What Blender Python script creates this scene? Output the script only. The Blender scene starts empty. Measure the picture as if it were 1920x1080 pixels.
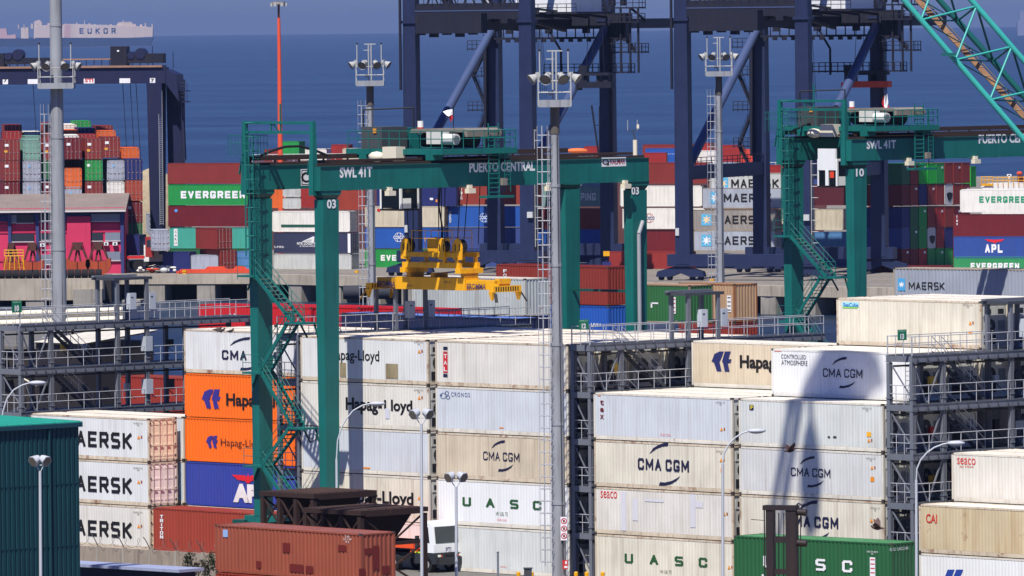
import bpy, math, random
from mathutils import Vector, Matrix
random.seed(11)
sc = bpy.context.scene
COL = sc.collection

# ------------------------------------------------------------------ camera
FPX, YH, ROLL, CAMH = 14550.0, 45.0, 0.0103, 34.4        # photo is 1920 px wide
TH = math.atan((540 - YH) / FPX)
_F = Vector((0, math.cos(TH), -math.sin(TH))); _U0 = Vector((0, math.sin(TH), math.cos(TH))); _R0 = Vector((1, 0, 0))
_R = _R0 * math.cos(ROLL) - _U0 * math.sin(ROLL); _U = _U0 * math.cos(ROLL) + _R0 * math.sin(ROLL)
CAM = Vector((0, 0, CAMH))
cd = bpy.data.cameras.new("camera"); cam = bpy.data.objects.new("camera", cd); COL.objects.link(cam)
m3 = Matrix((_R, _U, -_F)).transposed()
cam.matrix_world = Matrix.Translation(CAM) @ m3.to_4x4()
cd.sensor_width = 36.0; cd.lens = 36.0 * FPX / 1920.0; cd.clip_start = 1.0; cd.clip_end = 120000.0
sc.camera = cam
sc.render.resolution_x = 1024; sc.render.resolution_y = 576

# ------------------------------------------------------------------ light
A = math.radians(47.15)                     # yard axes: u = right + nearer, v = right + farther
UV = Vector((math.cos(A), -math.sin(A), 0)); VV = Vector((math.sin(A), math.cos(A), 0))
SUN_EL = math.radians(57.0); SUN_PHI = math.radians(28.0)
_h = -VV * math.cos(SUN_PHI) + UV * math.sin(SUN_PHI)
SUN = Vector((_h.x * math.cos(SUN_EL), _h.y * math.cos(SUN_EL), math.sin(SUN_EL)))
sd = bpy.data.lights.new("sun", 'SUN'); sun = bpy.data.objects.new("sun", sd); COL.objects.link(sun)
sun.rotation_euler = (-SUN).to_track_quat('-Z', 'Y').to_euler()
sd.energy = 5.0; sd.angle = math.radians(0.5); sd.color = (1.0, 0.955, 0.88)
w = bpy.data.worlds.new("World"); sc.world = w; w.use_nodes = True
nt = w.node_tree; bg = nt.nodes['Background']
sky = nt.nodes.new('ShaderNodeTexSky'); sky.sky_type = 'NISHITA'; sky.sun_disc = False
sky.sun_elevation = SUN_EL; sky.sun_rotation = math.atan2(_h.x, _h.y)
sky.air_density = 1.0; sky.dust_density = 0.6; sky.ozone_density = 3.0
tc = nt.nodes.new('ShaderNodeTexCoord'); sx = nt.nodes.new('ShaderNodeSeparateXYZ'); mx = nt.nodes.new('ShaderNodeMath'); mx.operation = 'MAXIMUM'
mx.inputs[1].default_value = 0.008
cx = nt.nodes.new('ShaderNodeCombineXYZ')
nt.links.new(tc.outputs['Generated'], sx.inputs[0]); nt.links.new(sx.outputs[0], cx.inputs[0]); nt.links.new(sx.outputs[1], cx.inputs[1])
nt.links.new(sx.outputs[2], mx.inputs[0]); nt.links.new(mx.outputs[0], cx.inputs[2]); nt.links.new(cx.outputs[0], sky.inputs[0])
hsv = nt.nodes.new('ShaderNodeMix'); hsv.data_type = 'RGBA'; hsv.blend_type = 'MULTIPLY'; hsv.inputs[0].default_value = 1.0
hsv.inputs[7].default_value = (0.72, 0.96, 2.05, 1)
nt.links.new(sky.outputs[0], hsv.inputs[6]); nt.links.new(hsv.outputs[2], bg.inputs[0]); bg.inputs[1].default_value = 0.036
sc.view_settings.view_transform = 'Standard'; sc.view_settings.look = 'None'; sc.view_settings.gamma = 1.0
sc.view_settings.exposure = 0.42
sc.view_settings.use_curve_mapping = False
sc.cycles.max_bounces = 6; sc.cycles.diffuse_bounces = 3; sc.cycles.glossy_bounces = 3

# ------------------------------------------------------------------ pixel helpers
def ray(px, py): return _F + _R * ((px - 960) / FPX) + _U * ((540 - py) / FPX)
def P(px, py, D):
    d = ray(px, py); return CAM + d * (D / d.y)
def G(px, py, z=0.0):
    d = ray(px, py); return CAM + d * ((z - CAMH) / d.z)
OA = Vector((-4.89, 489.1, 0.0)); PITCH = 2.825; LAY = 2.911
def gp(u, v, z=0.0): return OA + UV * u + VV * v + Vector((0, 0, z))
def uv_of(p): q = p - OA; return q.dot(UV), q.dot(VV)

# ------------------------------------------------------------------ materials
def lin(c):
    def f(x):
        x /= 255.0
        return x / 12.92 if x <= 0.04045 else ((x + 0.055) / 1.055) ** 2.4
    return tuple(f(x) for x in c)
_mats = {}
def paint(rgb, rough=0.55, metal=0.0, grime=0.35, rust=0.0, scale=1.0, grime_col=(60, 48, 36), name='paint', patch=0.0):
    key = (rgb, rough, metal, grime, rust, scale, grime_col, patch)
    if key in _mats: return _mats[key]
    m = bpy.data.materials.new(name); m.use_nodes = True; t = m.node_tree; N = t.nodes; Lk = t.links
    b = N['Principled BSDF']; b.inputs['Roughness'].default_value = rough; b.inputs['Metallic'].default_value = metal
    b.inputs['Specular IOR Level'].default_value = 0.35
    c = lin(rgb)
    co = N.new('ShaderNodeTexCoord'); oi = N.new('ShaderNodeObjectInfo'); ad = N.new('ShaderNodeVectorMath'); ad.operation = 'ADD'
    mu = N.new('ShaderNodeMath'); mu.operation = 'MULTIPLY'; mu.inputs[1].default_value = 137.0
    Lk.new(oi.outputs['Random'], mu.inputs[0]); Lk.new(co.outputs['Object'], ad.inputs[0]); Lk.new(mu.outputs[0], ad.inputs[1])
    # broad fading of the paint
    n1 = N.new('ShaderNodeTexNoise'); n1.inputs['Scale'].default_value = 0.45 * scale; n1.inputs['Detail'].default_value = 5
    Lk.new(ad.outputs[0], n1.inputs['Vector'])
    r1 = N.new('ShaderNodeMapRange'); r1.inputs[1].default_value = 0.3; r1.inputs[2].default_value = 0.7
    r1.inputs[3].default_value = 1.0 - 0.22 * min(1.0, grime * 1.6); r1.inputs[4].default_value = 1.0 + 0.08 * grime
    Lk.new(n1.outputs[0], r1.inputs[0])
    hs = N.new('ShaderNodeHueSaturation'); hs.inputs['Color'].default_value = (*c, 1); Lk.new(r1.outputs[0], hs.inputs['Value'])
    last = hs.outputs[0]
    if grime > 0:
        mp = N.new('ShaderNodeMapping'); mp.inputs['Scale'].default_value = (3.2 * scale, 3.2 * scale, 0.22 * scale)
        Lk.new(ad.outputs[0], mp.inputs[0])
        n2 = N.new('ShaderNodeTexNoise'); n2.inputs['Scale'].default_value = 1.0; n2.inputs['Detail'].default_value = 4; Lk.new(mp.outputs[0], n2.inputs['Vector'])
        r2 = N.new('ShaderNodeMapRange'); r2.inputs[1].default_value = 0.5; r2.inputs[2].default_value = 0.85
        r2.inputs[3].default_value = 0.0; r2.inputs[4].default_value = grime; Lk.new(n2.outputs[0], r2.inputs[0])
        mxn = N.new('ShaderNodeMix'); mxn.data_type = 'RGBA'; Lk.new(r2.outputs[0], mxn.inputs[0]); Lk.new(last, mxn.inputs[6])
        mxn.inputs[7].default_value = (*lin(grime_col), 1); last = mxn.outputs[2]
    if rust > 0:
        n3 = N.new('ShaderNodeTexNoise'); n3.inputs['Scale'].default_value = 0.9 * scale; n3.inputs['Detail'].default_value = 8; n3.inputs['Roughness'].default_value = 0.72
        Lk.new(ad.outputs[0], n3.inputs['Vector'])
        r3 = N.new('ShaderNodeMapRange'); r3.inputs[1].default_value = 0.72 - 0.3 * rust; r3.inputs[2].default_value = 0.80 - 0.22 * rust
        r3.inputs[3].default_value = 0.0; r3.inputs[4].default_value = 0.85; Lk.new(n3.outputs[0], r3.inputs[0])
        mxr = N.new('ShaderNodeMix'); mxr.data_type = 'RGBA'; Lk.new(r3.outputs[0], mxr.inputs[0]); Lk.new(last, mxr.inputs[6])
        mxr.inputs[7].default_value = (*lin((122, 72, 40)), 1); last = mxr.outputs[2]
    Lk.new(last, b.inputs['Base Color'])
    _mats[key] = m; return m
def flat(rgb, rough=0.6, metal=0.0, name='flat'): return paint(rgb, rough, metal, 0.10, 0.0, 1.0, name=name)

# ------------------------------------------------------------------ mesh builder
class MB:
    def __init__(s): s.v = []; s.f = []; s.m = []; s.mats = []; s.sm = []
    def mi(s, mat):
        if mat not in s.mats: s.mats.append(mat)
        return s.mats.index(mat)
    def face(s, vs, mat, smooth=False):
        b = len(s.v); s.v += [tuple(x) for x in vs]; s.f.append(tuple(range(b, b + len(vs)))); s.m.append(s.mi(mat)); s.sm.append(smooth)
    def mesh(s, vs, fs, mat, smooth=False):
        b = len(s.v); k = s.mi(mat); s.v += [tuple(x) for x in vs]
        for f in fs: s.f.append(tuple(i + b for i in f)); s.m.append(k); s.sm.append(smooth)
    def box(s, x0, y0, z0, x1, y1, z1, mat):
        if x0 > x1: x0, x1 = x1, x0
        if y0 > y1: y0, y1 = y1, y0
        if z0 > z1: z0, z1 = z1, z0
        s.mesh([(x0, y0, z0), (x1, y0, z0), (x1, y1, z0), (x0, y1, z0), (x0, y0, z1), (x1, y0, z1), (x1, y1, z1), (x0, y1, z1)],
               [(0, 3, 2, 1), (4, 5, 6, 7), (0, 1, 5, 4), (1, 2, 6, 5), (2, 3, 7, 6), (3, 0, 4, 7)], mat)
    def taper(s, c0, w0, d0, c1, w1, d1, mat):
        a, b = Vector(c0), Vector(c1); vs = []
        for c, w, d in ((a, w0, d0), (b, w1, d1)):
            for sx_, sy_ in ((-1, -1), (1, -1), (1, 1), (-1, 1)): vs.append((c.x + sx_ * w / 2, c.y + sy_ * d / 2, c.z))
        s.mesh(vs, [(0, 3, 2, 1), (4, 5, 6, 7), (0, 1, 5, 4), (1, 2, 6, 5), (2, 3, 7, 6), (3, 0, 4, 7)], mat)
    def _ax(s, p, q):
        p, q = Vector(p), Vector(q); d = (q - p).normalized()
        up = Vector((0, 0, 1)) if abs(d.z) < 0.95 else Vector((1, 0, 0))
        a = d.cross(up).normalized(); b = a.cross(d).normalized(); return p, q, d, a, b
    def bar(s, p, q, w_, h_, mat):
        p, q, d, a, b = s._ax(p, q); vs = []
        for c in (p, q):
            for i, j in ((-1, -1), (1, -1), (1, 1), (-1, 1)): vs.append(c + a * (i * w_ / 2) + b * (j * h_ / 2))
        s.mesh(vs, [(0, 3, 2, 1), (4, 5, 6, 7), (0, 1, 5, 4), (1, 2, 6, 5), (2, 3, 7, 6), (3, 0, 4, 7)], mat)
    def tube(s, p, q, r0, mat, r1=None, n=8, caps=True):
        r1 = r0 if r1 is None else r1
        p, q, d, a, b = s._ax(p, q); vs = []
        for c, r in ((p, r0), (q, r1)):
            for i in range(n):
                t = 2 * math.pi * i / n; vs.append(c + a * (r * math.cos(t)) + b * (r * math.sin(t)))
        s.mesh(vs, [(i, i + n, (i + 1) % n + n, (i + 1) % n) for i in range(n)], mat, True)
        if caps:
            s.mesh(vs[:n], [tuple(range(n))], mat); s.mesh(vs[n:], [tuple(range(n - 1, -1, -1))], mat)
    def path(s, pts, r, mat, n=6):
        for i in range(len(pts) - 1): s.tube(pts[i], pts[i + 1], r, mat, n=n)
    def prism(s, poly, y0, y1, mat):      # polygon in local x,z pushed along y
        n = len(poly)
        vs = [(x, y0, z) for x, z in poly] + [(x, y1, z) for x, z in poly]
        s.mesh(vs, [tuple(range(n)), tuple(range(2 * n - 1, n - 1, -1))] + [(i, i + n, (i + 1) % n + n, (i + 1) % n) for i in range(n)], mat)
    def dome(s, c, rx, ry, rz, mat, n=10, k=5):
        vs = []; fs = []
        for j in range(k + 1):
            ph = math.pi * j / k
            for i in range(n):
                t = 2 * math.pi * i / n
                vs.append((c[0] + rx * math.sin(ph) * math.cos(t), c[1] + ry * math.sin(ph) * math.sin(t), c[2] + rz * math.cos(ph)))
        for j in range(k):
            for i in range(n): fs.append((j * n + i, (j + 1) * n + i, (j + 1) * n + (i + 1) % n, j * n + (i + 1) % n))
        s.mesh(vs, fs, mat, True)
    def data(s, name):
        me = bpy.data.meshes.new(name); me.from_pydata(s.v, [], s.f)
        for m in s.mats: me.materials.append(m)
        me.polygons.foreach_set('material_index', s.m); me.polygons.foreach_set('use_smooth', s.sm); me.update()
        return me
    def build(s, name, parent=None, loc=(0, 0, 0), rz=0.0):
        return link(name, s.data(name), parent, loc, rz)
def link(name, me, parent=None, loc=(0, 0, 0), rz=0.0):
    o = bpy.data.objects.new(name, me); COL.objects.link(o); o.location = loc; o.rotation_euler = (0, 0, rz)
    if parent is not None: o.parent = parent
    return o
def tag(o, label, cat, group=None):
    o['label'] = label; o['category'] = cat
    if group: o['group'] = group
    return o
def thing(name, loc, rz, label, cat, group=None):
    o = bpy.data.objects.new(name, None); COL.objects.link(o); o.location = loc; o.rotation_euler = (0, 0, rz); o.empty_display_size = 0.5
    return tag(o, label, cat, group)
def struct(o): o['kind'] = 'structure'; return o
def copy_tree(o, parent=None):
    c = o.copy(); COL.objects.link(c)
    if parent is not None: c.parent = parent
    for ch in list(o.children): copy_tree(ch, c)
    return c

# ------------------------------------------------------------------ marks on flat faces, given in photo pixels
def mat_of(o): return Matrix.Translation(o.location) @ Matrix.Rotation(o.rotation_euler[2], 4, 'Z')
def on_plane(o, px, py, axis, c):
    Mi = mat_of(o).inverted(); a = Mi @ CAM; d = Mi.to_3x3() @ ray(px, py)
    t = (c - a[axis]) / d[axis]; return a + d * t
_txt = {}
def glyphs(s, bold=0.02, space=1.0):
    k = (s, bold, space)
    if k not in _txt:
        cu = bpy.data.curves.new('t', 'FONT'); cu.body = s; cu.size = 1.0; cu.offset = bold; cu.align_x = 'CENTER'; cu.space_character = space
        cu.space_line = 0.85; cu.resolution_u = 3
        ob = bpy.data.objects.new('t', cu); COL.objects.link(ob)
        dg = bpy.context.evaluated_depsgraph_get(); me = bpy.data.meshes.new_from_object(ob.evaluated_get(dg))
        vs = [(v.co.x, v.co.y) for v in me.vertices]; fs = [tuple(p.vertices) for p in me.polygons]
        bpy.data.objects.remove(ob); bpy.data.curves.remove(cu); bpy.data.meshes.remove(me)
        xs = [a for a, b in vs]; ys = [b for a, b in vs]
        x0, x1, y0, y1 = min(xs), max(xs), min(ys), max(ys)
        vs = [((a - x0) / (x1 - x0), (b - y0) / (y1 - y0)) for a, b in vs]
        _txt[k] = (vs, fs)
    return _txt[k]
_BL = {'A': ((0, 0), (.5, 1), (1, 0), None, (.22, .34), (.78, .34)), 'C': ((1, .76), (1, .88), (.86, 1), (.14, 1), (0, .86), (0, .14), (.14, 0), (.86, 0), (1, .12), (1, .24)),
       'D': ((0, 0), (0, 1), (.8, 1), (1, .82), (1, .18), (.8, 0), (0, 0)), 'E': ((1, 1), (0, 1), (0, 0), (1, 0), None, (0, .5), (.88, .5)), 'G': ((1, .80), (1, .9), (.86, 1), (.14, 1), (0, .86), (0, .14), (.14, 0), (.86, 0), (1, .12), (1, .40), (.6, .40)),
       'H': ((0, 0), (0, 1), None, (1, 0), (1, 1), None, (0, .5), (1, .5)), 'I': ((.5, 0), (.5, 1)), 'K': ((0, 0), (0, 1), None, (1, 1), (.12, .48), None, (.3, .55), (1, 0)), 'L': ((0, 1), (0, 0), (1, 0)),
       'M': ((0, 0), (0, 1), (.5, .25), (1, 1), (1, 0)), 'N': ((0, 0), (0, 1), (1, 0), (1, 1)), 'O': ((.14, 0), (0, .14), (0, .86), (.14, 1), (.86, 1), (1, .86), (1, .14), (.86, 0), (.14, 0)),
       'P': ((0, 0), (0, 1), (.86, 1), (1, .87), (1, .6), (.86, .46), (0, .46)), 'R': ((0, 0), (0, 1), (.86, 1), (1, .87), (1, .6), (.86, .46), (0, .46), None, (.5, .46), (1, 0)),
       'S': ((.96, 1), (.14, 1), (0, .88), (0, .63), (.14, .52), (.86, .48), (1, .37), (1, .12), (.86, 0), (.04, 0)), 'T': ((0, 1), (1, 1), None, (.5, 1), (.5, 0)),
       'U': ((0, 1), (0, .14), (.14, 0), (.86, 0), (1, .14), (1, 1)), 'V': ((0, 1), (.5, 0), (1, 1))}
def block_glyphs(s, t):
    """squarish stencil-like capitals drawn with strokes of thickness t (of the letter height)"""
    k = ('blk', s, t)
    if k in _txt: return _txt[k]
    vs = []; fs = []; x = 0.0; ly = 0
    for ch in s:
        if ch == ' ': x += 0.35; continue
        wd = {'M': 0.98, 'I': t}.get(ch, 0.80); pr = None
        for q in _BL[ch]:
            if q is None: pr = None; continue
            q = Vector((x + t / 2 + q[0] * (wd - t), t / 2 + q[1] * (1 - t)))
            if pr is not None:
                d = (q - pr).normalized(); e = Vector((-d.y, d.x)) * (t / 2); a = pr - d * (t * 0.42); b2 = q + d * (t * 0.42); b0 = len(vs)
                vs += [(*(a - e), ly), (*(b2 - e), ly), (*(b2 + e), ly), (*(a + e), ly)]; fs.append((b0, b0 + 1, b0 + 2, b0 + 3)); ly += 1
            pr = q
        x += wd + 0.16 + t * 0.3
    x -= 0.16 + t * 0.3
    _txt[k] = ([(a / x, b2, l) for a, b2, l in vs], fs); return _txt[k]
def _put(mb, vs2, fs, o, axis, c, mat):   # vs2: local in-plane (h, z)
    s = []
    for q in vs2:
        h, z = q[0], q[1]; e = 0.0004 * (q[2] if len(q) > 2 else 0); s.append((h, c - e, z) if axis == 1 else (c + e, h, z))
    mb.mesh(s, fs, mat)
def text(o, s, px0, py0, px1, py1, mat, axis=1, c=None, bold=0.02, name='lettering', space=1.0, mb=None, blk=None):
    """text filling a photo rectangle on o's face: axis 1 = front (y = c), axis 0 = right end (x = c)"""
    xm, ym = (px0 + px1) / 2, (py0 + py1) / 2
    a = on_plane(o, px0, ym, axis, c); b = on_plane(o, px1, ym, axis, c); t = on_plane(o, xm, py0, axis, c).z; u = on_plane(o, xm, py1, axis, c).z
    hi = 0 if axis == 1 else 1; h0, h1 = a[hi], b[hi]
    vs, fs = block_glyphs(s, blk) if blk else glyphs(s, bold, space)
    own = mb is None; mb = mb or MB()
    _put(mb, [(h0 + (h1 - h0) * q[0], u + (t - u) * q[1], *q[2:]) for q in vs], fs, o, axis, c, mat)
    if own: return mb.build(name, o)
def poly(o, pts, mat, axis=1, c=None, name='logo', mb=None):
    own = mb is None; mb = mb or MB(); hi = 0 if axis == 1 else 1
    q = [on_plane(o, x, y, axis, c) for x, y in pts]
    _put(mb, [(p[hi], p.z) for p in q], [tuple(range(len(q)))], o, axis, c, mat)
    if own: return mb.build(name, o)
def rect(o, x0, y0, x1, y1, mat, axis=1, c=None, name='patch', mb=None):
    """upright rectangle on the face; the given corners are its upper left and lower right pixel"""
    hi = 0 if axis == 1 else 1
    xm, ym = (x0 + x1) / 2, (y0 + y1) / 2
    h0 = on_plane(o, x0, ym, axis, c)[hi]; h1 = on_plane(o, x1, ym, axis, c)[hi]; t = on_plane(o, xm, y0, axis, c).z; u = on_plane(o, xm, y1, axis, c).z
    own = mb is None; mb = mb or MB()
    _put(mb, [(h0, u), (h1, u), (h1, t), (h0, t)], [(0, 1, 2, 3)], o, axis, c, mat)
    if own: return mb.build(name, o)
def arc(cx, cy, rx, ry, t0, t1, w, n=10):
    """crescent polygon (pixels), full in the middle, pointed at its end"""
    a = []; b = []
    for i in range(n + 1):
        t = math.radians(t0 + (t1 - t0) * i / n); k = w * (1 - i / n) ** 0.8
        a.append((cx + rx * math.cos(t), cy - ry * math.sin(t))); b.append((cx + (rx - k) * math.cos(t), cy - (ry - k * 0.9) * math.sin(t)))
    return a + b[::-1]

# ------------------------------------------------------------------ containers
CW = 2.438
NAVY = flat((28, 30, 62)); BLK = flat((22, 20, 22)); WHT = flat((225, 225, 225)); RED = flat((190, 30, 36)); ORG = flat((226, 140, 30)); DGREEN = flat((38, 84, 44))
def rib_line(L, pitch, depth, y, z0, z1, sgn, x0):
    """vertices of a corrugated sheet running along x at y (sgn = outward direction)"""
    xs = []; n = max(2, int(L / pitch)); p = L / n
    for i in range(n):
        b = x0 + i * p; xs += [(b, 0), (b + p * 0.30, 0), (b + p * 0.5, depth), (b + p * 0.8, depth)]
    xs.append((x0 + L, 0))
    vs = []; fs = []
    for x, d in xs: vs += [(x, y - sgn * d, z0), (x, y - sgn * d, z1)]
    for i in range(len(xs) - 1): fs.append((2 * i, 2 * i + 2, 2 * i + 3, 2 * i + 1) if sgn < 0 else (2 * i, 2 * i + 1, 2 * i + 3, 2 * i + 2))
    return vs, fs
_cm = {}
def body_mesh(L, H, kind, bm, roof, ends):
    key = ('b', L, H, kind, bm.name, roof.name, ends)
    if key in _cm: return _cm[key]
    mb = MB(); W = CW; dep, pit = (0.036, 0.30) if kind == 'dry' else (0.010, 0.26)
    zb, zt = (0.16, H - 0.10) if kind == 'dry' else (0.26, H - 0.13)
    for y, sgn in ((-W / 2 + 0.012, -1), (W / 2 - 0.012, 1)):
        vs, fs = rib_line(L - 0.28, pit, dep, y, zb, zt, sgn, -L / 2 + 0.14); mb.mesh(vs, fs, bm)
    for x, sgn, e in ((-L / 2 + 0.012, -1, ends[0]), (L / 2 - 0.012, 1, ends[1])):
        if e == 'p':
            vs, fs = rib_line(W - 0.28, pit, dep, 0, zb, zt, sgn, -W / 2 + 0.14)
            mb.mesh([(x + (b - 0) * 1.0, a, z) for a, b, z in vs], [tuple(reversed(f)) for f in fs], bm)
    mb.box(-L / 2 + 0.10, -W / 2 + 0.08, H - 0.055, L / 2 - 0.10, W / 2 - 0.08, H - 0.03, roof)
    mb.box(-L / 2 + 0.1, -W / 2 + 0.08, 0.06, L / 2 - 0.1, W / 2 - 0.08, 0.12, bm)
    if kind == 'dry':
        n = int(L / 0.6)
        for i in range(n):
            x = -L / 2 + 0.3 + i * (L - 0.6) / n; mb.box(x, -W / 2 + 0.15, H - 0.0295, x + 0.16, W / 2 - 0.15, H - 0.012, roof)
    _cm[key] = mb.data('body'); return _cm[key]
def frame_mesh(L, H, kind, fm):
    key = ('f', L, H, kind, fm.name)
    if key in _cm: return _cm[key]
    mb = MB(); W = CW; pw = 0.13; tr = 0.085 if kind == 'dry' else 0.115; br = 0.14 if kind == 'dry' else 0.16
    cst = flat((70, 62, 56), 0.7)
    for sx_ in (-1, 1):
        for sy_ in (-1, 1):
            x, y = sx_ * L / 2, sy_ * W / 2
            mb.box(x, y, 0.122, x - sx_ * pw, y - sy_ * pw, H - 0.122, fm)
            for z0 in (0.0, H - 0.118): mb.box(x + sx_ * 0.004, y + sy_ * 0.004, z0, x - sx_ * 0.17, y - sy_ * 0.16, z0 + 0.118, cst)
    for sy_ in (-1, 1):
        y = sy_ * W / 2
        mb.box(-L / 2 + 0.172, y, H - 0.012 - tr, L / 2 - 0.172, y - sy_ * 0.08, H - 0.012, fm)
        mb.box(-L / 2 + 0.172, y + (0 if kind == 'dry' else sy_ * -0.004), 0.03, L / 2 - 0.172, y - sy_ * 0.08, 0.03 + br, fm)
        if kind != 'dry': mb.box(-L / 2 + 0.14, y - sy_ * 0.018, 0.192, L / 2 - 0.14, y - sy_ * 0.08, 0.262, fm)
    for sx_ in (-1, 1):
        x = sx_ * L / 2
        mb.box(x, -W / 2 + 0.162, H - 0.012 - tr, x - sx_ * 0.08, W / 2 - 0.162, H - 0.012, fm)
        mb.box(x, -W / 2 + 0.162, 0.03, x - sx_ * 0.08, W / 2 - 0.162, 0.03 + br, fm)
    _cm[key] = mb.data('frame'); return _cm[key]
def door_mesh(L, H, side, bm):
    key = ('d', L, H, side, bm.name)
    if key in _cm: return _cm[key]
    mb = MB(); W = CW; x = L / 2 - 0.03; y0, y1 = (-W / 2 + 0.14, -0.012) if side < 0 else (0.012, W / 2 - 0.14)
    zb, zt = 0.20, H - 0.13
    mb.box(x - 0.05, y0, zb, x, y1, zt, bm)
    for k in range(4): z = zb + 0.25 + k * (zt - zb - 0.5) / 3; mb.box(x, y0 + 0.08, z - 0.07, x + 0.018, y1 - 0.08, z + 0.07, bm)
    for k in range(4): z = zb + 0.2 + k * (zt - zb - 0.4) / 3; yy = y0 if side < 0 else y1; mb.box(x + 0.02, yy - 0.05, z - 0.06, x + 0.045, yy + 0.05, z + 0.06, flat((50, 44, 40)))
    _cm[key] = mb.data('door'); return _cm[key]
def rod_mesh(L, H, y, rm):
    key = ('r', L, H, y, rm.name)
    if key in _cm: return _cm[key]
    mb = MB(); x = L / 2 + 0.02
    mb.tube((x, y, 0.14), (x, y, H - 0.10), 0.022, rm, n=5)
    mb.box(x - 0.02, y - 0.03, 1.05, x + 0.03, y + 0.28, 1.10, rm); mb.box(x - 0.03, y - 0.06, 0.16, x + 0.03, y + 0.06, 0.25, rm); mb.box(x - 0.03, y - 0.06, H - 0.22, x + 0.03, y + 0.06, H - 0.13, rm)
    _cm[key] = mb.data('lock_rod'); return _cm[key]
def unit_mesh(L, H):
    key = ('u', L, H)
    if key in _cm: return _cm[key]
    mb = MB(); W = CW; x = L / 2; g = paint((196, 196, 190), grime=0.4, rust=0.1); dk = flat((34, 36, 40)); gy = flat((120, 124, 128))
    mb.box(x - 0.14, -W / 2 + 0.135, 0.2, x - 0.06, W / 2 - 0.135, H - 0.14, g)
    mb.box(x - 0.06, -0.95, 1.95, x - 0.02, 0.95, 2.55, g); mb.box(x - 0.06, -0.9, 0.3, x - 0.025, 0.1, 0.85, dk); mb.box(x - 0.06, 0.25, 0.3, x - 0.01, 0.9, 0.9, g)
    mb.box(x - 0.06, 0.35, 1.05, x - 0.005, 0.9, 1.7, gy); mb.box(x - 0.02, -0.8, 2.1, x - 0.012, -0.3, 2.4, dk); mb.box(x - 0.02, 0.3, 2.1, x - 0.012, 0.8, 2.4, dk)
    _cm[key] = mb.data('refrigeration_unit'); return _cm[key]
def fan_mesh(L):
    key = ('fan', L)
    if key in _cm: return _cm[key]
    mb = MB(); x = L / 2; dk = flat((26, 28, 32)); gy = flat((150, 152, 152))
    mb.tube((x - 0.06, -0.35, 1.4), (x - 0.01, -0.35, 1.4), 0.42, dk, n=16); mb.tube((x - 0.012, -0.35, 1.4), (x + 0.005, -0.35, 1.4), 0.09, gy, n=8)
    for k in range(6):
        t = k * math.pi / 6; mb.bar((x - 0.004, -0.35 + 0.42 * math.cos(t), 1.4 + 0.42 * math.sin(t)), (x - 0.004, -0.35 - 0.42 * math.cos(t), 1.4 - 0.42 * math.sin(t)), 0.012, 0.012, gy)
    _cm[key] = mb.data('fan_grille'); return _cm[key]
def container(corner, yaw, L, H, kind, bm, label, fm=None, roof=None, ends='pp', group=None, rod=None, doorm=None, simple=False):
    """corner = world position of the front-left-bottom corner; the long side faces local -y"""
    c = Vector(corner) + Matrix.Rotation(yaw, 3, 'Z') @ Vector((L / 2, CW / 2, 0))
    o = thing('refrigerated_container' if kind == 'reefer' else 'shipping_container', c, yaw, label, 'container', group)
    fm = fm or bm; roof = roof or bm
    link('body', body_mesh(L, H, kind, bm, roof, ends), o); link('frame', frame_mesh(L, H, kind, fm), o)
    if ends[1] == 'd':
        rod = rod or flat((150, 148, 142), 0.5)
        for s in (-1, 1):
            d = link('door', door_mesh(L, H, s, doorm or bm), o)
            for y in ((-0.85, -0.3) if s < 0 else (0.3, 0.85)): link('lock_rod', rod_mesh(L, H, y, rod), d)
    if ends[1] == 'u':
        r = link('refrigeration_unit', unit_mesh(L, H), o); link('fan_grille', fan_mesh(L), r)
    o['L'] = L; return o
FC = -CW / 2 - 0.006          # plane just in front of a container's long side
# ================================================================== GROUND, SEA, QUAY
asph = paint((104, 102, 98), 0.9, grime=0.5, scale=0.25, name='yard_concrete')
def ground(name, pts, z, mat):
    mb = MB(); mb.face([(p[0], p[1], z) for p in pts], mat); return struct(mb.build(name))
ground('yard_ground', [(-400, 60), (400, 60), (400, 700), (60, 700), (-20, 600), (-31, 600), (-47, 945), (-400, 945)], 0.0, asph)
mb = MB(); cw = paint((120, 112, 102), 0.9, grime=0.6, name='quay_concrete')
for a, b in (((400, 700), (60, 700)), ((60, 700), (-20, 600)), ((-20, 600), (-31, 600)), ((-31, 600), (-47, 945)), ((-47, 945), (-400, 945))):
    mb.face([(a[0], a[1], -0.004), (b[0], b[1], -0.004), (b[0], b[1], -9), (a[0], a[1], -9)], cw)
struct(mb.build('yard_quay_face'))
# sea: rings to the horizon
sm = bpy.data.materials.new('sea_water'); sm.use_nodes = True; t = sm.node_tree; b = t.nodes['Principled BSDF']
b.inputs['Roughness'].default_value = 0.32; b.inputs['IOR'].default_value = 1.33
co = t.nodes.new('ShaderNodeTexCoord'); mp = t.nodes.new('ShaderNodeMapping'); mp.inputs['Scale'].default_value = (0.02, 0.05, 0.05)
nz = t.nodes.new('ShaderNodeTexNoise'); nz.inputs['Scale'].default_value = 1.0; nz.inputs['Detail'].default_value = 9; nz.inputs['Roughness'].default_value = 0.62
mp2 = t.nodes.new('ShaderNodeMapping'); mp2.inputs['Scale'].default_value = (0.0016, 0.006, 0.006)
nz2 = t.nodes.new('ShaderNodeTexNoise'); nz2.inputs['Scale'].default_value = 1.0; nz2.inputs['Detail'].default_value = 6; nz2.inputs['Distortion'].default_value = 0.6
avg = t.nodes.new('ShaderNodeMath'); avg.operation = 'MULTIPLY_ADD'; avg.inputs[1].default_value = 0.55; av2 = t.nodes.new('ShaderNodeMath'); av2.operation = 'MULTIPLY'; av2.inputs[1].default_value = 0.45
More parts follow.
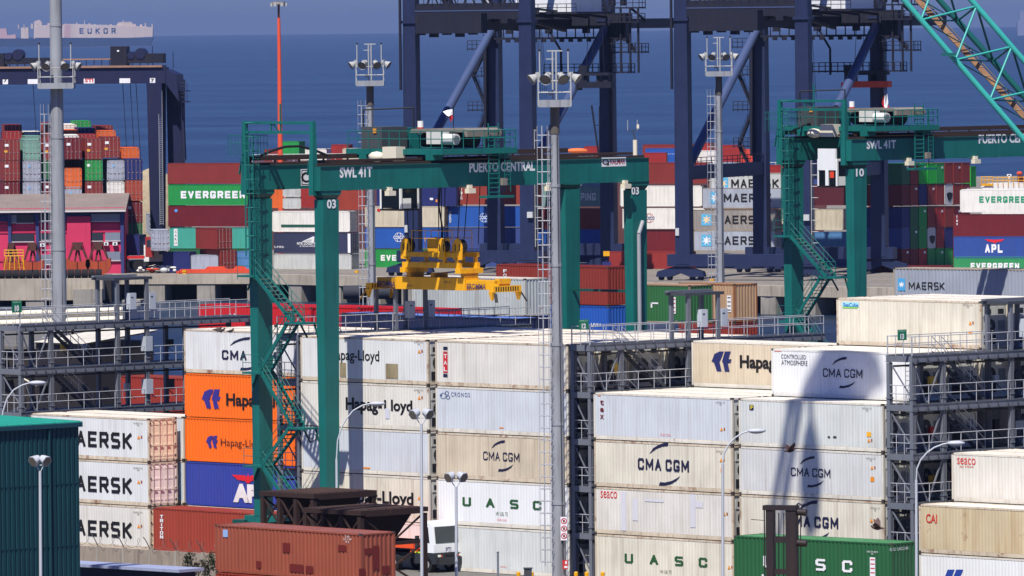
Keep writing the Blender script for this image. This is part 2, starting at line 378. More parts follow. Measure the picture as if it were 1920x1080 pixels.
cr = t.nodes.new('ShaderNodeMix'); cr.data_type = 'RGBA'; cr.inputs[6].default_value = (*lin((14, 32, 50)), 1); cr.inputs[7].default_value = (*lin((36, 58, 80)), 1)
mr = t.nodes.new('ShaderNodeMapRange'); mr.inputs[1].default_value = 0.40; mr.inputs[2].default_value = 0.60
bp = t.nodes.new('ShaderNodeBump'); bp.inputs['Strength'].default_value = 0.6; bp.inputs['Distance'].default_value = 2.0
t.links.new(co.outputs['Object'], mp.inputs[0]); t.links.new(mp.outputs[0], nz.inputs['Vector']); t.links.new(co.outputs['Object'], mp2.inputs[0]); t.links.new(mp2.outputs[0], nz2.inputs['Vector']); t.links.new(nz2.outputs[0], av2.inputs[0]); t.links.new(nz.outputs[0], avg.inputs[0]); t.links.new(av2.outputs[0], avg.inputs[2]); t.links.new(avg.outputs[0], mr.inputs[0]); t.links.new(mr.outputs[0], cr.inputs[0])
t.links.new(cr.outputs[2], b.inputs['Base Color']); t.links.new(nz.outputs[0], bp.inputs['Height']); t.links.new(bp.outputs[0], b.inputs['Normal'])
mb = MB(); rr = [0, 400, 900, 2000, 5000, 12000, 36000]
vs = []; fs = []; K = 48
for r in rr:
    for i in range(K): th = 2 * math.pi * i / K; vs.append((r * math.sin(th), r * math.cos(th), -3.7))
for j in range(len(rr) - 1):
    for i in range(K): fs.append((j * K + i, j * K + (i + 1) % K, (j + 1) * K + (i + 1) % K, (j + 1) * K + i))
mb.mesh(vs, fs, sm); struct(mb.build('sea'))

# ================================================================== NEAR YARD CONTAINERS
def reef(rgb, grime=0.3, rust=0.12): return paint(rgb, 0.45, grime=grime, rust=0.0 if rust < 0.05 else rust * 0.35, grime_col=(128, 104, 74), name='reefer_paint')
RF = paint((220, 214, 200), 0.5, grime=0.5, rust=0.4, grime_col=(120, 84, 50), name='reefer_rail')
RRUST = paint((210, 196, 172), 0.5, grime=0.65, rust=0.62, grime_col=(120, 76, 44), name='reefer_rusty_rail')
ROOF = paint((222, 214, 200), 0.6, grime=0.45, rust=0.1, grime_col=(150, 126, 96), name='reefer_roof')
W1 = reef((216, 217, 215), 0.28); W2 = reef((218, 214, 204), 0.38); W3 = reef((202, 207, 212), 0.3); W4 = reef((206, 192, 168), 0.5); W5 = reef((208, 211, 207), 0.35)
W6 = reef((226, 227, 226), 0.16, 0.0); W7 = reef((218, 212, 194), 0.45, 0.25); W8 = reef((206, 206, 204), 0.35)
HC = 2.896
def grid(ub, row, layer, mat, label, kind='reefer', L=12.192, H=HC, ends='pu', fm=RF, roof=ROOF, group=None, dv=0.0, **k):
    return container(gp(ub, row * PITCH + dv, (layer - 1) * LAY), -A, L, H, kind, mat, label, fm, roof, ends, group, **k)
GR = 'refrigerated containers stacked in the yard'
C2, C3, B1, B2, MA, C1, CA = -12.87, 0.0, 14.49, 27.25, -40.27, -27.71, 42.35
def swoosh(o, x0, y0, x1, y1, mat=NAVY, top=True, bottom=True):
    """two opposed crescents round the name; the box is the name's own box in pixels"""
    w_ = x1 - x0; h = y1 - y0
    mb = MB()
    if top: poly(o, [(x0 + w_ * 0.22, y0 - h * 0.45), (x0 + w_ * 0.30, y0 - h * 0.95), (x0 + w_ * 0.40, y0 - h * 1.22), (x0 + w_ * 0.50, y0 - h * 1.38), (x0 + w_ * 0.60, y0 - h * 1.42), (x0 + w_ * 0.585, y0 - h * 1.12), (x0 + w_ * 0.48, y0 - h * 1.08), (x0 + w_ * 0.36, y0 - h * 0.88), (x0 + w_ * 0.27, y0 - h * 0.6)], mat, c=FC, mb=mb)
    if bottom: poly(o, [(x0 + w_ * 0.83, y1 + h * 0.42), (x0 + w_ * 0.76, y1 + h * 0.82), (x0 + w_ * 0.65, y1 + h * 1.12), (x0 + w_ * 0.52, y1 + h * 1.25), (x0 + w_ * 0.41, y1 + h * 1.24), (x0 + w_ * 0.43, y1 + h * 0.95), (x0 + w_ * 0.53, y1 + h * 0.98), (x0 + w_ * 0.66, y1 + h * 0.85), (x0 + w_ * 0.76, y1 + h * 0.62)], mat, c=FC, mb=mb)
    mb.build('logo', o)
def stickers(o, x, y, tri=True, col=ORG):
    mb = MB()
    if tri: poly(o, [(x, y), (x - 3, y + 7), (x + 3, y + 7)], col, c=FC, mb=mb)
    rect(o, x + 4, y + 1, x + 6.5, y + 6, flat((150, 80, 40)), c=FC, mb=mb)
    mb.build('warning_sticker', o)
def idnum(o, x, y, col=None, s='SUDU 51\n45', w_=17):
    text(o, s, x, y, x + w_, y + 7, col or flat((110, 106, 100)), c=FC, bold=0.0, name='serial_number')
def arrow_logo(o, x, y, h, mat):
    """stacked chevrons with a tail; x, y = upper left pixel of the mark, h = its height"""
    k = h / 160.0; mb = MB()
    p1 = [(60, 0), (93, 0), (70, 62), (60, 78), (76, 150), (40, 150), (18, 82), (0, 76), (22, 18)]
    p2 = [(100, 0), (145, 0), (128, 58), (150, 58), (142, 88), (122, 88), (136, 152), (100, 152), (86, 84), (78, 76), (84, 56)]
    for p in (p1, p2): poly(o, [(x + a * k, y + b * k) for a, b in p], mat, c=FC, mb=mb)
    mb.build('logo', o)
def star_logo(o, x0, y0, x1, y1, bgm, stm):
    mb = MB(); rect(o, x0, y0, x1, y1, bgm, c=FC, mb=mb); cx_, cy_ = (x0 + x1) / 2, (y0 + y1) / 2; r = min(x1 - x0, y1 - y0) * 0.46
    poly(o, [(cx_ + (r if i % 2 == 0 else r * 0.42) * math.sin(math.pi * i / 7), cy_ - (r if i % 2 == 0 else r * 0.42) * math.cos(math.pi * i / 7)) for i in range(14)], stm, c=FC - 0.006, mb=mb)
    mb.build('logo', o)
def bars(o, x0, y0, x1, y1, n, mat, stripe):
    mb = MB(); rect(o, x0, y0, x1, y1, mat, c=FC, mb=mb)
    for i in range(n): y = y0 + (i + 0.4) * (y1 - y0) / n; rect(o, x0 + 1, y, x1 - 1, y + 2.2, stripe, c=FC - 0.006, mb=mb)
    mb.build('decal', o)

# --- middle pair, left column
o = grid(C2, 0, 5, W1, 'white container with a square rusty patch, top of the stack behind the green crane leg', fm=RRUST)
text(o, 'Hapag-Lloyd', 618, 656, 711, 682, BLK, c=FC, bold=0.01); stickers(o, 786, 655); idnum(o, 776, 640)
rp = paint((150, 138, 108), 0.8, grime=0.9, rust=0.5, scale=2.0, grime_col=(58, 46, 34)); rect(o, 723, 682, 746, 710, rp, c=FC, name='rusty_patch'); rect(o, 637, 680, 649, 707, rp, c=FC, name='rusty_patch')
o = grid(C2, 0, 4, W2, 'white container with a rubbed out letter, second from top by the crane leg')
text(o, 'Hapag-', 648, 746, 716, 777, BLK, c=FC, bold=0.03); text(o, 'loyd', 733, 750, 773, 778, BLK, c=FC, bold=0.03); rect(o, 720, 750, 724, 766, BLK, c=FC, name='lettering')
rect(o, 722, 766, 730, 785, flat((200, 202, 214)), c=FC - 0.003); stickers(o, 786, 742); idnum(o, 776, 730)
o = grid(C2, 0, 3, W3, 'bluish white container with a dark curled emblem, middle of the stack by the crane leg')
mbq = MB()
for k in range(14):
    t0 = k * 0.6; r0 = 2 + k * 0.55; poly(o, [(585 + r0 * math.cos(t0), 819 + r0 * math.sin(t0) * 0.9), (585 + (r0 + 2) * math.cos(t0 + .3), 819 + (r0 + 2) * 0.9 * math.sin(t0 + .3)), (585 + (r0 + .8) * math.cos(t0 + .8), 819 + (r0 + .8) * 0.9 * math.sin(t0 + .8))], NAVY, c=FC, mb=mbq)
mbq.build('logo', o); rect(o, 680, 876, 694, 879, ORG, c=FC, name='decal')
o = grid(C2, 0, 2, W7, 'cream container whose dark name shows above the rusty hoppers, second from the ground')
text(o, 'Hapag-Lloyd', 640, 920, 775, 951, BLK, c=FC, bold=0.03); stickers(o, 786, 930)
o = grid(C2, 0, 1, W5, 'pale container on the ground behind the white yard truck')
# --- middle pair, right column
o = grid(C3, 0, 5, W2, 'cream container with a red and blue upright decal, top of the stack by the mast', fm=RRUST)
mbq = MB(); rect(o, 831, 650, 839, 656, NAVY, c=FC, mb=mbq); rect(o, 831, 662, 839, 699, flat((196, 34, 44)), c=FC, mb=mbq); rect(o, 831, 659, 839, 661, RED, c=FC, mb=mbq); rect(o, 831, 701, 839, 707, NAVY, c=FC, mb=mbq); mbq.build('decal', o)
text(o, 'T', 832, 664, 838, 672, WHT, c=FC - .006); text(o, 'A', 832, 676, 838, 684, WHT, c=FC - .006); text(o, 'L', 832, 688, 838, 696, WHT, c=FC - .006)
o = grid(C3, 0, 4, W3, 'bluish white container with a small blue seahorse emblem, second from top by the mast')
SQ = flat((62, 84, 134)); text(o, 'CRONOS', 846, 736, 881, 744, SQ, c=FC, bold=0.0, space=1.3)
mbq = MB()
for cx_, cy_, r_ in ((831, 742, 6), (838, 737, 4), (840, 745, 4)):
    for k in range(9): t0 = k * 0.7; poly(o, [(cx_ + r_ * math.cos(t0), cy_ + r_ * math.sin(t0)), (cx_ + (r_ - 1.8) * math.cos(t0 + .2), cy_ + (r_ - 1.8) * math.sin(t0 + .2)), (cx_ + r_ * math.cos(t0 + .8), cy_ + r_ * math.sin(t0 + .8))], SQ, c=FC, mb=mbq)
poly(o, [(824, 741), (829, 738), (828, 743)], SQ, c=FC, mb=mbq); mbq.build('logo', o); rect(o, 936, 801, 944, 803, ORG, c=FC, name='decal')
o = grid(C3, 0, 3, W4, 'tan stained container with navy name and crescents, middle of the stack by the mast', fm=RRUST)
text(o, 'CMA CGM', 906, 848, 974, 864, NAVY, c=FC, blk=0.15); swoosh(o, 906, 848, 974, 864)
o = grid(C3, 0, 2, W6, 'clean white container with four spaced green letters, left of the tall middle mast')
for ch, x in (('U', 867), ('A', 911), ('S', 956), ('C', 999)): dy = (x - 867) * 0.055; text(o, ch, x, 932 + dy, x + 16, 949 + dy, DGREEN, c=FC, blk=0.22)
text(o, 'VRI LBL TE', 929, 960, 952, 967, flat((110, 130, 110)), c=FC, bold=0.0); text(o, 'STAR COOL', 932, 973, 951, 977, flat((220, 120, 120)), c=FC, bold=0.0)
o = grid(C3, 0, 1, W5, 'plain greyish white container on the ground right of the yard truck')
text(o, 'COOL', 937, 1061, 950, 1064, flat((220, 110, 110)), c=FC, bold=0.0)
rank = ['second', 'third', 'fourth', 'fifth', 'sixth', 'seventh']
for cb, nm in ((C2, 'left'), (C3, 'right')):
    for r in range(1, 6):
        for ly in ((5, 4) if cb == C3 else (5,)):
            grid(cb, r, ly, (W2, W5, W7, W1, W3)[(r + ly) % 5], 'white container %s, %s row of the %s middle stack behind the mast' % ('on top' if ly == 5 else 'below the top', rank[r - 1], nm), group=GR, fm=RRUST if r % 2 else RF)
# --- left pair
for ly, lab, wm in ((3, 'white container with large black name, top of three with door ends, by the orange ones', W1), (2, 'white container with large black name and pinkish doors, middle of the three at left', W1), (1, 'white container with large black name, lowest of the three, behind the concrete wall', W2)):
    o = grid(MA, 0, ly, wm, lab, ends='pd', doorm=paint((250, 236, 226) if ly == 2 else (246, 226, 196), 0.5, grime=0.35, rust=0.15, grime_col=(110, 84, 60)), rod=flat((190, 170, 150)), fm=RRUST)
    yb = {3: 824, 2: 908, 1: 991}[ly]
    text(o, 'MAERSK', 118, yb - 15, 247, yb + 15, BLK, c=FC, blk=0.21); stickers(o, 260, yb - 8); idnum(o, 250, yb - 32)
for ly, lab in ((3, 'light grey container with a pale blue panel, behind the white ones with door ends'), (2, 'light grey container in the gap behind the middle white door end'), (1, 'dark container low in the gap behind the white door ends')):
    grid(MA, 1, ly, (W3, reef((176, 200, 214)), reef((110, 96, 92)))[3 - ly], lab, ends='pu', dv=0.15)
ORA = paint((236, 106, 20), 0.5, grime=0.12, rust=0.04, grime_col=(150, 60, 16), name='orange_paint')
o = grid(C1, 1, 5, W1, 'white container with navy name and crescents, on top of the two orange ones', fm=RRUST)
text(o, 'CMA CGM', 416, 658, 518, 676, NAVY, c=FC, blk=0.21); swoosh(o, 408, 656, 510, 673)
o = grid(C1, 1, 4, ORA, 'bright orange container with a big arrow emblem and black name, under the white one', kind='dry', fm=ORA, roof=ORA)
arrow_logo(o, 378, 730, 38, flat((52, 44, 130))); text(o, 'Hapag-Lloyd', 424, 740, 556, 770, BLK, c=FC, bold=0.03)
o = grid(C1, 1, 3, ORA, 'bright orange container with small name, between the other orange one and the blue one', kind='dry', fm=ORA, roof=ORA)
arrow_logo(o, 386, 817, 24, flat((52, 44, 130))); text(o, 'Hapag-Lloyd', 414, 824, 494, 842, BLK, c=FC, bold=-0.005)
BLU = paint((48, 64, 148), 0.5, grime=0.2, rust=0.08, name='blue_paint')
def eagle(o, x0, y0, x1, y1):
    w_, h = x1 - x0, y1 - y0
    poly(o, [(x0 + a * w_, y0 + b * h) for a, b in ((0, 0.05), (0.1, 0.35), (0.2, 0.65), (0.4, 0.75), (0.47, 1.0), (0.53, 1.0), (0.6, 0.75), (0.8, 0.65), (0.9, 0.35), (1.0, 0.05), (0.62, 0.12), (0.53, 0.28), (0.5, -0.12), (0.47, 0.28), (0.38, 0.12))], flat((206, 32, 44)), c=FC)
o = grid(C1, 1, 2, BLU, 'blue container with a red eagle over white peeling letters, under the orange ones', kind='dry', fm=BLU, roof=BLU)
eagle(o, 434, 889, 496, 906); text(o, 'APL', 437, 908, 500, 943, paint((228, 228, 226), grime=0.5, rust=0.3, grime_col=(150, 120, 80)), c=FC, bold=0.08)
o = grid(C1, 1, 1, W2, 'white container whose roof edge shows under the blue one')
for r in (2, 3): grid(C1, r, 5, W2, 'white container on top in the %s row behind the birds' % rank[r - 1], group=GR, fm=RRUST)
BRN = paint((150, 60, 42), 0.55, grime=0.25, rust=0.15, grime_col=(70, 30, 22), name='brown_paint')
o = grid(C1, 0, 1, BRN, 'red brown container on the ground under the blue one, behind the razor wire', kind='dry', H=2.9, fm=BRN, roof=BRN)
for i, ch in enumerate('TRITON'): text(o, ch, 300 if ch != 'I' else 302, 965.5 + i * 7.6, 306 if ch != 'I' else 304, 972 + i * 7.6, WHT, c=FC, blk=0.22)
# --- right block
o = grid(B1, 0, 4, W3, 'bluish grey container with three dark red letters reading downward, top of its stack', roof=ROOF)
for i, ch in enumerate('tex'): text(o, ch, 1125, 749.5 + i * 13 + (0 if i == 0 else 2), 1132, 759.5 + i * 13, flat((110, 40, 44)), c=FC, bold=0.03)
rect(o, 1120, 741, 1126, 742.6, ORG, c=FC, name='decal'); idnum(o, 1342, 753); stickers(o, 1353, 801); text(o, 'STAR COOL', 1238, 813, 1258, 818, flat((214, 130, 130)), c=FC, bold=0)
o = grid(B1, 0, 3, W7, 'cream container with bold navy name and crescents, second from top right of the tall mast', fm=RRUST)
text(o, 'CMA CGM', 1196, 861, 1292, 883, NAVY, c=FC, blk=0.21); swoosh(o, 1196, 861, 1292, 883); stickers(o, 1352, 859); rect(o, 1351, 878, 1357, 886, ORG, c=FC, name='decal'); idnum(o, 1343, 845)
o = grid(B1, 0, 2, W2, 'white container with a small red name and grey paint patches, right of the mast', fm=RRUST)
text(o, 'seaco', 1126, 921, 1157, 934, flat((206, 40, 44)), c=FC, bold=0.0)
GP = flat((206, 204, 210)); mbq = MB()
for q in ((1164, 922, 1174, 995), (1186, 934, 1196, 976), (1209, 936, 1244, 941), (1294, 927, 1304, 989), (1304, 940, 1318, 952)): rect(o, *q, GP, c=FC, mb=mbq)
mbq.build('paint_patch', o); stickers(o, 1358, 960)
o = grid(B1, 0, 1, W7, 'cream container with four widely spaced green letters, on the ground right of the tall mast', fm=RRUST)
for ch, x in (('U', 1171), ('A', 1218), ('S', 1265), ('C', 1310)): dy = (x - 1171) * 0.055; text(o, ch, x, 1038 + dy, x + 16, 1056 + dy, DGREEN, c=FC, blk=0.22)
text(o, 'VRI LBL TE', 1237, 1069, 1259, 1075, flat((120, 130, 110)), c=FC, bold=0.0); stickers(o, 1367, 1060)
o = grid(B2, 0, 4, W5, 'greenish white container with two dark vents, top of its stack left of the grey gantry')
B2TOP = o; mbq = MB(); rect(o, 1405, 759, 1413, 769, NAVY, c=FC, mb=mbq); text(o, 'F', 1407, 760, 1412, 767, flat((224, 206, 60)), c=FC - .006, bold=0.03); mbq.build('logo', o)
mbq = MB()
for x in (1554, 1565): poly(o, [(x + (2.4 if x < 1560 else 3.6) * math.cos(k * .8), 819.5 + 2.3 * math.sin(k * .8)) for k in range(8)], flat((60, 62, 60)), c=FC, mb=mbq)
mbq.build('vent', o); rect(o, 1625, 810, 1633, 819, flat((240, 176, 40)), c=FC, name='warning_sticker'); stickers(o, 1629, 822); idnum(o, 1617, 764)
o = grid(B2, 0, 3, W8, 'light grey container with navy name and crescents, behind the flying bird, second from top', fm=RF)
text(o, 'CMA CGM', 1483, 878, 1557, 894, NAVY, c=FC, blk=0.15); swoosh(o, 1483, 878, 1557, 894); stickers(o, 1635, 873); rect(o, 1632, 894, 1639, 903, ORG, c=FC, name='warning_sticker'); idnum(o, 1624, 858)
o = grid(B2, 0, 2, W7, 'cream container with bold navy name, behind the black lifting mast', fm=RRUST)
text(o, 'CMA CGM', 1474, 968, 1572, 989, NAVY, c=FC, blk=0.21); swoosh(o, 1474, 968, 1572, 989); stickers(o, 1634, 972); idnum(o, 1632, 951)
grid(B2, 0, 1, W5, 'white container on the ground hidden behind the green one')
o = grid(B2, 1, 5, W6, 'clean white container with navy name and two small words, beside the right gantry', fm=paint((222, 220, 212), grime=0.2), roof=ROOF)
text(o, 'CMA CGM', 1543, 692, 1617, 708, NAVY, c=FC, blk=0.15); swoosh(o, 1543, 692, 1617, 708)
text(o, 'CONTROLLED', 1464.5, 665, 1511, 673, flat((50, 52, 70)), c=FC, bold=0.0); text(o, 'ATMOSPHERE', 1465, 676, 1514, 685, flat((50, 52, 70)), c=FC, bold=0.0); rect(o, 1452, 657.5, 1464, 659, flat((220, 120, 90)), c=FC, name='decal')
o = grid(B1, 3, 5, W4, 'tan container with a navy arrow emblem and black name, beside the grey gantry', fm=RF)
arrow_logo(o, 1334, 659, 40, flat((34, 40, 92))); text(o, 'Hapag-Lloyd', 1387, 668, 1521, 700, BLK, c=FC, bold=0.035)
o = grid(B1, 3, 4, W3, 'pale bluish container under the tan one with the arrow emblem')
o = grid(B2, 3, 6, W7, 'cream container with a small blue and green name, highest of all the white ones', fm=RRUST)
mbq = MB(); rect(o, 1579, 567, 1610, 575, flat((150, 214, 240)), c=FC, mb=mbq); rect(o, 1580, 575, 1608, 578, flat((130, 206, 90)), c=FC, mb=mbq); mbq.build('decal', o)
text(o, 'SeaCube', 1581, 568, 1609, 575.5, flat((40, 84, 160)), c=FC - .006, bold=0.02); stickers(o, 1819, 602); rect(o, 1816, 621, 1822, 626, ORG, c=FC, name='warning_sticker'); idnum(o, 1806, 570)
grid(B2, 3, 5, W2, 'cream container under the highest white one beside the grey gantry')
for r in (1, 2):
    grid(B1, r, 4, (W2, W5)[r - 1], 'white container on top in the %s row behind the one with red letters' % rank[r - 1], group=GR)
for r, ls in ((1, (4, 3, 2)), (2, (5, 4, 3)), (4, (6, 5, 4, 3)), (5, (6, 5, 4))):
    for ly in ls: grid(B2, r, ly, (W2, W5, W1, W7)[(r + ly) % 4], 'container in the %s row, tier %s, its cooling unit facing the right gantry' % (rank[r - 1], ('one', 'two', 'three', 'four', 'five', 'six')[ly - 1]), group=GR)
# --- far right stack
o = grid(CA, 0, 2, paint((208, 190, 154), 0.5, grime=0.75, rust=0.42, scale=0.45, grime_col=(150, 112, 64), name='stained_paint'), 'stained yellowish container with three red letters, second from the ground at the right edge', fm=RRUST)
text(o, 'CAI', 1736, 964, 1757, 981, flat((196, 56, 44)), c=FC, bold=0.02)
o = grid(CA, 0, 1, W6, 'white container with slanted blue stripes, on the ground at the right edge')
mbq = MB()
for dx in (0, 16): poly(o, [(1777 + dx, 1068), (1790 + dx, 1068), (1780 + dx, 1092), (1767 + dx, 1092)], flat((36, 66, 150)), c=FC, mb=mbq)
mbq.build('logo', o)
o = grid(CA, 1, 3, W2, 'cream container with a small red lower case name, on top at the right edge', fm=RF)
text(o, 'seaco', 1794.5, 859, 1829, 871, flat((206, 44, 40)), c=FC, bold=0.0); text(o, 'by HNA', 1800, 873, 1826, 878, flat((190, 80, 60)), c=FC, bold=0)
for r, ls in ((1, (2, 1)), (2, (3,))):
    for ly in ls: grid(CA, r, ly, W2, 'cream container in the %s row at the right edge, tier %s from the ground' % (rank[r - 1], ('one', 'two', 'three')[ly - 1]), group=GR)

# --- loose containers in front and behind
def by_top(px, py, D, yaw, L, H, kind, mat, label, **k):
    p = P(px, py, D); return container(p - Vector((0, 0, H)), yaw, L, H, kind, mat, label, **k)
FB = paint((146, 76, 56), 0.6, grime=0.3, rust=0.12, grime_col=(84, 40, 30), name='faded_brown_paint')
a0 = -math.radians(48.5)
p = P(403, 983, 421) 
o = container(p - Vector((0, 0, 2.591)), a0, 12.192, 2.591, 'dry', FB, 'faded brown container with dark repair patches, nearest the camera, in front of the rusty hoppers', fm=FB, roof=paint((150, 92, 80), grime=0.4))
fp = flat((104, 34, 30))
for q in ((530, 1018, 544, 1036), (634, 1022, 649, 1034), (480, 1052, 490, 1066), (543, 1058, 569, 1073), (573, 1061, 587, 1075)): rect(o, *q, fp, c=FC, name='repair_patch')
rect(o, 418, 993, 427, 1007, flat((140, 170, 214)), c=FC, name='decal')
text(o, '2 N\n12 1 W\n4 3', 644, 1004, 659, 1018, WHT, c=FC, bold=0, name='serial_number')
for q in ((684, 1028, 699, 1039), (699, 1023, 711, 1068), (673, 1066, 685, 1080), (717, 1061, 731, 1076)): rect(o, *q, fp, axis=0, c=6.102, name='repair_patch')
for k in (1, 2):
    container(p - Vector((0, 0, 2.591 * (k + 1) + 0.01 * k)), a0, 12.192, 2.591, 'dry', BRN, 'brown container directly under the nearest faded brown one, %s below it' % ('one' if k == 1 else 'two'), fm=BRN)
GRN = paint((38, 92, 54), 0.5, grime=0.2, rust=0.05, name='green_paint')
o = by_top(1376, 1004, 458, -math.radians(43), 12.192, 2.591, 'dry', GRN, 'dark green container behind the black lifting mast, on a trailer', fm=GRN, roof=paint((74, 138, 88), grime=0.3))
GT = o
for ch, x in (('U', 1431), ('S', 1529), ('C', 1579)): dy = (x - 1529) * 0.06; text(o, ch, x, 1048 + dy, x + 19, 1070 + dy, WHT, c=FC, blk=0.2)
bars(o, 1631, 1045, 1641, 1086, 5, WHT, flat((190, 60, 60))); text(o, 'UAC 41180 5\n42', 1625, 1033, 1646, 1040, WHT, c=FC, bold=0, name='serial_number')
text(o, '42 G1 UACU 84', 1668, 1026, 1703, 1032, WHT, axis=0, c=6.102, bold=0, name='serial_number')
# row of dry containers beyond the white block
GY = paint((176, 182, 180), 0.55, grime=0.5, rust=0.35, grime_col=(110, 96, 74), name='grey_paint')
BR2 = paint((130, 48, 36), 0.55, grime=0.2, rust=0.08, name='brown_paint_2')
o = by_top(772, 517, 570, -A, 12.192, 2.75, 'dry', GY, 'rusty grey container hanging behind the yellow spreader, in front of the brown one', fm=paint((186, 184, 176), grime=0.5, rust=0.5), roof=ROOF)
b1_ = o
o = by_top(930, 495, 583, -A, 12.192, 2.896, 'dry', BR2, 'red brown container behind the grey one and the far crane leg', fm=BR2)
for i, ch in enumerate('FOR'): text(o, ch, 943.5, 505 + i * 8, 950, 511 + i * 8, WHT, c=FC)
for i in range(8): pass
NVD = paint((30, 38, 70), 0.5, grime=0.3, name='dark_navy_paint'); BL2 = paint((36, 84, 168), 0.5, grime=0.2, rust=0.08, name='blue_paint_2')
q = container(P(772, 517, 570) - Vector((0, 0, 2.75 + 2.62)), -A, 12.192, 2.591, 'dry', NVD, 'dark navy container directly under the rusty grey one', fm=NVD)
q = container(P(930, 495, 583) - Vector((0, 0, 2.896 + 2.62)), -A, 12.192, 2.591, 'dry', BL2, 'blue container directly under the red brown one, left of the far crane leg', fm=BL2)
text(q, 'UVU', 1108, 606, 1126, 612, WHT, c=FC)
GR2 = paint((46, 100, 56), 0.55, grime=0.25, rust=0.1, name='green_paint_2')
o = by_top(1186, 532, 575, -A, 6.058, 2.896, 'dry', GR2, 'green container with a white ladder decal, right of the far crane leg', fm=paint((140, 120, 96), grime=0.4, rust=0.4), roof=paint((190, 160, 130), grime=0.4))
bars(o, 1259, 557, 1267, 588, 4, WHT, flat((170, 60, 60))); rect(o, 1220, 567, 1234, 570, WHT, c=FC, name='decal'); rect(o, 1220, 567, 1223, 577, WHT, c=FC, name='decal')
TAN = paint((176, 144, 112), 0.6, grime=0.4, rust=0.3, grime_col=(110, 70, 40), name='tan_paint')
o = by_top(1272, 530, 590, -A, 6.058, 2.9, 'dry', TAN, 'tan corrugated container with a white decal, behind the gantry boxes', fm=paint((150, 96, 60), grime=0.5, rust=0.6))
bars(o, 1363, 554, 1371, 585, 4, WHT, flat((90, 80, 70)))
for i in range(2): container(P(1272, 530, 590) - Vector((0, 0, 2.9 + 2.62 * (i + 1))), -A, 6.058, 2.591, 'dry', BR2, ('rusty red container directly under the tan corrugated one', 'second container down under the tan corrugated one')[i], fm=BR2)
MG = paint((150, 156, 168), 0.55, grime=0.35, rust=0.1, grime_col=(90, 84, 80), name='blue_grey_paint')
o = by_top(1675, 502, 585, -math.radians(36), 12.192, 2.7, 'dry', MG, 'blue grey container with a star emblem and black name, behind the highest white one', fm=paint((160, 150, 132), grime=0.5, rust=0.4), roof=paint((190, 172, 160), grime=0.4))
star_logo(o, 1683.5, 522, 1697, 545, flat((70, 156, 206)), WHT); text(o, 'MAERSK', 1704, 529, 1771, 543, BLK, c=FC, blk=0.15)
REDM = paint((188, 34, 38), 0.5, grime=0.15, rust=0.03, name='red_paint')
o = by_top(372, 570, 556, -A, 12.192, 2.591, 'dry', REDM, 'bright red container with a white letter, left of the green crane leg', fm=REDM)
text(o, 'M', 430, 588, 441, 600, WHT, c=FC, bold=0.03)
o = by_top(604, 573, 556, -A, 12.192, 2.591, 'dry', REDM, 'bright red container right of the near green crane legs', fm=REDM)
o = by_top(462, 570, 560, -A, 12.192, 2.591, 'dry', REDM, 'bright red container seen between the two near green crane legs', fm=REDM)
RB = paint((142, 46, 34), 0.6, grime=0.3, rust=0.15, name='red_brown_paint')
o = by_top(226, 704, 548, -A, 12.192, 2.6, 'dry', RB, 'red brown container seen through the left gantry, upper of two', fm=RB, roof=paint((150, 70, 50), grime=0.4))
container(P(226, 704, 548) - Vector((0, 0, 5.22)), -A, 12.192, 2.6, 'dry', RB, 'red brown container seen through the left gantry, lower of two', fm=RB)
BTP = paint((120, 146, 206), 0.5, grime=0.2, name='pale_blue_roof')
for k, (x, y, D) in enumerate(((640, 586, 545), (742, 590, 538))):
    by_top(x, y, D, -A, 12.192, 2.591, 'dry', NVD, ('navy container with a pale roof behind the gantry right of the crane leg', 'navy container with a pale roof under the rusty grey one by the gantry')[k], fm=NVD, roof=BTP)
# ================================================================== REEFER GANTRIES
GALV = paint((106, 110, 119), 0.55, metal=0.0, grime=0.35, rust=0.0, name='galvanised_steel')
GALD = paint((62, 66, 74), 0.6, grime=0.4, name='dull_steel')
GALL = paint((168, 170, 176), 0.5, grime=0.2, name='bright_galvanised_rail')
BOXG = paint((176, 182, 190), 0.5, grime=0.15, name='box_grey')
SGRN = flat((20, 110, 80))
def rails(mb, x, y0, y1, z, axis='y', gap=1.35, r=0.026, mat=None, loops=True):
    mat = mat or GALL; n = max(1, int(abs(y1 - y0) / gap))
    pt = (lambda s, zz: (x, s, zz)) if axis == 'y' else (lambda s, zz: (s, x, zz))
    for h in (1.1, 0.6): mb.tube(pt(y0, z + h), pt(y1, z + h), r, mat, n=5, caps=False)
    for k in range(n + 1): s_ = y0 + (y1 - y0) * k / n; mb.tube(pt(s_, z - 0.28), pt(s_, z + 1.1), r, mat, n=5, caps=False)
def stair(mb, p, q, width, mat, tread=None, side='x', rail=True, rmat=None):
    """flight from p (top) to q (bottom) with two stringers, treads and rails"""
    p, q = Vector(p), Vector(q); d = q - p; n = max(3, int(abs(d.z) / 0.24)); off = Vector((width / 2, 0, 0)) if side == 'x' else Vector((0, width / 2, 0)); tread = tread or mat
    for s in (-1, 1): mb.bar(p + off * s, q + off * s, 0.06, 0.24, mat)
    run = Vector((d.x, d.y, 0)).normalized()
    for k in range(1, n):
        c = p + d * (k / n); a = c - off; b = c + off; mb.bar(a, b, 0.24, 0.035, tread)
    if rail:
        for s in (-1, 1):
            for h in (1.0, 0.55): mb.tube(p + off * s + Vector((0, 0, h)), q + off * s + Vector((0, 0, h)), 0.024, rmat or mat, n=5, caps=False)
            for k in range(4): c = p + d * (k / 3) + off * s; mb.tube(c, c + Vector((0, 0, 1.0)), 0.024, rmat or mat, n=5, caps=False)
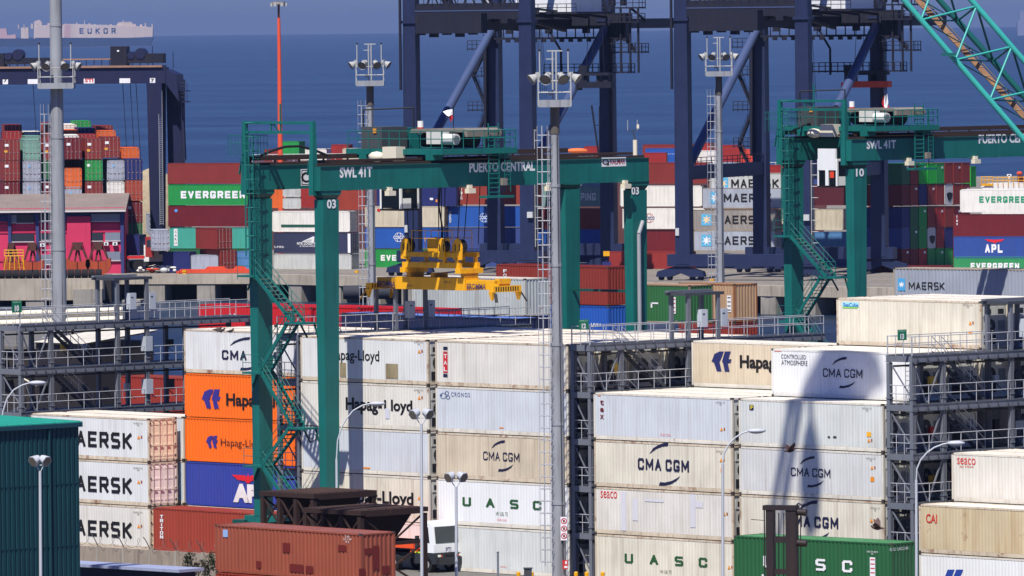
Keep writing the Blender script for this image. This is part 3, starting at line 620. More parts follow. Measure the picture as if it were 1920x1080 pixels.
def gantry(u0, u1, num, sign_px, label, length=20.6, levels=5, boxes=True):
    w_ = u1 - u0; o = thing('reefer_gantry', gp(u0, 0.0), -A, label, 'gantry', 'grey access gantries between the white stacks')
    ys = [0.15, 2.75, 8.6, 11.2, 14.6, 20.3]
    for y in ys:
        for x in (0.13, w_ - 0.13):
            mb = MB(); mb.box(x - 0.13, y - 0.03, 0, x + 0.13, y + 0.03, levels * LAY - 0.45, GALV)
            for dy in (-0.12, 0.12): mb.box(x - 0.13, y + dy - 0.015, 0.002, x + 0.13, y + dy + 0.015, levels * LAY - 0.452, GALV)
            for k in range(1, levels): mb.box(x - 0.16, y - 0.17, k * LAY + 0.3, x + 0.16, y + 0.17, k * LAY + 0.38, GALV)
            mb.build('post', o)
    for k in range(1, levels + 1):
        z = k * LAY + 0.02; mb = MB()
        for x in (0.03, w_ - 0.03): mb.box(x - 0.03, 0, z - 0.42, x + 0.03, length, z - 0.05, GALV); mb.box(x - 0.07, 0, z - 0.05, x + 0.07, length, z - 0.02, GALV); mb.box(x - 0.09, 0, z - 0.45, x + 0.09, length, z - 0.42, GALD)
        for y in (0.0, length): mb.box(0.06, y, z - 0.42, w_ - 0.06, y + 0.06, z - 0.05, GALV)
        mb.box(0.0, 0.06, z - 0.018, w_, length - 0.06, z, GALD)
        n = 24
        for j in range(n): y = 0.4 + j * (length - 0.8) / (n - 1); mb.box(w_ + 0.03, y - 0.012, z - 0.42, w_ + 0.09, y + 0.012, z - 0.05, GALD)
        mb.build('deck', o)
        mb = MB(); rails(mb, w_ - 0.03, 0.06, length - 0.1, z, 'y'); rails(mb, 0.06, 0.1, w_ - 0.1, z, 'x', 0.6)
        if k == levels: rails(mb, 0.05, 0.06, length - 0.1, z, 'y')
        for s in (0.0, 1.0):       # rounded ends of the rail panels
            for y in (0.3, 2.4, 3.1, 8.3, 8.9, 14.3, 14.9, 20.2):
                mb.tube((w_ - 0.03, y, z + 0.6), (w_ - 0.03, y, z + 1.1), 0.024, GALL, n=5, caps=False)
        mb.build('handrail', o)
        if k < levels or True:
            mb = MB(); stair(mb, (w_ * 0.5, 3.2, z), (w_ * 0.5, 6.9, z - LAY), 0.8, GALD, GALV, 'x', True, GALL); mb.build('stair', o)
            mb = MB(); zt, zb = z - 0.45, z - LAY
            mb.bar((w_ - 0.12, 0.2, zt), (w_ - 0.12, 1.3, zb + 0.05), 0.08, 0.08, GALV); mb.bar((w_ - 0.12, 2.6, zt), (w_ - 0.12, 1.4, zb + 0.05), 0.08, 0.08, GALV)
            mb.bar((0.2, 0.12, zt), (w_ - 0.2, 0.12, zb + 0.4), 0.07, 0.07, GALV)
            mb.build('brace', o)
            mb = MB()
            for x in (0.35, 0.75): mb.tube((x, 1.3, zb), (x, 1.3, zt), 0.02, GALL, n=5, caps=False)
            for j in range(9): mb.tube((0.35, 1.3, zb + 0.2 + j * 0.28), (0.75, 1.3, zb + 0.2 + j * 0.28), 0.016, GALL, n=5, caps=False)
            mb.build('ladder', o)
            mb = MB(); rnd = random.Random(num * 10 + k); pw = flat((206, 204, 198)); pr = flat((170, 40, 34)); py_ = flat((214, 170, 60))
            for j in range(9):
                y = 3.4 + j * 1.85; h = rnd.uniform(0.3, 0.7); mb.box(0.12, y, zb + 0.9, 0.34, y + rnd.uniform(0.3, 0.7), zb + 0.9 + h, rnd.choice((pw, GALD, GALD, BLK, GALD, BOXG, GALD, BLK, pr, py_)))
                mb.tube((0.2, y + 0.2, zb + 0.9), (0.25, y + 0.9, zb + 0.35), 0.03, BLK, n=5)
            mb.box(0.05, 0.4, zt - 0.30, 0.4, length - 0.4, zt - 0.2, GALD)
            mb.build('socket_panel', o)
    if boxes:
        zt = levels * LAY + 0.02
        for x in (0.12, w_ - 0.12):
            for y in (8.6, 11.2):
                mb = MB(); mb.box(x - 0.11, y - 0.12, zt, x + 0.11, y + 0.12, zt + 2.75, GALV); mb.build('post', o)
        mb = MB(); mb.box(-0.05, 8.2, zt + 2.75, w_ + 0.05, 11.6, zt + 2.93, GALD); mb.box(0.2, 8.0, zt + 2.94, 0.5, 11.8, zt + 3.05, GALV); mb.build('cable_frame', o)
        for y in (9.6, 11.35):
            mb = MB(); mb.box(w_ - 0.35, y, zt + 0.75, w_ + 0.05, y + 0.55, zt + 1.85, BOXG); mb.box(w_ + 0.05, y + 0.1, zt + 1.5, w_ + 0.055, y + 0.3, zt + 1.6, GALD); mb.build('electrical_box', o)
    for k in range(1, levels):
        mb = MB(); mb.box(w_ - 0.4, 10.9, k * LAY + 0.8, w_ + 0.12, 11.5, k * LAY + 1.8, BOXG); mb.build('electrical_box', o)
    # number board on the top rail
    if sign_px:
        x0, y0, x1, y1 = sign_px
        sg = MB(); rect(o, x0, y0, x1, y1, SGRN, axis=0, c=w_ + 0.05, mb=sg); so = sg.build('number_board', o)
        mb2 = MB(); text(o, str(num), x0 + (x1 - x0) * .3, y0 + (y1 - y0) * .38, x1 - (x1 - x0) * .28, y1 - 2, WHT, axis=0, c=w_ + 0.058, bold=0.05, mb=mb2); mb2.build('lettering', so)
        mb2 = MB(); text(o, 'PASILLO', x0 + 2, y0 + 1, x1 - 2, y0 + 4, flat((140, 200, 170)), axis=0, c=w_ + 0.058, mb=mb2); mb2.build('lettering', so)
    return o
gantry(-43.6, -41.3, 10, (22, 564, 41, 586), 'three storey grey steel gantry with a green board at the far left')
gantry(-15.25, -13.1, 11, (537, 583, 553, 601), 'grey steel gantry behind the green crane stairs, its top walkway under the yellow spreader', boxes=True)
gantry(12.45, 14.2, 12, (1085, 599, 1104, 618), 'grey steel gantry right of the tall mast, with two grey boxes on its top walkway')
gantry(39.75, 41.9, 13, (1683, 618, 1700, 638), 'grey steel gantry at the right edge with a green board on its top rail')

# ================================================================== RUBBER TYRED GANTRY CRANES
TEAL = paint((20, 102, 96), 0.45, grime=0.45, rust=0.14, grime_col=(12, 50, 48), name='teal_paint')
TEALD = paint((14, 74, 70), 0.5, grime=0.3, name='dark_teal_paint')
RAILB = paint((62, 46, 40), 0.7, grime=0.4, rust=0.2, name='rail_brown')
BLACKM = flat((30, 28, 30), 0.6); TYRE = flat((26, 26, 28), 0.9); GLASS = flat((18, 24, 28), 0.12); CREAM = flat((214, 206, 184)); MGREY = paint((128, 122, 112), grime=0.4)
def ladder(mb, x, y0, z0, z1, mat, dx=0.45, axis='x', cage=True, r=0.02):
    for k in (0, 1):
        a = (x + k * dx, y0) if axis == 'x' else (x, y0 + k * dx); mb.tube((a[0], a[1], z0), (a[0], a[1], z1), r, mat, n=5, caps=False)
    n = int((z1 - z0) / 0.3)
    for j in range(n):
        z = z0 + 0.2 + j * 0.3; b = (x + dx, y0) if axis == 'x' else (x, y0 + dx); mb.tube((x, y0, z), (b[0], b[1], z), r * 0.8, mat, n=4, caps=False)
def rtg(loc, num, trolley_y, label, W=28.0, S=6.4, HT=24.0, cabin_white=False, zoff=0.0):
    o = thing('gantry_crane', loc, -A, label, 'crane', 'green yard gantry cranes'); h = S / 2; g0, g1 = HT, HT + 1.5
    legs = {}
    for nm, x, y in (('a', -h, 0), ('b', h, 0), ('c', -h, W), ('d', h, W)):
        mb = MB(); mb.taper((x, y, 3.2), 0.62, 1.05, (x, y, HT - 0.55), 0.86, 1.32, TEAL); mb.taper((x, y, HT - 0.55), 0.7, 1.1, (x, y, HT - 0.25), 0.95, 1.5, TEALD)
        mb.box(x - 0.5, y - 0.8, HT - 0.25, x + 0.5, y + 0.8, HT, TEAL); legs[nm] = mb.build('leg', o)
    for y in (0, W):
        mb = MB(); mb.box(-h - 1.3, y - 0.5, 2.0, h + 1.3, y + 0.5, 3.2, TEAL); mb.box(-h - 2.2, y - 0.75, 1.7, -h - 1.0, y + 0.75, 2.9, TEALD); mb.box(h + 1.0, y - 0.75, 1.7, h + 2.2, y + 0.75, 2.9, TEALD); mb.build('sill_beam', o)
        for x in (-h - 0.9, -h + 0.9, h - 0.9, h + 0.9):
            mb = MB(); mb.tube((x, y - 0.3, 0.8), (x, y + 0.3, 0.8), 0.8, TYRE, n=14); mb.tube((x, y - 0.31, 0.8), (x, y + 0.31, 0.8), 0.4, TEALD, n=10); mb.box(x - 0.25, y - 0.55, 0.8, x + 0.25, y - 0.33, 2.0, TEAL); mb.box(x - 0.25, y + 0.33, 0.8, x + 0.25, y + 0.55, 2.0, TEAL); mb.build('wheel', o)
    gd = []
    for x in (-h, h):
        mb = MB(); mb.box(x - 0.55, -1.0, g0, x + 0.55, W + 0.75, g1, TEAL); mb.box(x - 0.62, -1.0, g1, x + 0.62, W + 0.75, g1 + 0.06, TEALD); mb.box(x - 0.08, -0.8, g1 + 0.06, x + 0.08, W + 0.8, g1 + 0.22, RAILB)
        for k in range(9): y = 1.5 + k * 3.1; mb.box(x - 0.62, y, g0 - 0.02, x + 0.62, y + 0.03, g0 + 0.1, TEALD)
        gd.append(mb.build('girder', o))
    G2 = gd[1]
    mb = MB(); mb.box(-h - 1.05, -0.6, g1 + 0.35, -h - 0.6, W + 0.6, g1 + 0.65, RAILB); mb.box(h - 1.2, -0.6, g1 + 0.25, h - 0.8, W + 0.6, g1 + 0.42, RAILB)
    for k in range(14): y = k * W / 13; mb.box(-h - 1.0, y, g1 + 0.06, -h - 0.9, y + 0.1, g1 + 0.35, BLACKM)
    mb.path([(-h + 0.2, 6 * i / 5 - 0.4, g1 + 0.55 + 0.7 * math.sin(i * 0.62)) for i in range(6)], 0.09, BLACKM)
    mb.build('cable_tray', o)
    # end frame above the near girder ends
    mb = MB(); zf = g1 + 2.9
    for x in (-h - 0.35, h - 0.2): mb.taper((x, -0.9, g0 - 0.3), 0.45, 0.45, (x, -0.9, zf), 0.26, 0.26, TEAL); mb.bar((x, -0.9, zf - 1.2), (x - 0.6, -0.9, g1 - 0.5), 0.09, 0.09, TEAL)
    for z in (zf - 0.1, zf - 0.72): mb.bar((-h - 0.35, -0.9, z), (h - 0.2, -0.9, z), 0.17, 0.17, TEAL)
    mb.bar((-h + 2.2, -0.9, zf), (-h + 3.0, -0.9, zf - 0.72), 0.06, 0.06, TEALD); mb.bar((-h + 3.1, -0.9, zf - 0.7), (-h + 3.1, -0.9, zf + 1.1), 0.09, 0.09, TEAL); mb.bar((-h + 2.2, -0.9, zf - 0.1), (-h + 2.2, -0.9, zf - 0.72), 0.09, 0.09, TEAL)
    mb.build('end_frame', o)
    # caged ladder on the left leg, then zigzag stairs
    xl = -h + 0.45; zL = 18.6
    mb = MB(); ladder(mb, xl, -0.9, zL, g1 + 2.0, TEAL, 0.5)
    for k in range(10):
        z = zL + 1.6 + k * 0.9
        pts = [(xl - 0.1, -0.9, z), (xl - 0.15, -1.5, z), (xl + 0.25, -1.8, z), (xl + 0.65, -1.5, z), (xl + 0.6, -0.9, z)]; mb.path(pts, 0.032, TEAL, 4)
    for dx, dy in ((-0.15, -1.5), (0.05, -1.68), (0.25, -1.8), (0.45, -1.68), (0.65, -1.5)): mb.tube((xl + dx, dy, zL + 1.2), (xl + dx, dy, g1 + 1.6), 0.035, TEAL, n=4, caps=False)
    for y in (-1.8, -0.5): rails(mb, y, xl - 1.4, xl + 0.9, g1 + 0.9, 'x', 0.32, 0.022, TEAL)
    mb.build('caged_ladder', o)
    def landing(x0, x1, z):
        mb = MB(); mb.box(x0, -1.75, z - 0.12, x1, -0.55, z, TEAL); rails(mb, -1.72, x0 + 0.03, x1 - 0.03, z, 'x', 0.8, 0.022, TEAL)
        mb.bar((x0 + 0.2, -0.6, z - 0.1), (x0 + 0.9 if x0 > -1 else x0 - 0.3, -0.6, z - 1.0), 0.09, 0.09, TEALD); mb.bar((x1 - 0.2, -0.6, z - 0.1), (x1 + 0.1, -0.6, z - 0.9), 0.09, 0.09, TEALD)
        mb.build('landing', o)
    zs = [18.6, 15.7, 12.45, 9.05, 6.5, 3.4]
    landing(-h - 0.3, -h + 1.35, zs[0]); landing(h - 2.2, h - 0.4, zs[1]); landing(-h + 0.1, -h + 1.9, zs[2]); landing(h - 2.0, h - 0.4, zs[3]); landing(-h + 0.1, -h + 1.9, zs[4])
    ends = [((-h + 1.3, zs[0]), (h - 1.5, zs[1])), ((h - 2.0, zs[1]), (-h + 1.6, zs[2])), ((-h + 1.8, zs[2]), (h - 1.6, zs[3])), ((h - 1.9, zs[3]), (-h + 1.7, zs[4])), ((-h + 1.8, zs[4]), (h - 1.2, zs[5]))]
    for i, ((xa, za), (xb, zb)) in enumerate(ends):
        mb = MB(); stair(mb, (xa, -1.15, za), (xb, -1.15, zb), 1.0, TEAL, flat((120, 130, 120)) if i == 0 else TEALD, 'y'); mb.build('stair', o)
    # far cross bracing bar and cable pipe on the right far leg
    mb = MB(); mb.bar((-h, W, 16.8), (h, W, 16.8), 0.16, 0.16, TEALD); mb.build('tie_bar', o)
    mb = MB(); mb.path([(h + 0.5, W + 0.2, HT - 2.6), (h + 0.58, W - 0.25, HT - 3.4), (h + 0.58, W - 0.25, 4)], 0.14, paint((150, 152, 156), grime=0.2), 8); mb.tube((h + 0.58, W - 0.25, 11.6), (h + 0.58, W - 0.25, 13.6), 0.25, CREAM, n=8); mb.build('cable_pipe', o)
    # work lights under the girder
    for y in (4.6, 11.5, 18.5, 25.3):
        mb = MB(); mb.box(h + 0.2, y, g0 - 0.1, h + 0.8, y + 0.3, g0 + 0.12, CREAM); mb.box(h + 0.5, y - 0.1, g0 - 0.42, h + 0.9, y + 0.5, g0 - 0.12, CREAM); mb.build('work_light', o)
    # trolley
    ty = trolley_y; zp = g1 + 0.95; tr = MB()
    tr.box(-h - 1.6, ty, zp - 0.35, h + 1.2, ty + 0.4, zp, TEAL); tr.box(-h - 1.6, ty + 6.2, zp - 0.35, h + 1.2, ty + 6.6, zp, TEAL)
    for x in (-h - 1.6, -0.3, h + 0.9): tr.box(x, ty + 0.4, zp - 0.35, x + 0.3, ty + 6.2, zp, TEAL)
    tr.box(-h - 1.3, ty + 0.4, zp - 0.06, h + 0.9, ty + 6.2, zp - 0.02, TEALD)
    for x in (-h, h):
        for y in (ty + 0.4, ty + 6.1): tr.box(x - 0.35, y - 0.4, g1 + 0.24, x + 0.35, y + 0.5, zp - 0.352, TEAL); tr.tube((x - 0.15, y, g1 + 0.42), (x + 0.15, y, g1 + 0.42), 0.22, BLACKM, n=10)
    T = tr.build('trolley', o)
    mb = MB()
    rails(mb, h + 1.15, ty + 0.1, ty + 6.5, zp + 0.05, 'y', 0.9, 0.03, TEAL); rails(mb, ty + 0.08, -h - 1.5, h + 1.1, zp + 0.05, 'x', 1.0, 0.03, TEAL); rails(mb, ty + 6.5, -h - 1.5, h + 1.1, zp + 0.05, 'x', 1.0, 0.03, TEAL); mb.build('handrail', T)
    mb = MB(); mb.tube((-1.2, ty + 3.6, zp + 0.55), (h + 0.2, ty + 3.6, zp + 0.55), 0.5, BLACKM, n=14); mb.tube((h + 0.2, ty + 3.6, zp + 0.6), (h + 0.35, ty + 3.6, zp + 0.6), 0.58, BLACKM, n=14); mb.build('hoist_drum', T)
    mb = MB(); mb.prism([(-1.6, zp + 1.0), (-1.3, zp + 1.25), (h + 0.4, zp + 1.3), (h + 0.8, zp + 1.15), (h + 0.8, zp + 0.75), (h + 0.55, zp + 0.75), (h + 0.5, zp + 1.05)], ty + 2.6, ty + 5.6, MGREY); mb.build('drum_cover', T)
    mb = MB(); mb.tube((h - 0.6, ty + 1.9, zp + 0.6), (h + 0.5, ty + 1.9, zp + 0.6), 0.36, flat((214, 214, 210)), n=14); mb.tube((h + 0.5, ty + 1.9, zp + 0.6), (h + 0.56, ty + 1.9, zp + 0.6), 0.25, flat((110, 112, 116)), n=12); mb.box(h - 1.9, ty + 1.5, zp + 0.3, h - 0.6, ty + 2.3, zp + 1.1, flat((200, 198, 190))); mb.build('hoist_motor', T)
    mb = MB(); mb.box(-h - 1.0, ty + 0.8, zp, -h + 1.0, ty + 3.0, zp + 1.4, paint((70, 74, 76), grime=0.5)); mb.box(-h - 1.0, ty + 3.2, zp, -h + 0.6, ty + 4.6, zp + 1.3, TEAL); mb.box(-h + 0.2, ty + 0.74, zp + 1.0, -h + 0.5, ty + 0.78, zp + 1.3, flat((206, 140, 40))); mb.build('electrical_cabinet', T)
    mb = MB(); mb.path([(-h - 1.0, ty + 1.0, zp + 1.4), (-h - 1.0, ty + 1.0, zp + 2.5), (-h + 1.2, ty + 3.4, zp + 2.6), (-h + 1.2, ty + 3.4, zp + 1.3)], 0.05, BLACKM, 5); mb.build('pipe_frame', T)
    mb = MB(); mb.box(-0.6, ty - 0.6, zp - 0.75, 0.7, ty + 0.2, zp + 0.15, CREAM); mb.dome((-1.6, ty - 0.2, zp - 0.5), 0.7, 0.4, 0.35, CREAM); mb.build('gearbox', T)
    mb = MB(); mb.tube((-0.9, ty + 3.0, zp + 0.9), (-0.9, ty + 3.0, zp + 1.75), 0.2, flat((226, 224, 218)), n=10); mb.tube((-0.9, ty + 3.0, zp + 1.2), (-0.9, ty + 3.0, zp + 1.35), 0.21, flat((186, 60, 50)), n=10); mb.build('beacon', T)
    mb = MB(); ladder(mb, h + 1.05, ty + 4.2, g0 - 0.6, zp + 1.6, TEAL, 0.9, 'y', r=0.045); ladder(mb, h + 1.05, ty + 5.6, g0 - 0.4, zp + 1.2, TEAL, 0.5, 'y', r=0.03); mb.box(h + 0.8, ty + 3.6, g0 - 0.75, h + 1.5, ty + 6.0, g0 - 0.6, TEAL); mb.box(h + 0.9, ty + 5.2, g0 + 0.05, h + 1.3, ty + 5.6, g0 + 0.5, MGREY); mb.build('service_ladder', T)
    # cabin hanging below the girders
    cb = MB(); x0, x1, y0, y1, z0, z1 = -h + 2.3, -h + 4.3, ty - 0.6, ty + 1.0, g0 - (1.95 if cabin_white else 1.5), g0 + 0.1
    wm = flat((224, 226, 226)) if cabin_white else TEAL
    cb.box(x0, y0, z0, x1, y1, z0 + 0.12, BLACKM); cb.box(x0, y0, z1 - 0.15, x1, y1, z1, wm)
    for x in (x0, x1 - 0.14):
        for y in (y0, y1 - 0.14): cb.box(x, y, z0 + 0.122, x + 0.14, y + 0.14, z1 - 0.152, flat((222, 224, 224)))
    cb.box(x1 - 0.02, y0 + 0.2, z0 + 0.15, x1, y0 + 0.9, z0 + 0.8, flat((222, 224, 222)))
    if cabin_white: cb.box(x0 + 0.1, y0 - 0.04, z0 + 1.25, x1 - 0.1, y0 + 0.1, z1 + 0.75, wm); cb.box(x0 + 0.85, y0 - 0.05, z0 + 0.15, x0 + 1.15, y0 + 0.1, z0 + 1.25, wm); cb.box(x0 + 1.3, y0 - 0.03, z0 + 0.7, x0 + 1.7, y0 - 0.01, z0 + 1.15, flat((214, 70, 40)))
    CB = cb.build('operator_cabin', T)
    mb = MB(); mb.box(x0 + 0.03, y0 + 0.03, z0 + 0.16, x1 - 0.03, y1 - 0.03, z1 - 0.2, GLASS); mb.build('cabin_window', CB)
    o['h'] = h; return o, legs, gd, T
H03 = gp(-8.52, -4.3)
r3, L3, GD3, T3 = rtg(H03, 3, 8.8, 'green gantry crane straddling the white stacks, with the yellow spreader hanging from it', W=27.0)
XF = 3.2 + 0.56
text(r3, 'SWL 41T', 637, 313, 698, 333, WHT, axis=0, c=XF, bold=0.035); text(r3, 'PUERTO CENTRAL', 880, 303, 1003, 322, WHT, axis=0, c=XF, bold=0.035)
text(r3, '03', 613, 374, 630, 391, WHT, axis=0, c=3.2 + 0.46, bold=0.03); text(r3, '03', 1184, 350, 1198, 365, WHT, axis=0, c=3.2 + 0.46, bold=0.03)
def maker_sign(o, x0, y0, x1, y1, c, wide=True):
    mb = MB(); rect(o, x0, y0, x1, y1, WHT, axis=0, c=c, mb=mb); w_ = (y1 - y0) * 0.9 if wide else x1 - x0
    cx_, cy_ = x0 + w_ * 0.45, (y0 + y1) / 2; r = (y1 - y0) * 0.33
    if not wide: rect(o, x0 + 1.5, y0 + 1.5, x1 - 1.5, y0 + 3, BLK, axis=0, c=c + .006, mb=mb); rect(o, x0 + 1.5, y1 - 3, x1 - 1.5, y1 - 1.5, BLK, axis=0, c=c + .006, mb=mb); rect(o, x0 + 1.5, y0 + 3, x0 + 3, y1 - 3, BLK, axis=0, c=c + .006, mb=mb)
    pts = [(cx_ + r * math.cos(t), cy_ - r * math.sin(t)) for t in [0.6 + i * 0.5 for i in range(11)]]
    for i in range(10): a, b = pts[i], pts[i + 1]; poly(o, [a, b, (cx_ + (b[0] - cx_) * .6, cy_ + (b[1] - cy_) * .6), (cx_ + (a[0] - cx_) * .6, cy_ + (a[1] - cy_) * .6)], BLK, axis=0, c=c + .006, mb=mb)
    poly(o, [(cx_ + r * .5, cy_ - r * .7), (cx_ + r * 1.2, cy_ - r * .3), (cx_ + r * 1.3, cy_ + r * 1.2), (cx_ + r * .4, cy_ + r * 1.2), (cx_ + r * .8, cy_ + r * .1)], BLK, axis=0, c=c + .006, mb=mb)
    s = mb.build('maker_plate', o)
    if wide: mb = MB(); text(o, 'KALMAR', x0 + w_ + 1, y0 + 2, x1 - 2, y1 - 4, flat((160, 40, 44)), axis=0, c=c + .006, bold=0.02, mb=mb); mb.build('lettering', s)
maker_sign(r3, 1128, 295, 1174, 312, XF); maker_sign(r3, 564, 317, 588, 348, -3.2 + 0.56, False)
p10 = P(1607, 560, 556); u10, v10 = uv_of(p10)
r10, L10, GD10, T10 = rtg(gp(u10 - 3.2, v10, 0.35), 10, 0.8, 'green gantry crane further back at the right, with a white cabin under its near end', cabin_white=True, zoff=0.3)
text(r10, 'SWL 41T', 1625, 263, 1680, 279, WHT, axis=0, c=XF, bold=0.035); text(r10, 'PUERTO CENTRAL', 1835, 251, 1955, 268, WHT, axis=0, c=XF, bold=0.035); text(r10, '10', 1605, 316, 1620, 331, WHT, axis=0, c=3.2 + 0.46, bold=0.03)
# ropes of the far crane
# flags
def flag(px, py_top, py_bot, D, pts, label):
    a = P(px, py_top, D); b = P(px, py_bot, D); o = thing('flag', b, 0, label, 'flag'); mb = MB(); mb.tube((0, 0, 0), a - b, 0.035, BLACKM, n=6); mb.build('flagpole', o)
    k = D / FPX; mb = MB()
    for (poly_, m) in pts:
        q = [Vector(((x - px) * k, 0.25 * math.sin(i * 1.3) * 0.6, (a - b).z - (y - py_top) * k)) for i, (x, y) in enumerate(poly_)]; n = len(q)
        mb.mesh(q + [v + Vector((0, 0.02, 0)) for v in q], [tuple(range(n)), tuple(range(2 * n - 1, n - 1, -1))] + [(i, i + n, (i + 1) % n + n, (i + 1) % n) for i in range(n)], m)
    mb.build('cloth', o)
FR = flat((196, 34, 36)); FW = flat((232, 232, 232)); FBL = flat((40, 60, 140))
flag(850, 199, 262, 500, [([(849, 205), (840, 206), (831, 209), (838, 216), (842, 218), (849, 214)], FW), ([(849, 215), (842, 219), (845, 229), (849, 222)], FR)], 'white and red flag on a thin pole over the front crane trolley')
flag(1661, 168, 230, 560, [([(1660, 176), (1664, 176), (1666, 192), (1663, 204), (1658, 200), (1658, 188)], FW), ([(1657, 180), (1654, 194), (1658, 203), (1666, 208), (1667, 196), (1663, 204), (1658, 200)], FR), ([(1659, 170), (1663, 170), (1663, 175), (1659, 175)], FBL)], 'drooping red and white flag over the rear crane trolley')

# ================================================================== SPREADER
YEL = paint((226, 164, 18), 0.45, grime=0.35, rust=0.03, grime_col=(120, 84, 14), name='yellow_paint')
YELD = paint((180, 128, 18), 0.5, grime=0.4, name='dull_yellow')
sp0 = P(832, 532, 501.2); s_ = thing('container_spreader', sp0, -A, 'yellow lifting spreader with pulleys and a head frame, hanging over the white stacks', 'spreader')
mb = MB(); mb.box(-4.0, -0.62, -0.38, 2.7, 0.62, 0.42, YEL); mb.build('main_beam', s_)
mb = MB(); mb.box(2.702, -0.5, -0.30, 5.75, 0.5, 0.30, YEL); mb.box(5.4, -0.5, 0.1, 5.85, 0.5, 0.42, YEL); mb.build('telescopic_arm', s_)
mb = MB(); mb.box(-5.9, -0.5, -0.30, -4.002, 0.5, 0.34, YELD); mb.build('telescopic_arm', s_)
for x in (-6.0, 5.85):
    mb = MB(); mb.box(x - 0.2, -1.22, -0.42, x + 0.2, 1.22, -0.02, YEL)
    for y in (-1.15, 1.15): mb.taper((x, y, -0.95), 0.12, 0.12, (x, y, -0.4), 0.36, 0.34, YEL); mb.bar((x + (0.3 if x > 0 else -0.3), y, -0.5), (x + (0.6 if x > 0 else -0.6), y * 1.15, -1.05), 0.2, 0.05, YELD if x < 0 else BLACKM)
    for k in range(10): y = -1.02 + k * 0.21; mb.box(x + 0.201, y, -0.36, x + 0.21, y + 0.09, -0.08, BLACKM)
    mb.build('end_beam', s_)
mb = MB()
mb.box(-3.0, -0.9, 1.05, 2.5, -0.65, 1.4, YEL); mb.box(-3.0, 0.65, 1.05, 2.5, 0.9, 1.4, YEL); mb.box(-3.1, -1.0, 0.72, -2.6, 1.0, 1.05, YEL); mb.box(2.2, -1.0, 0.72, 2.7, 1.0, 1.05, YEL)
for x in (-2.9, -0.6, 2.3): mb.box(x, -0.6, 0.42, x + 0.35, 0.6, 0.72, YELD)
mb.box(-2.8, -0.95, 1.75, 2.4, -0.75, 2.05, YEL); mb.box(-2.8, 0.75, 1.75, 2.4, 0.95, 2.05, YEL); mb.box(-0.9, -0.6, 1.9, 0.1, 0.5, 2.9, YEL)
for x in (-2.6, 0.9, 2.1): mb.box(x, -0.9, 1.4, x + 0.2, -0.7, 1.75, YEL); mb.box(x, 0.7, 1.4, x + 0.2, 0.9, 1.75, YEL)
HB = mb.build('head_block', s_)
for x, y in ((-2.7, -0.6), (2.3, -0.6), (-1.3, 0.8), (1.0, -0.8)):
    mb = MB(); mb.tube((x, y - 0.18, 2.45), (x, y + 0.18, 2.45), 0.47 if abs(x) > 2 else 0.36, BLACKM, n=16); q = 0.42 if abs(x) > 2 else 0.28
    mb.prism([(x - q, 1.6), (x + q, 1.6), (x + q * 1.1, 2.4), (x + q * 0.7, 2.85), (x, 3.0), (x - q * 0.7, 2.85), (x - q * 1.1, 2.4)], y - 0.3, y - 0.22, YEL)
    for dx in (-0.22, 0.18): mb.box(x + dx, y - 0.305, 2.15, x + dx + 0.1, y - 0.301, 2.6, BLACKM)
    mb.build('pulley', HB)
mb = MB(); rails(mb, -0.95, -2.0, 1.9, 2.35, 'x', 1.2, 0.025, YEL); rails(mb, 0.95, -2.2, 1.7, 2.35, 'x', 1.2, 0.025, YEL); mb.build('handrail', HB)
ztop = 24.6 - sp0.z
mb = MB()
for x, y, xt, yt in ((-2.7, -0.6, -2.5, -0.9), (-2.2, -0.6, -2.0, -0.8), (-1.3, 0.8, -1.2, 0.7), (-0.2, 0.0, -0.2, 0.1), (1.0, -0.8, 0.9, -0.6), (2.0, -0.6, 1.9, -0.1), (2.6, -0.6, 2.4, 0.1), (2.7, 0.6, 2.5, 1.0)): mb.tube((x, y, 2.6), (xt, yt, ztop), 0.032, BLACKM, n=5, caps=False)
mb.path([(-0.4, 0.2, 2.4), (-0.3, 0.25, 3.4), (-0.6, 0.2, 5), (-0.5, 0.3, ztop)], 0.06, BLACKM, 5)
mb.build('rope', s_)
SPN = flat((50, 40, 80))
text(s_, 'BROMMA', 707, 527, 741, 538, SPN, c=-0.63, bold=0.02); text(s_, 'BROMMA', 875, 532, 911, 543, SPN, c=-0.63, bold=0.02); text(s_, 'KALMAR', 763, 534, 774, 537, SPN, c=-0.63, bold=0); text(s_, 'SWL 41T', 833, 527, 847, 531, SPN, c=-0.63, bold=0)

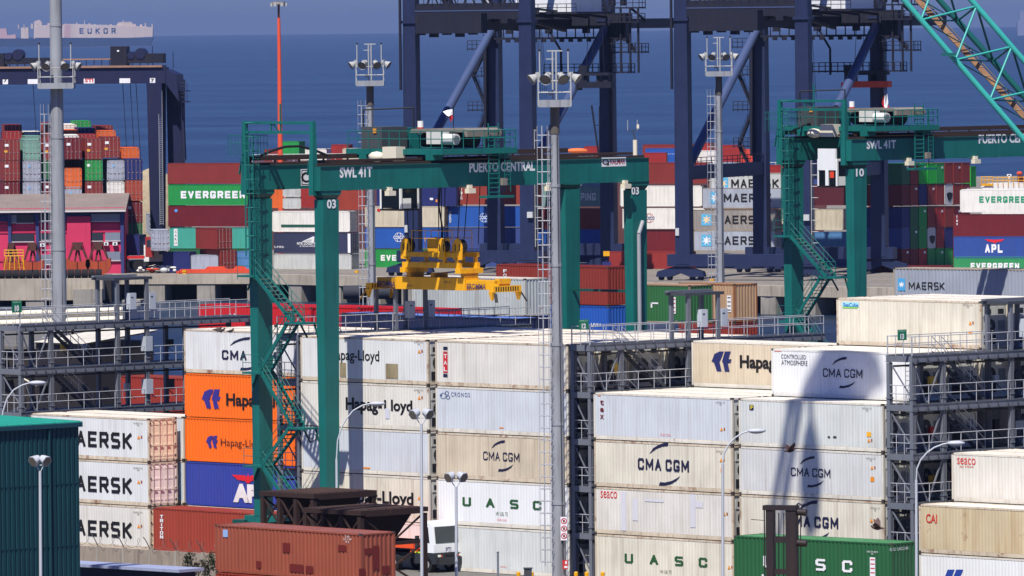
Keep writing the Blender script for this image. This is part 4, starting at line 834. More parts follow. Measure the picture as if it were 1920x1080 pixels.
# ================================================================== LIGHT MASTS
CONC = paint((146, 149, 154), 0.6, grime=0.55, scale=0.9, rust=0.06, name='mast_grey'); LW = flat((164, 165, 163), 0.5); LIN = flat((118, 110, 98), 0.4)
def mast(px, pyb, D, z1, r0, r1, label, lad_side=-1, head_z=None, pw=2.05, group='tall floodlight masts', zb=0.0, lad_from=1.0):
    g = G(px, pyb, 0) if D is None else None
    b = Vector((P(px, pyb, D).x, D, zb)) if D else g
    o = thing('floodlight_mast', b, 0, label, 'light mast', group); hz = (head_z or z1) - zb; zt = z1 - zb
    mb = MB(); n = 10
    for k in range(4): a, c = k / 4, (k + 1) / 4; mb.tube((0, 0, zt * a), (0, 0, zt * c), r0 + (r1 - r0) * a, CONC, r0 + (r1 - r0) * c, n=14, caps=k in (0, 3))
    for k in range(1, 6): z = zt * k / 6; rr_ = r0 + (r1 - r0) * k / 6; mb.tube((0, 0, z - 0.09), (0, 0, z + 0.09), rr_ + 0.035, CONC, n=14)
    mb.tube((r0 * 0.5, -r0 * 0.92, 1.0), (r1 * 0.5, -r1 * 0.95, hz - 1.8), 0.035, GALD, n=5, caps=False)
    mb.tube((0, 0, hz - 1.7), (0, 0, hz - 0.02), r1 * 1.12 + 0.02, paint((96, 90, 84), grime=0.6, rust=0.2), r1 * 1.08 + 0.02, n=14)
    mb.build('pole', o)
    mb = MB(); h = pw / 2
    mb.box(-h, -h, hz, h, h, hz + 0.06, GALV); mb.box(-h, -h - 0.02, hz - 0.05, h, -h, hz + 0.4, CONC); mb.box(-h - 0.02, -h, hz - 0.05, -h, h, hz + 0.4, CONC); mb.box(h, -h, hz - 0.05, h + 0.02, h, hz + 0.4, CONC)
    for x in (-h, h):
        for y in (-h, h): mb.bar((x, y, hz), (x, y, hz + 2.1), 0.07, 0.07, LW)
    for z in (0.85, 1.55): mb.tube((-h, -h, hz + z), (h, -h, hz + z), 0.03, LW, n=5); mb.tube((-h, h, hz + z), (h, h, hz + z), 0.04, LW, n=5); mb.tube((-h, -h, hz + z), (-h, h, hz + z), 0.04, LW, n=5); mb.tube((h, -h, hz + z), (h, h, hz + z), 0.04, LW, n=5)
    for x, y in ((-h + 0.1, -h), (h - 0.15, -h)): mb.tube((x, y, hz + 1.5), (x, y, hz + 3.4), 0.05, LW, n=6); mb.dome((x, y, hz + 3.45), 0.08, 0.08, 0.1, BLACKM, 6, 4)
    if head_z is None:
        for x in (-0.1, 0.12): mb.tube((x, 0, hz), (x, 0, hz + 3.4), 0.06, LW, n=6)
        mb.bar((-0.45, 0, hz + 3.4), (0.5, 0, hz + 3.4), 0.08, 0.08, LW); mb.bar((-0.5, 0, hz + 2.9), (0, 0, hz + 2.9), 0.06, 0.06, LW); mb.box(-0.4, -0.3, hz + 0.65, -0.1, -0.1, hz + 0.9, LW)
    mb.build('platform', o)
    for x, y, t in ((-h - 0.25, -0.4, 200), (-h * 0.5, -h, 250), (h * 0.5, -h, 290), (h + 0.25, -0.4, 340), (-h * 0.4, h, 110), (h * 0.4, h, 70)):
        t = math.radians(t); d = Vector((math.cos(t) * 0.75, math.sin(t) * 0.75, -0.45)).normalized(); c = Vector((x, y, hz + 1.75)); mb = MB()
        mb.tube(c - d * 0.26, c + d * 0.26, 0.13, LW, 0.37, n=12, caps=False); mb.tube(c + d * 0.2, c + d * 0.21, 0.31, LIN, 0.31, n=12); mb.dome(c - d * 0.28, 0.2, 0.2, 0.2, LW, 8, 5); mb.bar(c - d * 0.2, c - d * 0.2 + Vector((0, 0, 0.25)), 0.35, 0.12, LW); mb.build('floodlight', o)
    mb = MB(); x = lad_side * (r0 - 0.02); zA = lad_from
    top = hz - 1.2
    for dx in (0.0, 0.42): mb.tube((x - lad_side * -1 * 0 + lad_side * dx, -0.1, zA), (x * 0.85 + lad_side * dx, -0.1, top), 0.035, GALL, n=5, caps=False)
    nn = int((top - zA) / 0.75)
    for k in range(nn):
        z = zA + 0.3 + k * 0.75; a = k / nn; xx = x + (x * 0.85 - x) * a
        mb.tube((xx, -0.1, z), (xx + lad_side * 0.72, -0.1, z), 0.03, GALL, n=5)
        mb.path([(xx + lad_side * 0.72, -0.1, z), (xx + lad_side * 0.68, -0.6, z), (xx + lad_side * 0.2, -0.75, z), (xx - lad_side * 0.1, -0.5, z)], 0.02, GALL, 4)
    for dx, dy in ((0.72, -0.45), (0.45, -0.7), (0.1, -0.68)): mb.tube((x + lad_side * dx, dy, zA + 0.3), (x * 0.85 + lad_side * dx, dy, top), 0.018, GALL, n=4, caps=False)
    mb.build('caged_ladder', o); return o
mm = mast(1049, 1098, 477, P(1045, 199, 477).z, 0.46, 0.25, 'tall grey floodlight mast in the middle, in front of the white stacks, with sign boards', head_z=None, pw=2.0)
sg = MB(); r_ = lambda y: 0.48
SGW = flat((226, 220, 224)); SGR = flat((170, 40, 52))
for k, y in enumerate((978, 992, 1006)): pass
c_ = mm.location; kx = 477 / FPX
def mast_board(y0, y1, x0, x1, colr, name):
    mb = MB(); zt, zb = P(1058, y0, 477).z, P(1058, y1, 477).z; mb.box((x0 - 1049) * kx, -0.56, zb, (x1 - 1049) * kx, -0.53, zt, colr); return mb.build(name, mm)
bd = mast_board(968, 1012, 1052, 1064, SGW, 'sign_board')
for y in (976, 990, 1004):
    mb = MB(); z = P(1058, y, 477).z; xc = (1058.5 - 1049) * kx
    for k in range(14): t0, t1 = k * math.pi / 7, (k + 1) * math.pi / 7; mb.face([(xc + r * math.cos(t), -0.565, z + r * math.sin(t)) for r, t in ((0.19, t0), (0.19, t1), (0.135, t1), (0.135, t0))], SGR)
    mb.bar((xc - 0.12, -0.567, z + 0.12), (xc + 0.12, -0.567, z - 0.12), 0.004, 0.04, SGR); mb.box(xc - 0.06, -0.564, z - 0.08, xc + 0.06, -0.562, z + 0.08, BLK); mb.build('prohibition_symbol', bd)
bd = mast_board(1049, 1066, 1055, 1065, flat((186, 40, 46)), 'fire_sign'); mb = MB(); z = P(1060, 1057, 477).z; mb.box(.36, -.566, z + .02, .46, -.562, z + .2, WHT); mb.box(.3, -.566, z - .22, .5, -.562, z - .1, WHT); mb.build('symbol', bd)
mast(112, 640, 600, 52.0, 0.64, 0.40, 'thick grey floodlight mast at the left with a ring platform part way up', head_z=P(105, 165, 600).z, pw=2.7, lad_from=8)
mast(699, 640, 640, P(695, 160, 640).z, 0.36, 0.27, 'grey floodlight mast rising behind the front crane, left of the trolley', pw=2.25, lad_from=8)
mast(1352, 600, 690, P(1350, 142, 690).z, 0.42, 0.26, 'grey floodlight mast in front of the right blue crane', pw=2.3, lad_from=8)
# slim red and white mast far behind
OR_ = flat((216, 84, 54)); b = Vector((P(528, 500, 1130).x, 1130, 0)); o = thing('lattice_mast', b, 0, 'slim orange red mast with a ring of lamps at its top, behind the crane frame', 'light mast'); zt = P(525, 8, 1130).z
mb = MB(); mb.tube((0, 0, 0), (0, 0, zt - 2), 0.5, OR_, 0.24, n=10); mb.tube((0, 0, zt - 2), (0, 0, zt + 0.4), 0.16, flat((110, 50, 40)), n=8); mb.build('pole', o)
mb = MB(); mb.tube((0, 0, zt), (0, 0, zt + 0.35), 1.0, flat((150, 140, 130)), n=12)
for k in range(6): t = k * 1.047; mb.box(math.cos(t) - 0.2, math.sin(t) - 0.2, zt - 0.3, math.cos(t) + 0.2, math.sin(t) + 0.2, zt + 0.2, LW)
mb.build('lamp_ring', o)

# ================================================================== STREET LAMPS
LPM = paint((178, 182, 188), 0.5, grime=0.15, name='lamp_pole_grey')
def arm_lamp(px, py_low, D, pts, label):
    b = Vector((P(px, py_low, D).x, D, 0)); o = thing('street_lamp', b, 0, label, 'street lamp', 'street lamps with curved arms'); k = D / FPX; q = []
    for x, y in pts: w3 = P(x, y, D); q.append(w3 - b)
    mb = MB(); mb.tube((0, 0, 0), q[0], 0.10, LPM, 0.075, n=8); mb.path(q, 0.05, LPM, 6); mb.build('pole', o)
    e = q[-1]; d = (q[-1] - q[-2]); s = 1 if d.x > 0 else -1; mb = MB(); mb.dome((e.x + s * 0.42, 0, e.z), 0.52, 0.2, 0.13, LPM, 12, 6); mb.dome((e.x + s * 0.42, 0, e.z - 0.06), 0.4, 0.16, 0.1, LW, 10, 5); mb.build('lamp_head', o)
arm_lamp(1718, 1100, 425, [(1718, 900), (1719, 880), (1726, 863), (1738, 849), (1752, 839), (1768, 833), (1778, 831)], 'street lamp with a long curved arm, in front of the right gantry')
arm_lamp(1354, 1100, 420, [(1355, 870), (1358, 850), (1366, 834), (1378, 821), (1392, 812), (1404, 808)], 'street lamp with a curved arm, in front of the cream containers')
arm_lamp(632, 1010, 470, [(631, 860), (633, 826), (641, 800), (649, 786), (662, 770), (680, 760), (694, 757)], 'thin white street lamp arm beside the numbered near crane leg')
arm_lamp(2, 900, 440, [(3, 790), (6, 770), (13, 748), (26, 731), (42, 722), (56, 718)], 'street lamp arm over the teal roof at the left edge')
def twin_lamp(px, py_low, py_top, D, label, wide=18):
    b = Vector((P(px, py_low, D).x, D, 0)); t = P(px, py_top, D); zt = t.z; o = thing('twin_floodlight', b, 0, label, 'street lamp', 'poles with two floodlights'); off = t.x - b.x
    mb = MB(); mb.tube((0, 0, 0), (off, 0, zt - 0.3), 0.10, LPM, 0.075, n=8); hw = wide * D / FPX / 2
    for s in (-1, 1): mb.tube((off, 0, zt - 0.4), (off + s * hw * 0.8, 0, zt), 0.03, LPM, n=6)
    mb.bar((off - hw * 1.3, 0, zt), (off + hw * 1.3, 0, zt), 0.05, 0.05, LPM); mb.build('pole', o)
    for s in (-1, 1):
        mb = MB(); c = Vector((off + s * hw * 0.95, 0, zt + 0.26)); d = Vector((s * 0.6, -0.65, -0.35)).normalized(); mb.tube(c - d * 0.22, c + d * 0.22, 0.2, LPM, 0.3, n=6); mb.tube(c + d * 0.221, c + d * 0.23, 0.26, LIN, n=6); mb.build('floodlight', o)
twin_lamp(75, 1100, 872, 395, 'twin floodlight pole in front of the teal warehouse wall'); twin_lamp(790, 1100, 784, 410, 'twin floodlight pole left of the white truck cab, taller of two', 24); twin_lamp(855, 1090, 902, 415, 'twin floodlight pole in front of the white truck cab', 22)
# ================================================================== FOREGROUND OBJECTS
# teal corrugated warehouse (lower left)
TWL = paint((13, 58, 67), 0.5, grime=0.4, scale=0.6, grime_col=(16, 40, 44), name='teal_cladding'); TRF = paint((40, 150, 130), 0.5, grime=0.2, name='teal_roof')
q = P(147, 790, 400); o = thing('warehouse', (q.x, q.y, 0), -A, 'teal corrugated metal warehouse with a lighter green roof, lower left corner', 'warehouse')
# local: x along u, y along v; the seen wall is x = 0 running towards -y (nearer, left)
hw = q.z; mb = MB(); n = 60; Lw = 40.0; p_ = Lw / 130
pts = []
for i in range(130):
    y = -i * p_; pts += [(0, y), (0, y - p_ * 0.55), (-0.05, y - p_ * 0.65), (-0.05, y - p_ * 0.9)]
for (xa, ya), (xb, yb) in zip(pts[:-1], pts[1:]): mb.face([(xa, ya, 0), (xb, yb, 0), (xb, yb, hw - 0.25), (xa, ya, hw - 0.25)], TWL)
mb.face([(-30, 0, 0), (0, 0, 0), (0, 0, hw - 0.25), (-30, 0, hw - 0.25)], TWL); mb.build('wall', o)
mb = MB(); mb.mesh([(0.15, 0.15, hw), (0.15, -Lw, hw), (-15, -Lw, hw + 0.22), (-15, 0.15, hw + 0.22), (0.15, 0.15, hw - 0.06), (0.15, -Lw, hw - 0.06), (-15, -Lw, hw + 0.16), (-15, 0.15, hw + 0.16)], [(0, 1, 2, 3), (4, 7, 6, 5), (0, 3, 7, 4), (0, 4, 5, 1), (1, 5, 6, 2)], TRF)
mb.mesh([(-15, -Lw, hw + 0.22), (-15, 0.15, hw + 0.22), (-30, 0.15, hw), (-30, -Lw, hw)], [(0, 1, 2, 3)], TRF)
for k in range(50): y = -k * 0.8; mb.bar((0.1, y, hw + 0.02), (-15, y, hw + 0.24), 0.05, 0.04, TRF)
mb.build('roof', o)
mb = MB()
for z in (hw - 3.2, hw - 6.4): mb.box(-0.02, -Lw, z, 0.012, 0.0, z + 0.05, TWL)
for k in range(9): mb.tube((0.07, -2.0 - k * 4.4, 0), (0.07, -2.0 - k * 4.4, hw - 0.3), 0.06, TWL, n=6)
mb.build('sheet_lap', o)
mb = MB(); mb.box(0.02, -Lw, hw - 0.28, 0.16, 0.15, hw - 0.061, flat((24, 60, 74))); mb.build('gutter', o)
# concrete wall with razor wire
CWL = paint((150, 138, 124), 0.9, grime=0.9, scale=1.4, grime_col=(84, 76, 68), name='concrete_wall')
a = P(130, 1022, 462); zt = a.z; o = thing('concrete_wall', (a.x, a.y, 0), -A + math.radians(2), 'stained concrete panel wall topped with razor wire, below the white containers', 'wall')
mb = MB(); mb.box(-3, -0.1, 0, 16, 0.1, zt, CWL); mb.build('wall_panel', o)
for k in range(8): mb = MB(); x = -2 + k * 2.3; mb.box(x - 0.09, -0.14, 0, x + 0.09, 0.14, zt + 0.05, paint((160, 152, 140), grime=0.5)); mb.tube((x, 0, zt), (x - 0.25, -0.1, zt + 0.5), 0.03, flat((60, 52, 46)), n=5); mb.tube((x - 0.25, -0.1, zt + 0.5), (x - 0.5, -0.1, zt + 0.75), 0.03, flat((60, 52, 46)), n=5); mb.build('post', o)
mb = MB()
for k in range(150): t0 = k * 0.7; x = -3 + k * 0.125; mb.tube((x, -0.1 + 0.3 * math.cos(t0), zt + 0.38 + 0.3 * math.sin(t0)), (x + 0.125, -0.1 + 0.3 * math.cos(t0 + .7), zt + 0.38 + 0.3 * math.sin(t0 + .7)), 0.012, flat((110, 100, 92)), n=4, caps=False)
mb.build('razor_wire', o)
# low shed roof in the corner
a = P(140, 1056, 425); o = thing('shed', (a.x, a.y, 0), -A + math.radians(4), 'low dark blue shed with a pale edge, below the concrete wall', 'shed')
mb = MB(); mb.box(-4, 0.2, 0, 8.0, 1.4, a.z - 0.16, flat((34, 44, 78))); mb.box(-1, 0.17, 0.3, 0.6, 0.19, 2.2, flat((190, 150, 120))); mb.box(3, 0.17, 0.3, 4.2, 0.19, 2.2, flat((60, 80, 130))); mb.build('wall', o)
mb = MB(); mb.box(-4.4, -0.3, a.z - 0.16, 8.5, 1.6, a.z, paint((150, 158, 186), grime=0.3)); mb.build('roof', o)
# bush
rnd = random.Random(5); a = P(375, 1075, 440); o = thing('bush', (a.x, a.y, 0), 0, 'dark green bush growing at the foot of the concrete wall', 'bush')
LG = [paint(c, 0.7, grime=0.2, name='leaf_green') for c in ((58, 66, 38), (44, 54, 32), (80, 84, 52))]
zb = a.z; mb = MB(); wood = flat((70, 56, 42))
for k in range(7): t = k * 0.9; mb.tube((0, 0, 0), (0.5 * math.cos(t), 0.4 * math.sin(t), zb + 0.6), 0.05, wood, 0.02, n=5)
mb.build('stem', o)
mb = MB()
for k in range(900):
    cl = k % 14; ccx, ccz = 0.75 * math.cos(cl * 2.4), zb + 0.5 + 0.4 * math.sin(cl * 1.7); r = 0.36 * rnd.random() ** 0.5; t, ph = rnd.uniform(0, 6.28), rnd.uniform(-1.5, 1.5)
    c = Vector((ccx + r * math.cos(t) * math.cos(ph), 0.4 * math.sin(cl) + r * math.sin(t) * math.cos(ph), ccz + r * math.sin(ph))); d = Vector((rnd.uniform(-1, 1), rnd.uniform(-1, 1), rnd.uniform(-1, 1))).normalized(); e = d.cross(Vector((0.3, 0.5, 0.8))).normalized()
    mb.face([c - d * 0.09, c + e * 0.035, c + d * 0.09, c - e * 0.035], LG[cl % 3 if rnd.random() < 0.7 else rnd.randrange(3)])
mb.build('foliage', o)
# rusty hoppers
RUS = paint((50, 33, 29), 0.85, grime=0.6, rust=0.35, grime_col=(30, 20, 18), name='rusty_steel'); RUD = paint((44, 28, 26), 0.9, grime=0.5, name='dark_rust'); RUT = paint((96, 74, 64), 0.9, grime=0.7, scale=2, name='dust')
def hopper(px, py, D, W, Dp, ht, label):
    a = P(px, py, D); o = thing('bulk_hopper', (a.x, a.y, 0), -math.radians(47), label, 'hopper', 'rusty bulk hoppers'); zt = a.z
    for x in (0, W * 0.33, W * 0.66, W):
        for y in (0, Dp):
            if x in (W * 0.33, W * 0.66) and y == Dp: continue
            mb = MB(); mb.box(x - 0.14, y - 0.14, 0, x + 0.14, y + 0.14, zt - 0.35, RUS); mb.build('post', o)
    mb = MB()
    for y in (0, Dp):
        mb.box(-0.2, y - 0.16, zt - 0.26, W + 0.2, y + 0.16, zt, RUS); mb.box(0.142, y - 0.07, zt - 2.05, W - 0.142, y + 0.07, zt - 1.85, RUS)
    for x in (0, W): mb.box(x - 0.15, 0.162, zt - 0.352, x + 0.15, Dp - 0.162, zt - 0.004, RUS); mb.box(x - 0.07, 0.142, zt - 2.05, x + 0.07, Dp - 0.142, zt - 1.85, RUS)
    for k in range(3):
        x0, x1 = W * k / 3, W * (k + 1) / 3
        mb.bar((x0 + 0.1, -0.05, zt - 0.4), (x1 - 0.1, -0.05, zt - 1.85), 0.09, 0.09, RUS); mb.bar((x1 - 0.1, 0.06, zt - 0.4), (x0 + 0.1, 0.06, zt - 1.85), 0.09, 0.09, RUS)
    for x in (0, W): mb.bar((x, 0.1, zt - 0.4), (x, Dp / 2, zt - 1.85), 0.09, 0.09, RUS); mb.bar((x, Dp - 0.1, zt - 0.4), (x, Dp / 2, zt - 1.85), 0.09, 0.09, RUS); mb.bar((x, 0.1, zt - 2.1), (x, Dp - 0.1, zt - 4.5), 0.1, 0.1, RUS); mb.bar((x, Dp - 0.1, zt - 2.1), (x, 0.1, zt - 4.5), 0.1, 0.1, RUS)
    mb.build('frame', o)
    mb = MB(); t0 = zt - 0.1; b0 = zt - 3.2; i = 0.35; cx_, cy_ = W / 2, Dp / 2
    top = [(i, i, t0), (W - i, i, t0), (W - i, Dp - i, t0), (i, Dp - i, t0)]; bot = [(cx_ - .6, cy_ - .5, b0), (cx_ + .6, cy_ - .5, b0), (cx_ + .6, cy_ + .5, b0), (cx_ - .6, cy_ + .5, b0)]
    mb.mesh(top + bot, [(k, (k + 1) % 4, (k + 1) % 4 + 4, k + 4) for k in range(4)], RUD); mb.build('bin', o)
    mb = MB(); mb.box(0.2, 0.2, zt - 0.09, W - 0.2, Dp - 0.2, zt - 0.03, RUD); n = 16
    for k in range(n): x = 0.3 + k * (W - 0.6) / (n - 1); mb.box(x - 0.03, 0.2, zt - 0.03, x + 0.03, Dp - 0.2, zt + 0.04, RUT)
    for k in range(8): y = 0.3 + k * (Dp - 0.6) / 7; mb.box(0.2, y - 0.03, zt - 0.025, W - 0.2, y + 0.03, zt + 0.03, RUS)
    mb.build('grating', o); return o
hopper(494, 921, 452, 4.4, 4.6, 0, 'rusty brown steel hopper frame under the near crane legs, further back of two')
hopper(574, 952, 438, 4.6, 4.8, 0, 'dark rusty hopper frame behind the nearest brown container, closer of two')
# yard truck
g = G(791, 1073); TW = paint((228, 230, 230), 0.3, grime=0.06, name='cab_white'); DK = flat((44, 46, 50)); o = thing('yard_truck', (g.x, g.y, 0), -A, 'white cabbed yard truck with an orange red trailer, in front of the white stacks', 'truck')
mb = MB()     # x forward (right and nearer), y across
mb.prism([(-0.1, 1.25), (1.15, 1.25), (1.15, 1.75), (0.95, 2.95), (0.85, 3.1), (-0.1, 3.1)], 0.0, 2.3, TW); mb.prism([(0.0, 3.1), (0.8, 3.1), (0.7, 3.22), (0.05, 3.22)], 0.2, 2.1, TW); mb.build('cab', o)
mb = MB(); mb.prism([(0.05, 2.0), (0.75, 1.85), (0.62, 2.85), (0.05, 2.85)], -0.012, -0.002, GLASS); mb.build('side_window', o)
mb = MB(); mb.mesh([(1.163, 0.15, 1.85), (1.163, 2.15, 1.85), (0.985, 2.1, 2.88), (0.985, 0.2, 2.88)], [(0, 1, 2, 3)], flat((58, 64, 66), 0.15)); mb.build('windscreen', o)
mb = MB(); mb.box(-0.6, -0.05, 0.55, 1.35, 2.35, 1.2, DK); mb.box(1.352, 0.2, 0.5, 1.5, 2.1, 0.95, DK); mb.box(-6.5, 0.4, 0.85, -0.61, 1.9, 1.15, DK); mb.build('chassis', o)
mb = MB(); mb.box(-0.55, -0.062, 1.2, 0.5, -0.052, 1.3, flat((190, 220, 40))); mb.build('stripe', o)
mb = MB(); mb.box(1.352, 0.8, 1.0, 1.37, 1.5, 1.18, BLK); mb.build('grille', o)
for y in (0.15, 1.95): mb = MB(); mb.box(1.352, y, 1.0, 1.38, y + 0.22, 1.14, flat((235, 235, 225), 0.2)); mb.build('headlight', o)
for y in (0.4, 1.85): mb = MB(); mb.box(1.352, y - 0.02, 1.0, 1.365, y + 0.12, 1.1, flat((226, 110, 30))); mb.build('indicator', o)
for x in (0.5, -2.6, -5.2):
    for y in (0.1, 2.0): mb = MB(); mb.tube((x, y - 0.15, 0.5), (x, y + 0.2, 0.5), 0.5, TYRE, n=16); mb.tube((x, y - 0.16, 0.5), (x, y + 0.21, 0.5), 0.26, flat((150, 150, 150)), n=12); mb.build('wheel', o)
mb = MB(); mb.box(-0.35, -0.25, 1.5, -0.2, 0.0, 2.3, DK); mb.build('mirror', o)
mb = MB(); mb.tube((-0.3, 0.3, 3.0), (-0.3, 0.3, 3.45), 0.09, flat((210, 70, 40)), n=8); mb.build('beacon', o)
text(o, 'PTI', 836, 1026, 846, 1036, flat((70, 70, 110)), axis=0, c=1.16, bold=0.01)
mb = MB()
ORT = paint((226, 84, 40), 0.5, grime=0.15, name='trailer_orange'); mb.box(-8.5, 0.1, 1.45, -0.9, 2.3, 1.85, ORT); mb.box(-1.3, 0.2, 1.2, -0.62, 2.2, 1.44, ORT); mb.build('trailer', o)
# lifting mast in front of the green container
MBK = paint((40, 32, 34), 0.6, grime=0.4, name='dark_mast'); a = P(1432, 1090, 440); o = thing('forklift', (a.x, a.y, 0), -math.radians(20), 'black lifting mast of a heavy forklift, in front of the green container', 'forklift')
k = 440 / FPX; zt = P(1450, 948, 440).z; hz = P(1450, 1090, 440).z
mb = MB()
for x0, x1 in ((0.15, 0.58), (1.32, 1.95)): mb.box(x0, 0, hz - 2, x1, 0.5, zt - 0.25, MBK)
mb.box(-0.02, -0.05, zt - 0.25, 2.0, 0.55, zt + 0.02, MBK); mb.box(0.582, 0.1, zt - 2.1, 1.318, 0.4, zt - 1.75, MBK); mb.box(0.582, 0.1, zt - 3.9, 1.318, 0.4, zt - 3.6, MBK); mb.build('mast', o)
for z in (zt - 0.35, zt - 2.1): mb = MB(); mb.tube((1.952, 0.25, z), (2.5, 0.25, z - 0.03), 0.2, MBK, n=10); mb.build('pivot', o)
mb = MB()
for x in (0.82, 1.12, 2.12): mb.tube((x, 0.2, hz - 1), (x + 0.05, 0.2, zt - 0.4), 0.035, BLACKM, n=5)
mb.path([(1.9, 0.2, zt), (2.05, 0.2, zt + 0.15), (2.25, 0.2, zt + 0.05), (2.55, 0.2, zt + 0.16)], 0.05, flat((40, 44, 60)), 6); mb.tube((0.0, 0.2, zt - 4.5), (0.0, 0.2, zt - 0.2), 0.04, MBK, n=5); mb.tube((-0.8, 0.2, zt - 0.8), (0.0, 0.2, zt - 0.85), 0.02, MBK, n=5); mb.build('hydraulic_hose', o)
mb = MB(); mb.box(-0.6, -5.5, 0.5, 2.8, -0.3, 1.4, YEL); mb.box(0.2, -4.6, 1.4, 2.0, -3.0, 2.4, YEL); mb.build('body', o)
for x in (-0.6, 2.5):
    for y in (-1.2, -4.8): mb = MB(); mb.tube((x, y, 0.7), (x + 0.5, y, 0.7), 0.7, TYRE, n=16); mb.build('wheel', o)
mb = MB(); mb.box(-0.1, -0.05, zt - 4.7, 0.02, 0.0, zt - 3.9, flat((190, 200, 206))); mb.build('mirror', o)
# trailer under the green container
gl = GT.location; o = thing('container_trailer', (gl.x, gl.y, 0), GT.rotation_euler[2], 'black flat trailer carrying the dark green container', 'trailer')
mb = MB(); zb = gl.z; mb.box(-6.1, -0.6, zb - 0.35, 6.1, 0.6, zb - 0.01, DK); mb.build('bed', o)
for x in (-4.5, -3.2, 4.8):
    for y in (-1.1, 0.75): mb = MB(); mb.tube((x, y, 0.5), (x, y + 0.35, 0.5), 0.5, TYRE, n=14); mb.build('wheel', o)
# bollards at the foot of the mast, post
for i, x in enumerate((972, 997, 1080, 1100, 1130)):
    g = P(x, 1078, 470); o = thing('bollard', (g.x, 470, 0), 0, 'yellow topped bollard, %s from the left at the foot of the tall mast' % ('first', 'second', 'third', 'fourth', 'fifth')[i], 'bollard', 'yellow bollards'); mb = MB(); zz = P(x, 1074, 470).z; mb.tube((0, 0, 0), (0, 0, zz - 0.25), 0.12, BLACKM, n=10); mb.tube((0, 0, zz - 0.25), (0, 0, zz), 0.13, YEL, n=10); mb.dome((0, 0, zz), 0.13, 0.13, 0.08, YEL, 10, 4); mb.build('post', o)
for i, (x, y, h) in enumerate(((934, 1036, 0), (990, 1066, 1))):
    g = P(x, 1085, 468); o = thing('steel_post', (g.x, 468, 0), 0, ('thin grey steel post in front of the plain white container', 'short dark square post by the yellow bollards')[i], 'post'); mb = MB(); zz = P(x, y, 468).z; r = (0.07, 0.24)[i]; mb.box(-r, -r, 0, r, r, zz, (GALV, GALD)[i]); mb.box(-r * 1.2, -r * 1.2, zz, r * 1.2, r * 1.2, zz + 0.05, (GALV, GALD)[i]); mb.build('shaft', o)
g = G(1108, 1086); o = thing('transformer_cabinet', (g.x + 0.3, g.y + 1.0, 0), -A, 'cream equipment cabinet at the foot of the gantry right of the tall mast', 'cabinet'); mb = MB(); mb.box(-0.6, -0.5, 0, 0.6, 0.5, 1.7, paint((206, 200, 184), grime=0.3)); mb.box(-0.65, -0.55, 1.7, 0.65, 0.55, 1.8, paint((206, 200, 184), grime=0.3)); mb.build('casing', o)
# birds
def bird(px, py, D, s, label, wings=True, rz=0.0, colr=(70, 58, 54)):
    a = P(px, py, D); o = thing('bird', a, rz, label, 'bird', 'pigeons about the containers'); m = flat(colr); mb = MB()
    vs = [(-0.42, 0, -0.02), (-0.2, 0.0, 0), (0, 0, 0), (0.2, 0, 0.05), (0.3, 0, 0.1), (0.38, 0, 0.09)]; rs = [0.02, 0.08, 0.13, 0.11, 0.075, 0.015]
    for i in range(5): mb.tube([c * s for c in vs[i]], [c * s for c in vs[i + 1]], rs[i] * s, m, rs[i + 1] * s, n=8, caps=i in (0, 4))
    if wings:
        for sg_, z in ((-1, 0.55), (1, 0.35)):
            q = [Vector(c) * s for c in ((0.15, sg_ * 0.08, 0.05), (0.22, sg_ * 0.4, z * 0.6), (0.05, sg_ * 0.75, z), (-0.12, sg_ * 0.5, z * 0.62), (-0.18, sg_ * 0.08, 0.03))]; n = 5
            mb.mesh(q + [v + Vector((0, 0, 0.015)) for v in q], [tuple(range(n)), tuple(range(2 * n - 1, n - 1, -1))] + [(i, i + n, (i + 1) % n + n, (i + 1) % n) for i in range(n)], m)
    else:
        for y in (-0.04, 0.04): mb.tube((0.02, y * s, -0.1 * s), (0.04 * s, y * s, -0.26 * s), 0.012 * s, flat((120, 60, 50)), n=4)
        mb.dome((0.33 * s, 0, 0.17 * s), 0.08 * s, 0.07 * s, 0.08 * s, m, 8, 5); mb.tube((0.40 * s, 0, 0.17 * s), (0.47 * s, 0, 0.15 * s), 0.02 * s, flat((60, 60, 60)), 0.004, n=5)
    mb.build('body', o)
bird(1645, 990, 440, 1.0, 'pigeon flying with raised wings before the right gantry', True, math.radians(170), (84, 66, 60)); bird(1481, 845, 440, 0.9, 'dark bird gliding in front of the grey container with navy name', True, math.radians(20), (60, 40, 40))
for i, (x, y) in enumerate(((407, 618), (414, 620), (432, 621), (517, 611))): bird(x, y, P(x, y, 495).y, 0.75, ('bird perched on the roof edge of the top left white container, leftmost of the pair', 'bird perched on the roof edge of the top left white container, right of the pair', 'bird perched alone beside the green crane leg', 'bird perched between the green crane legs')[i], False, 0.4 * i)
# lattice boom
BTE = paint((56, 160, 150), 0.4, grime=0.12, name='boom_teal'); BTD = paint((16, 88, 86), 0.5, grime=0.2, name='boom_teal_shaded'); WALK = paint((150, 112, 82), 0.8, grime=0.6, scale=2, name='walkway_brown')  # darker teal puts the shade of the boom's far side into the colour
o = thing('mobile_crane', P(2560, 1000, 520) * 1.0, 0, 'turquoise lattice crane boom slanting across the upper right corner', 'crane'); o.location.z = 0; base = o.location.copy()
def ab(k): return (P(1727 + 64.5 * k, 37.5 + 75 * k, 500), P(1831 + 66 * k, 11.5 + 76 * k, 501.6), P(1795.5 + 66.5 * k, 39 + 75.5 * k, 504.4))
K0, K1 = -3, 9
for i, m in ((0, BTE), (1, BTE), (2, BTD)):
    mb = MB(); mb.tube(ab(K0)[i] - base, ab(K1)[i] - base, 0.19 if i != 2 else 0.2, m, n=10); mb.build('chord', o)
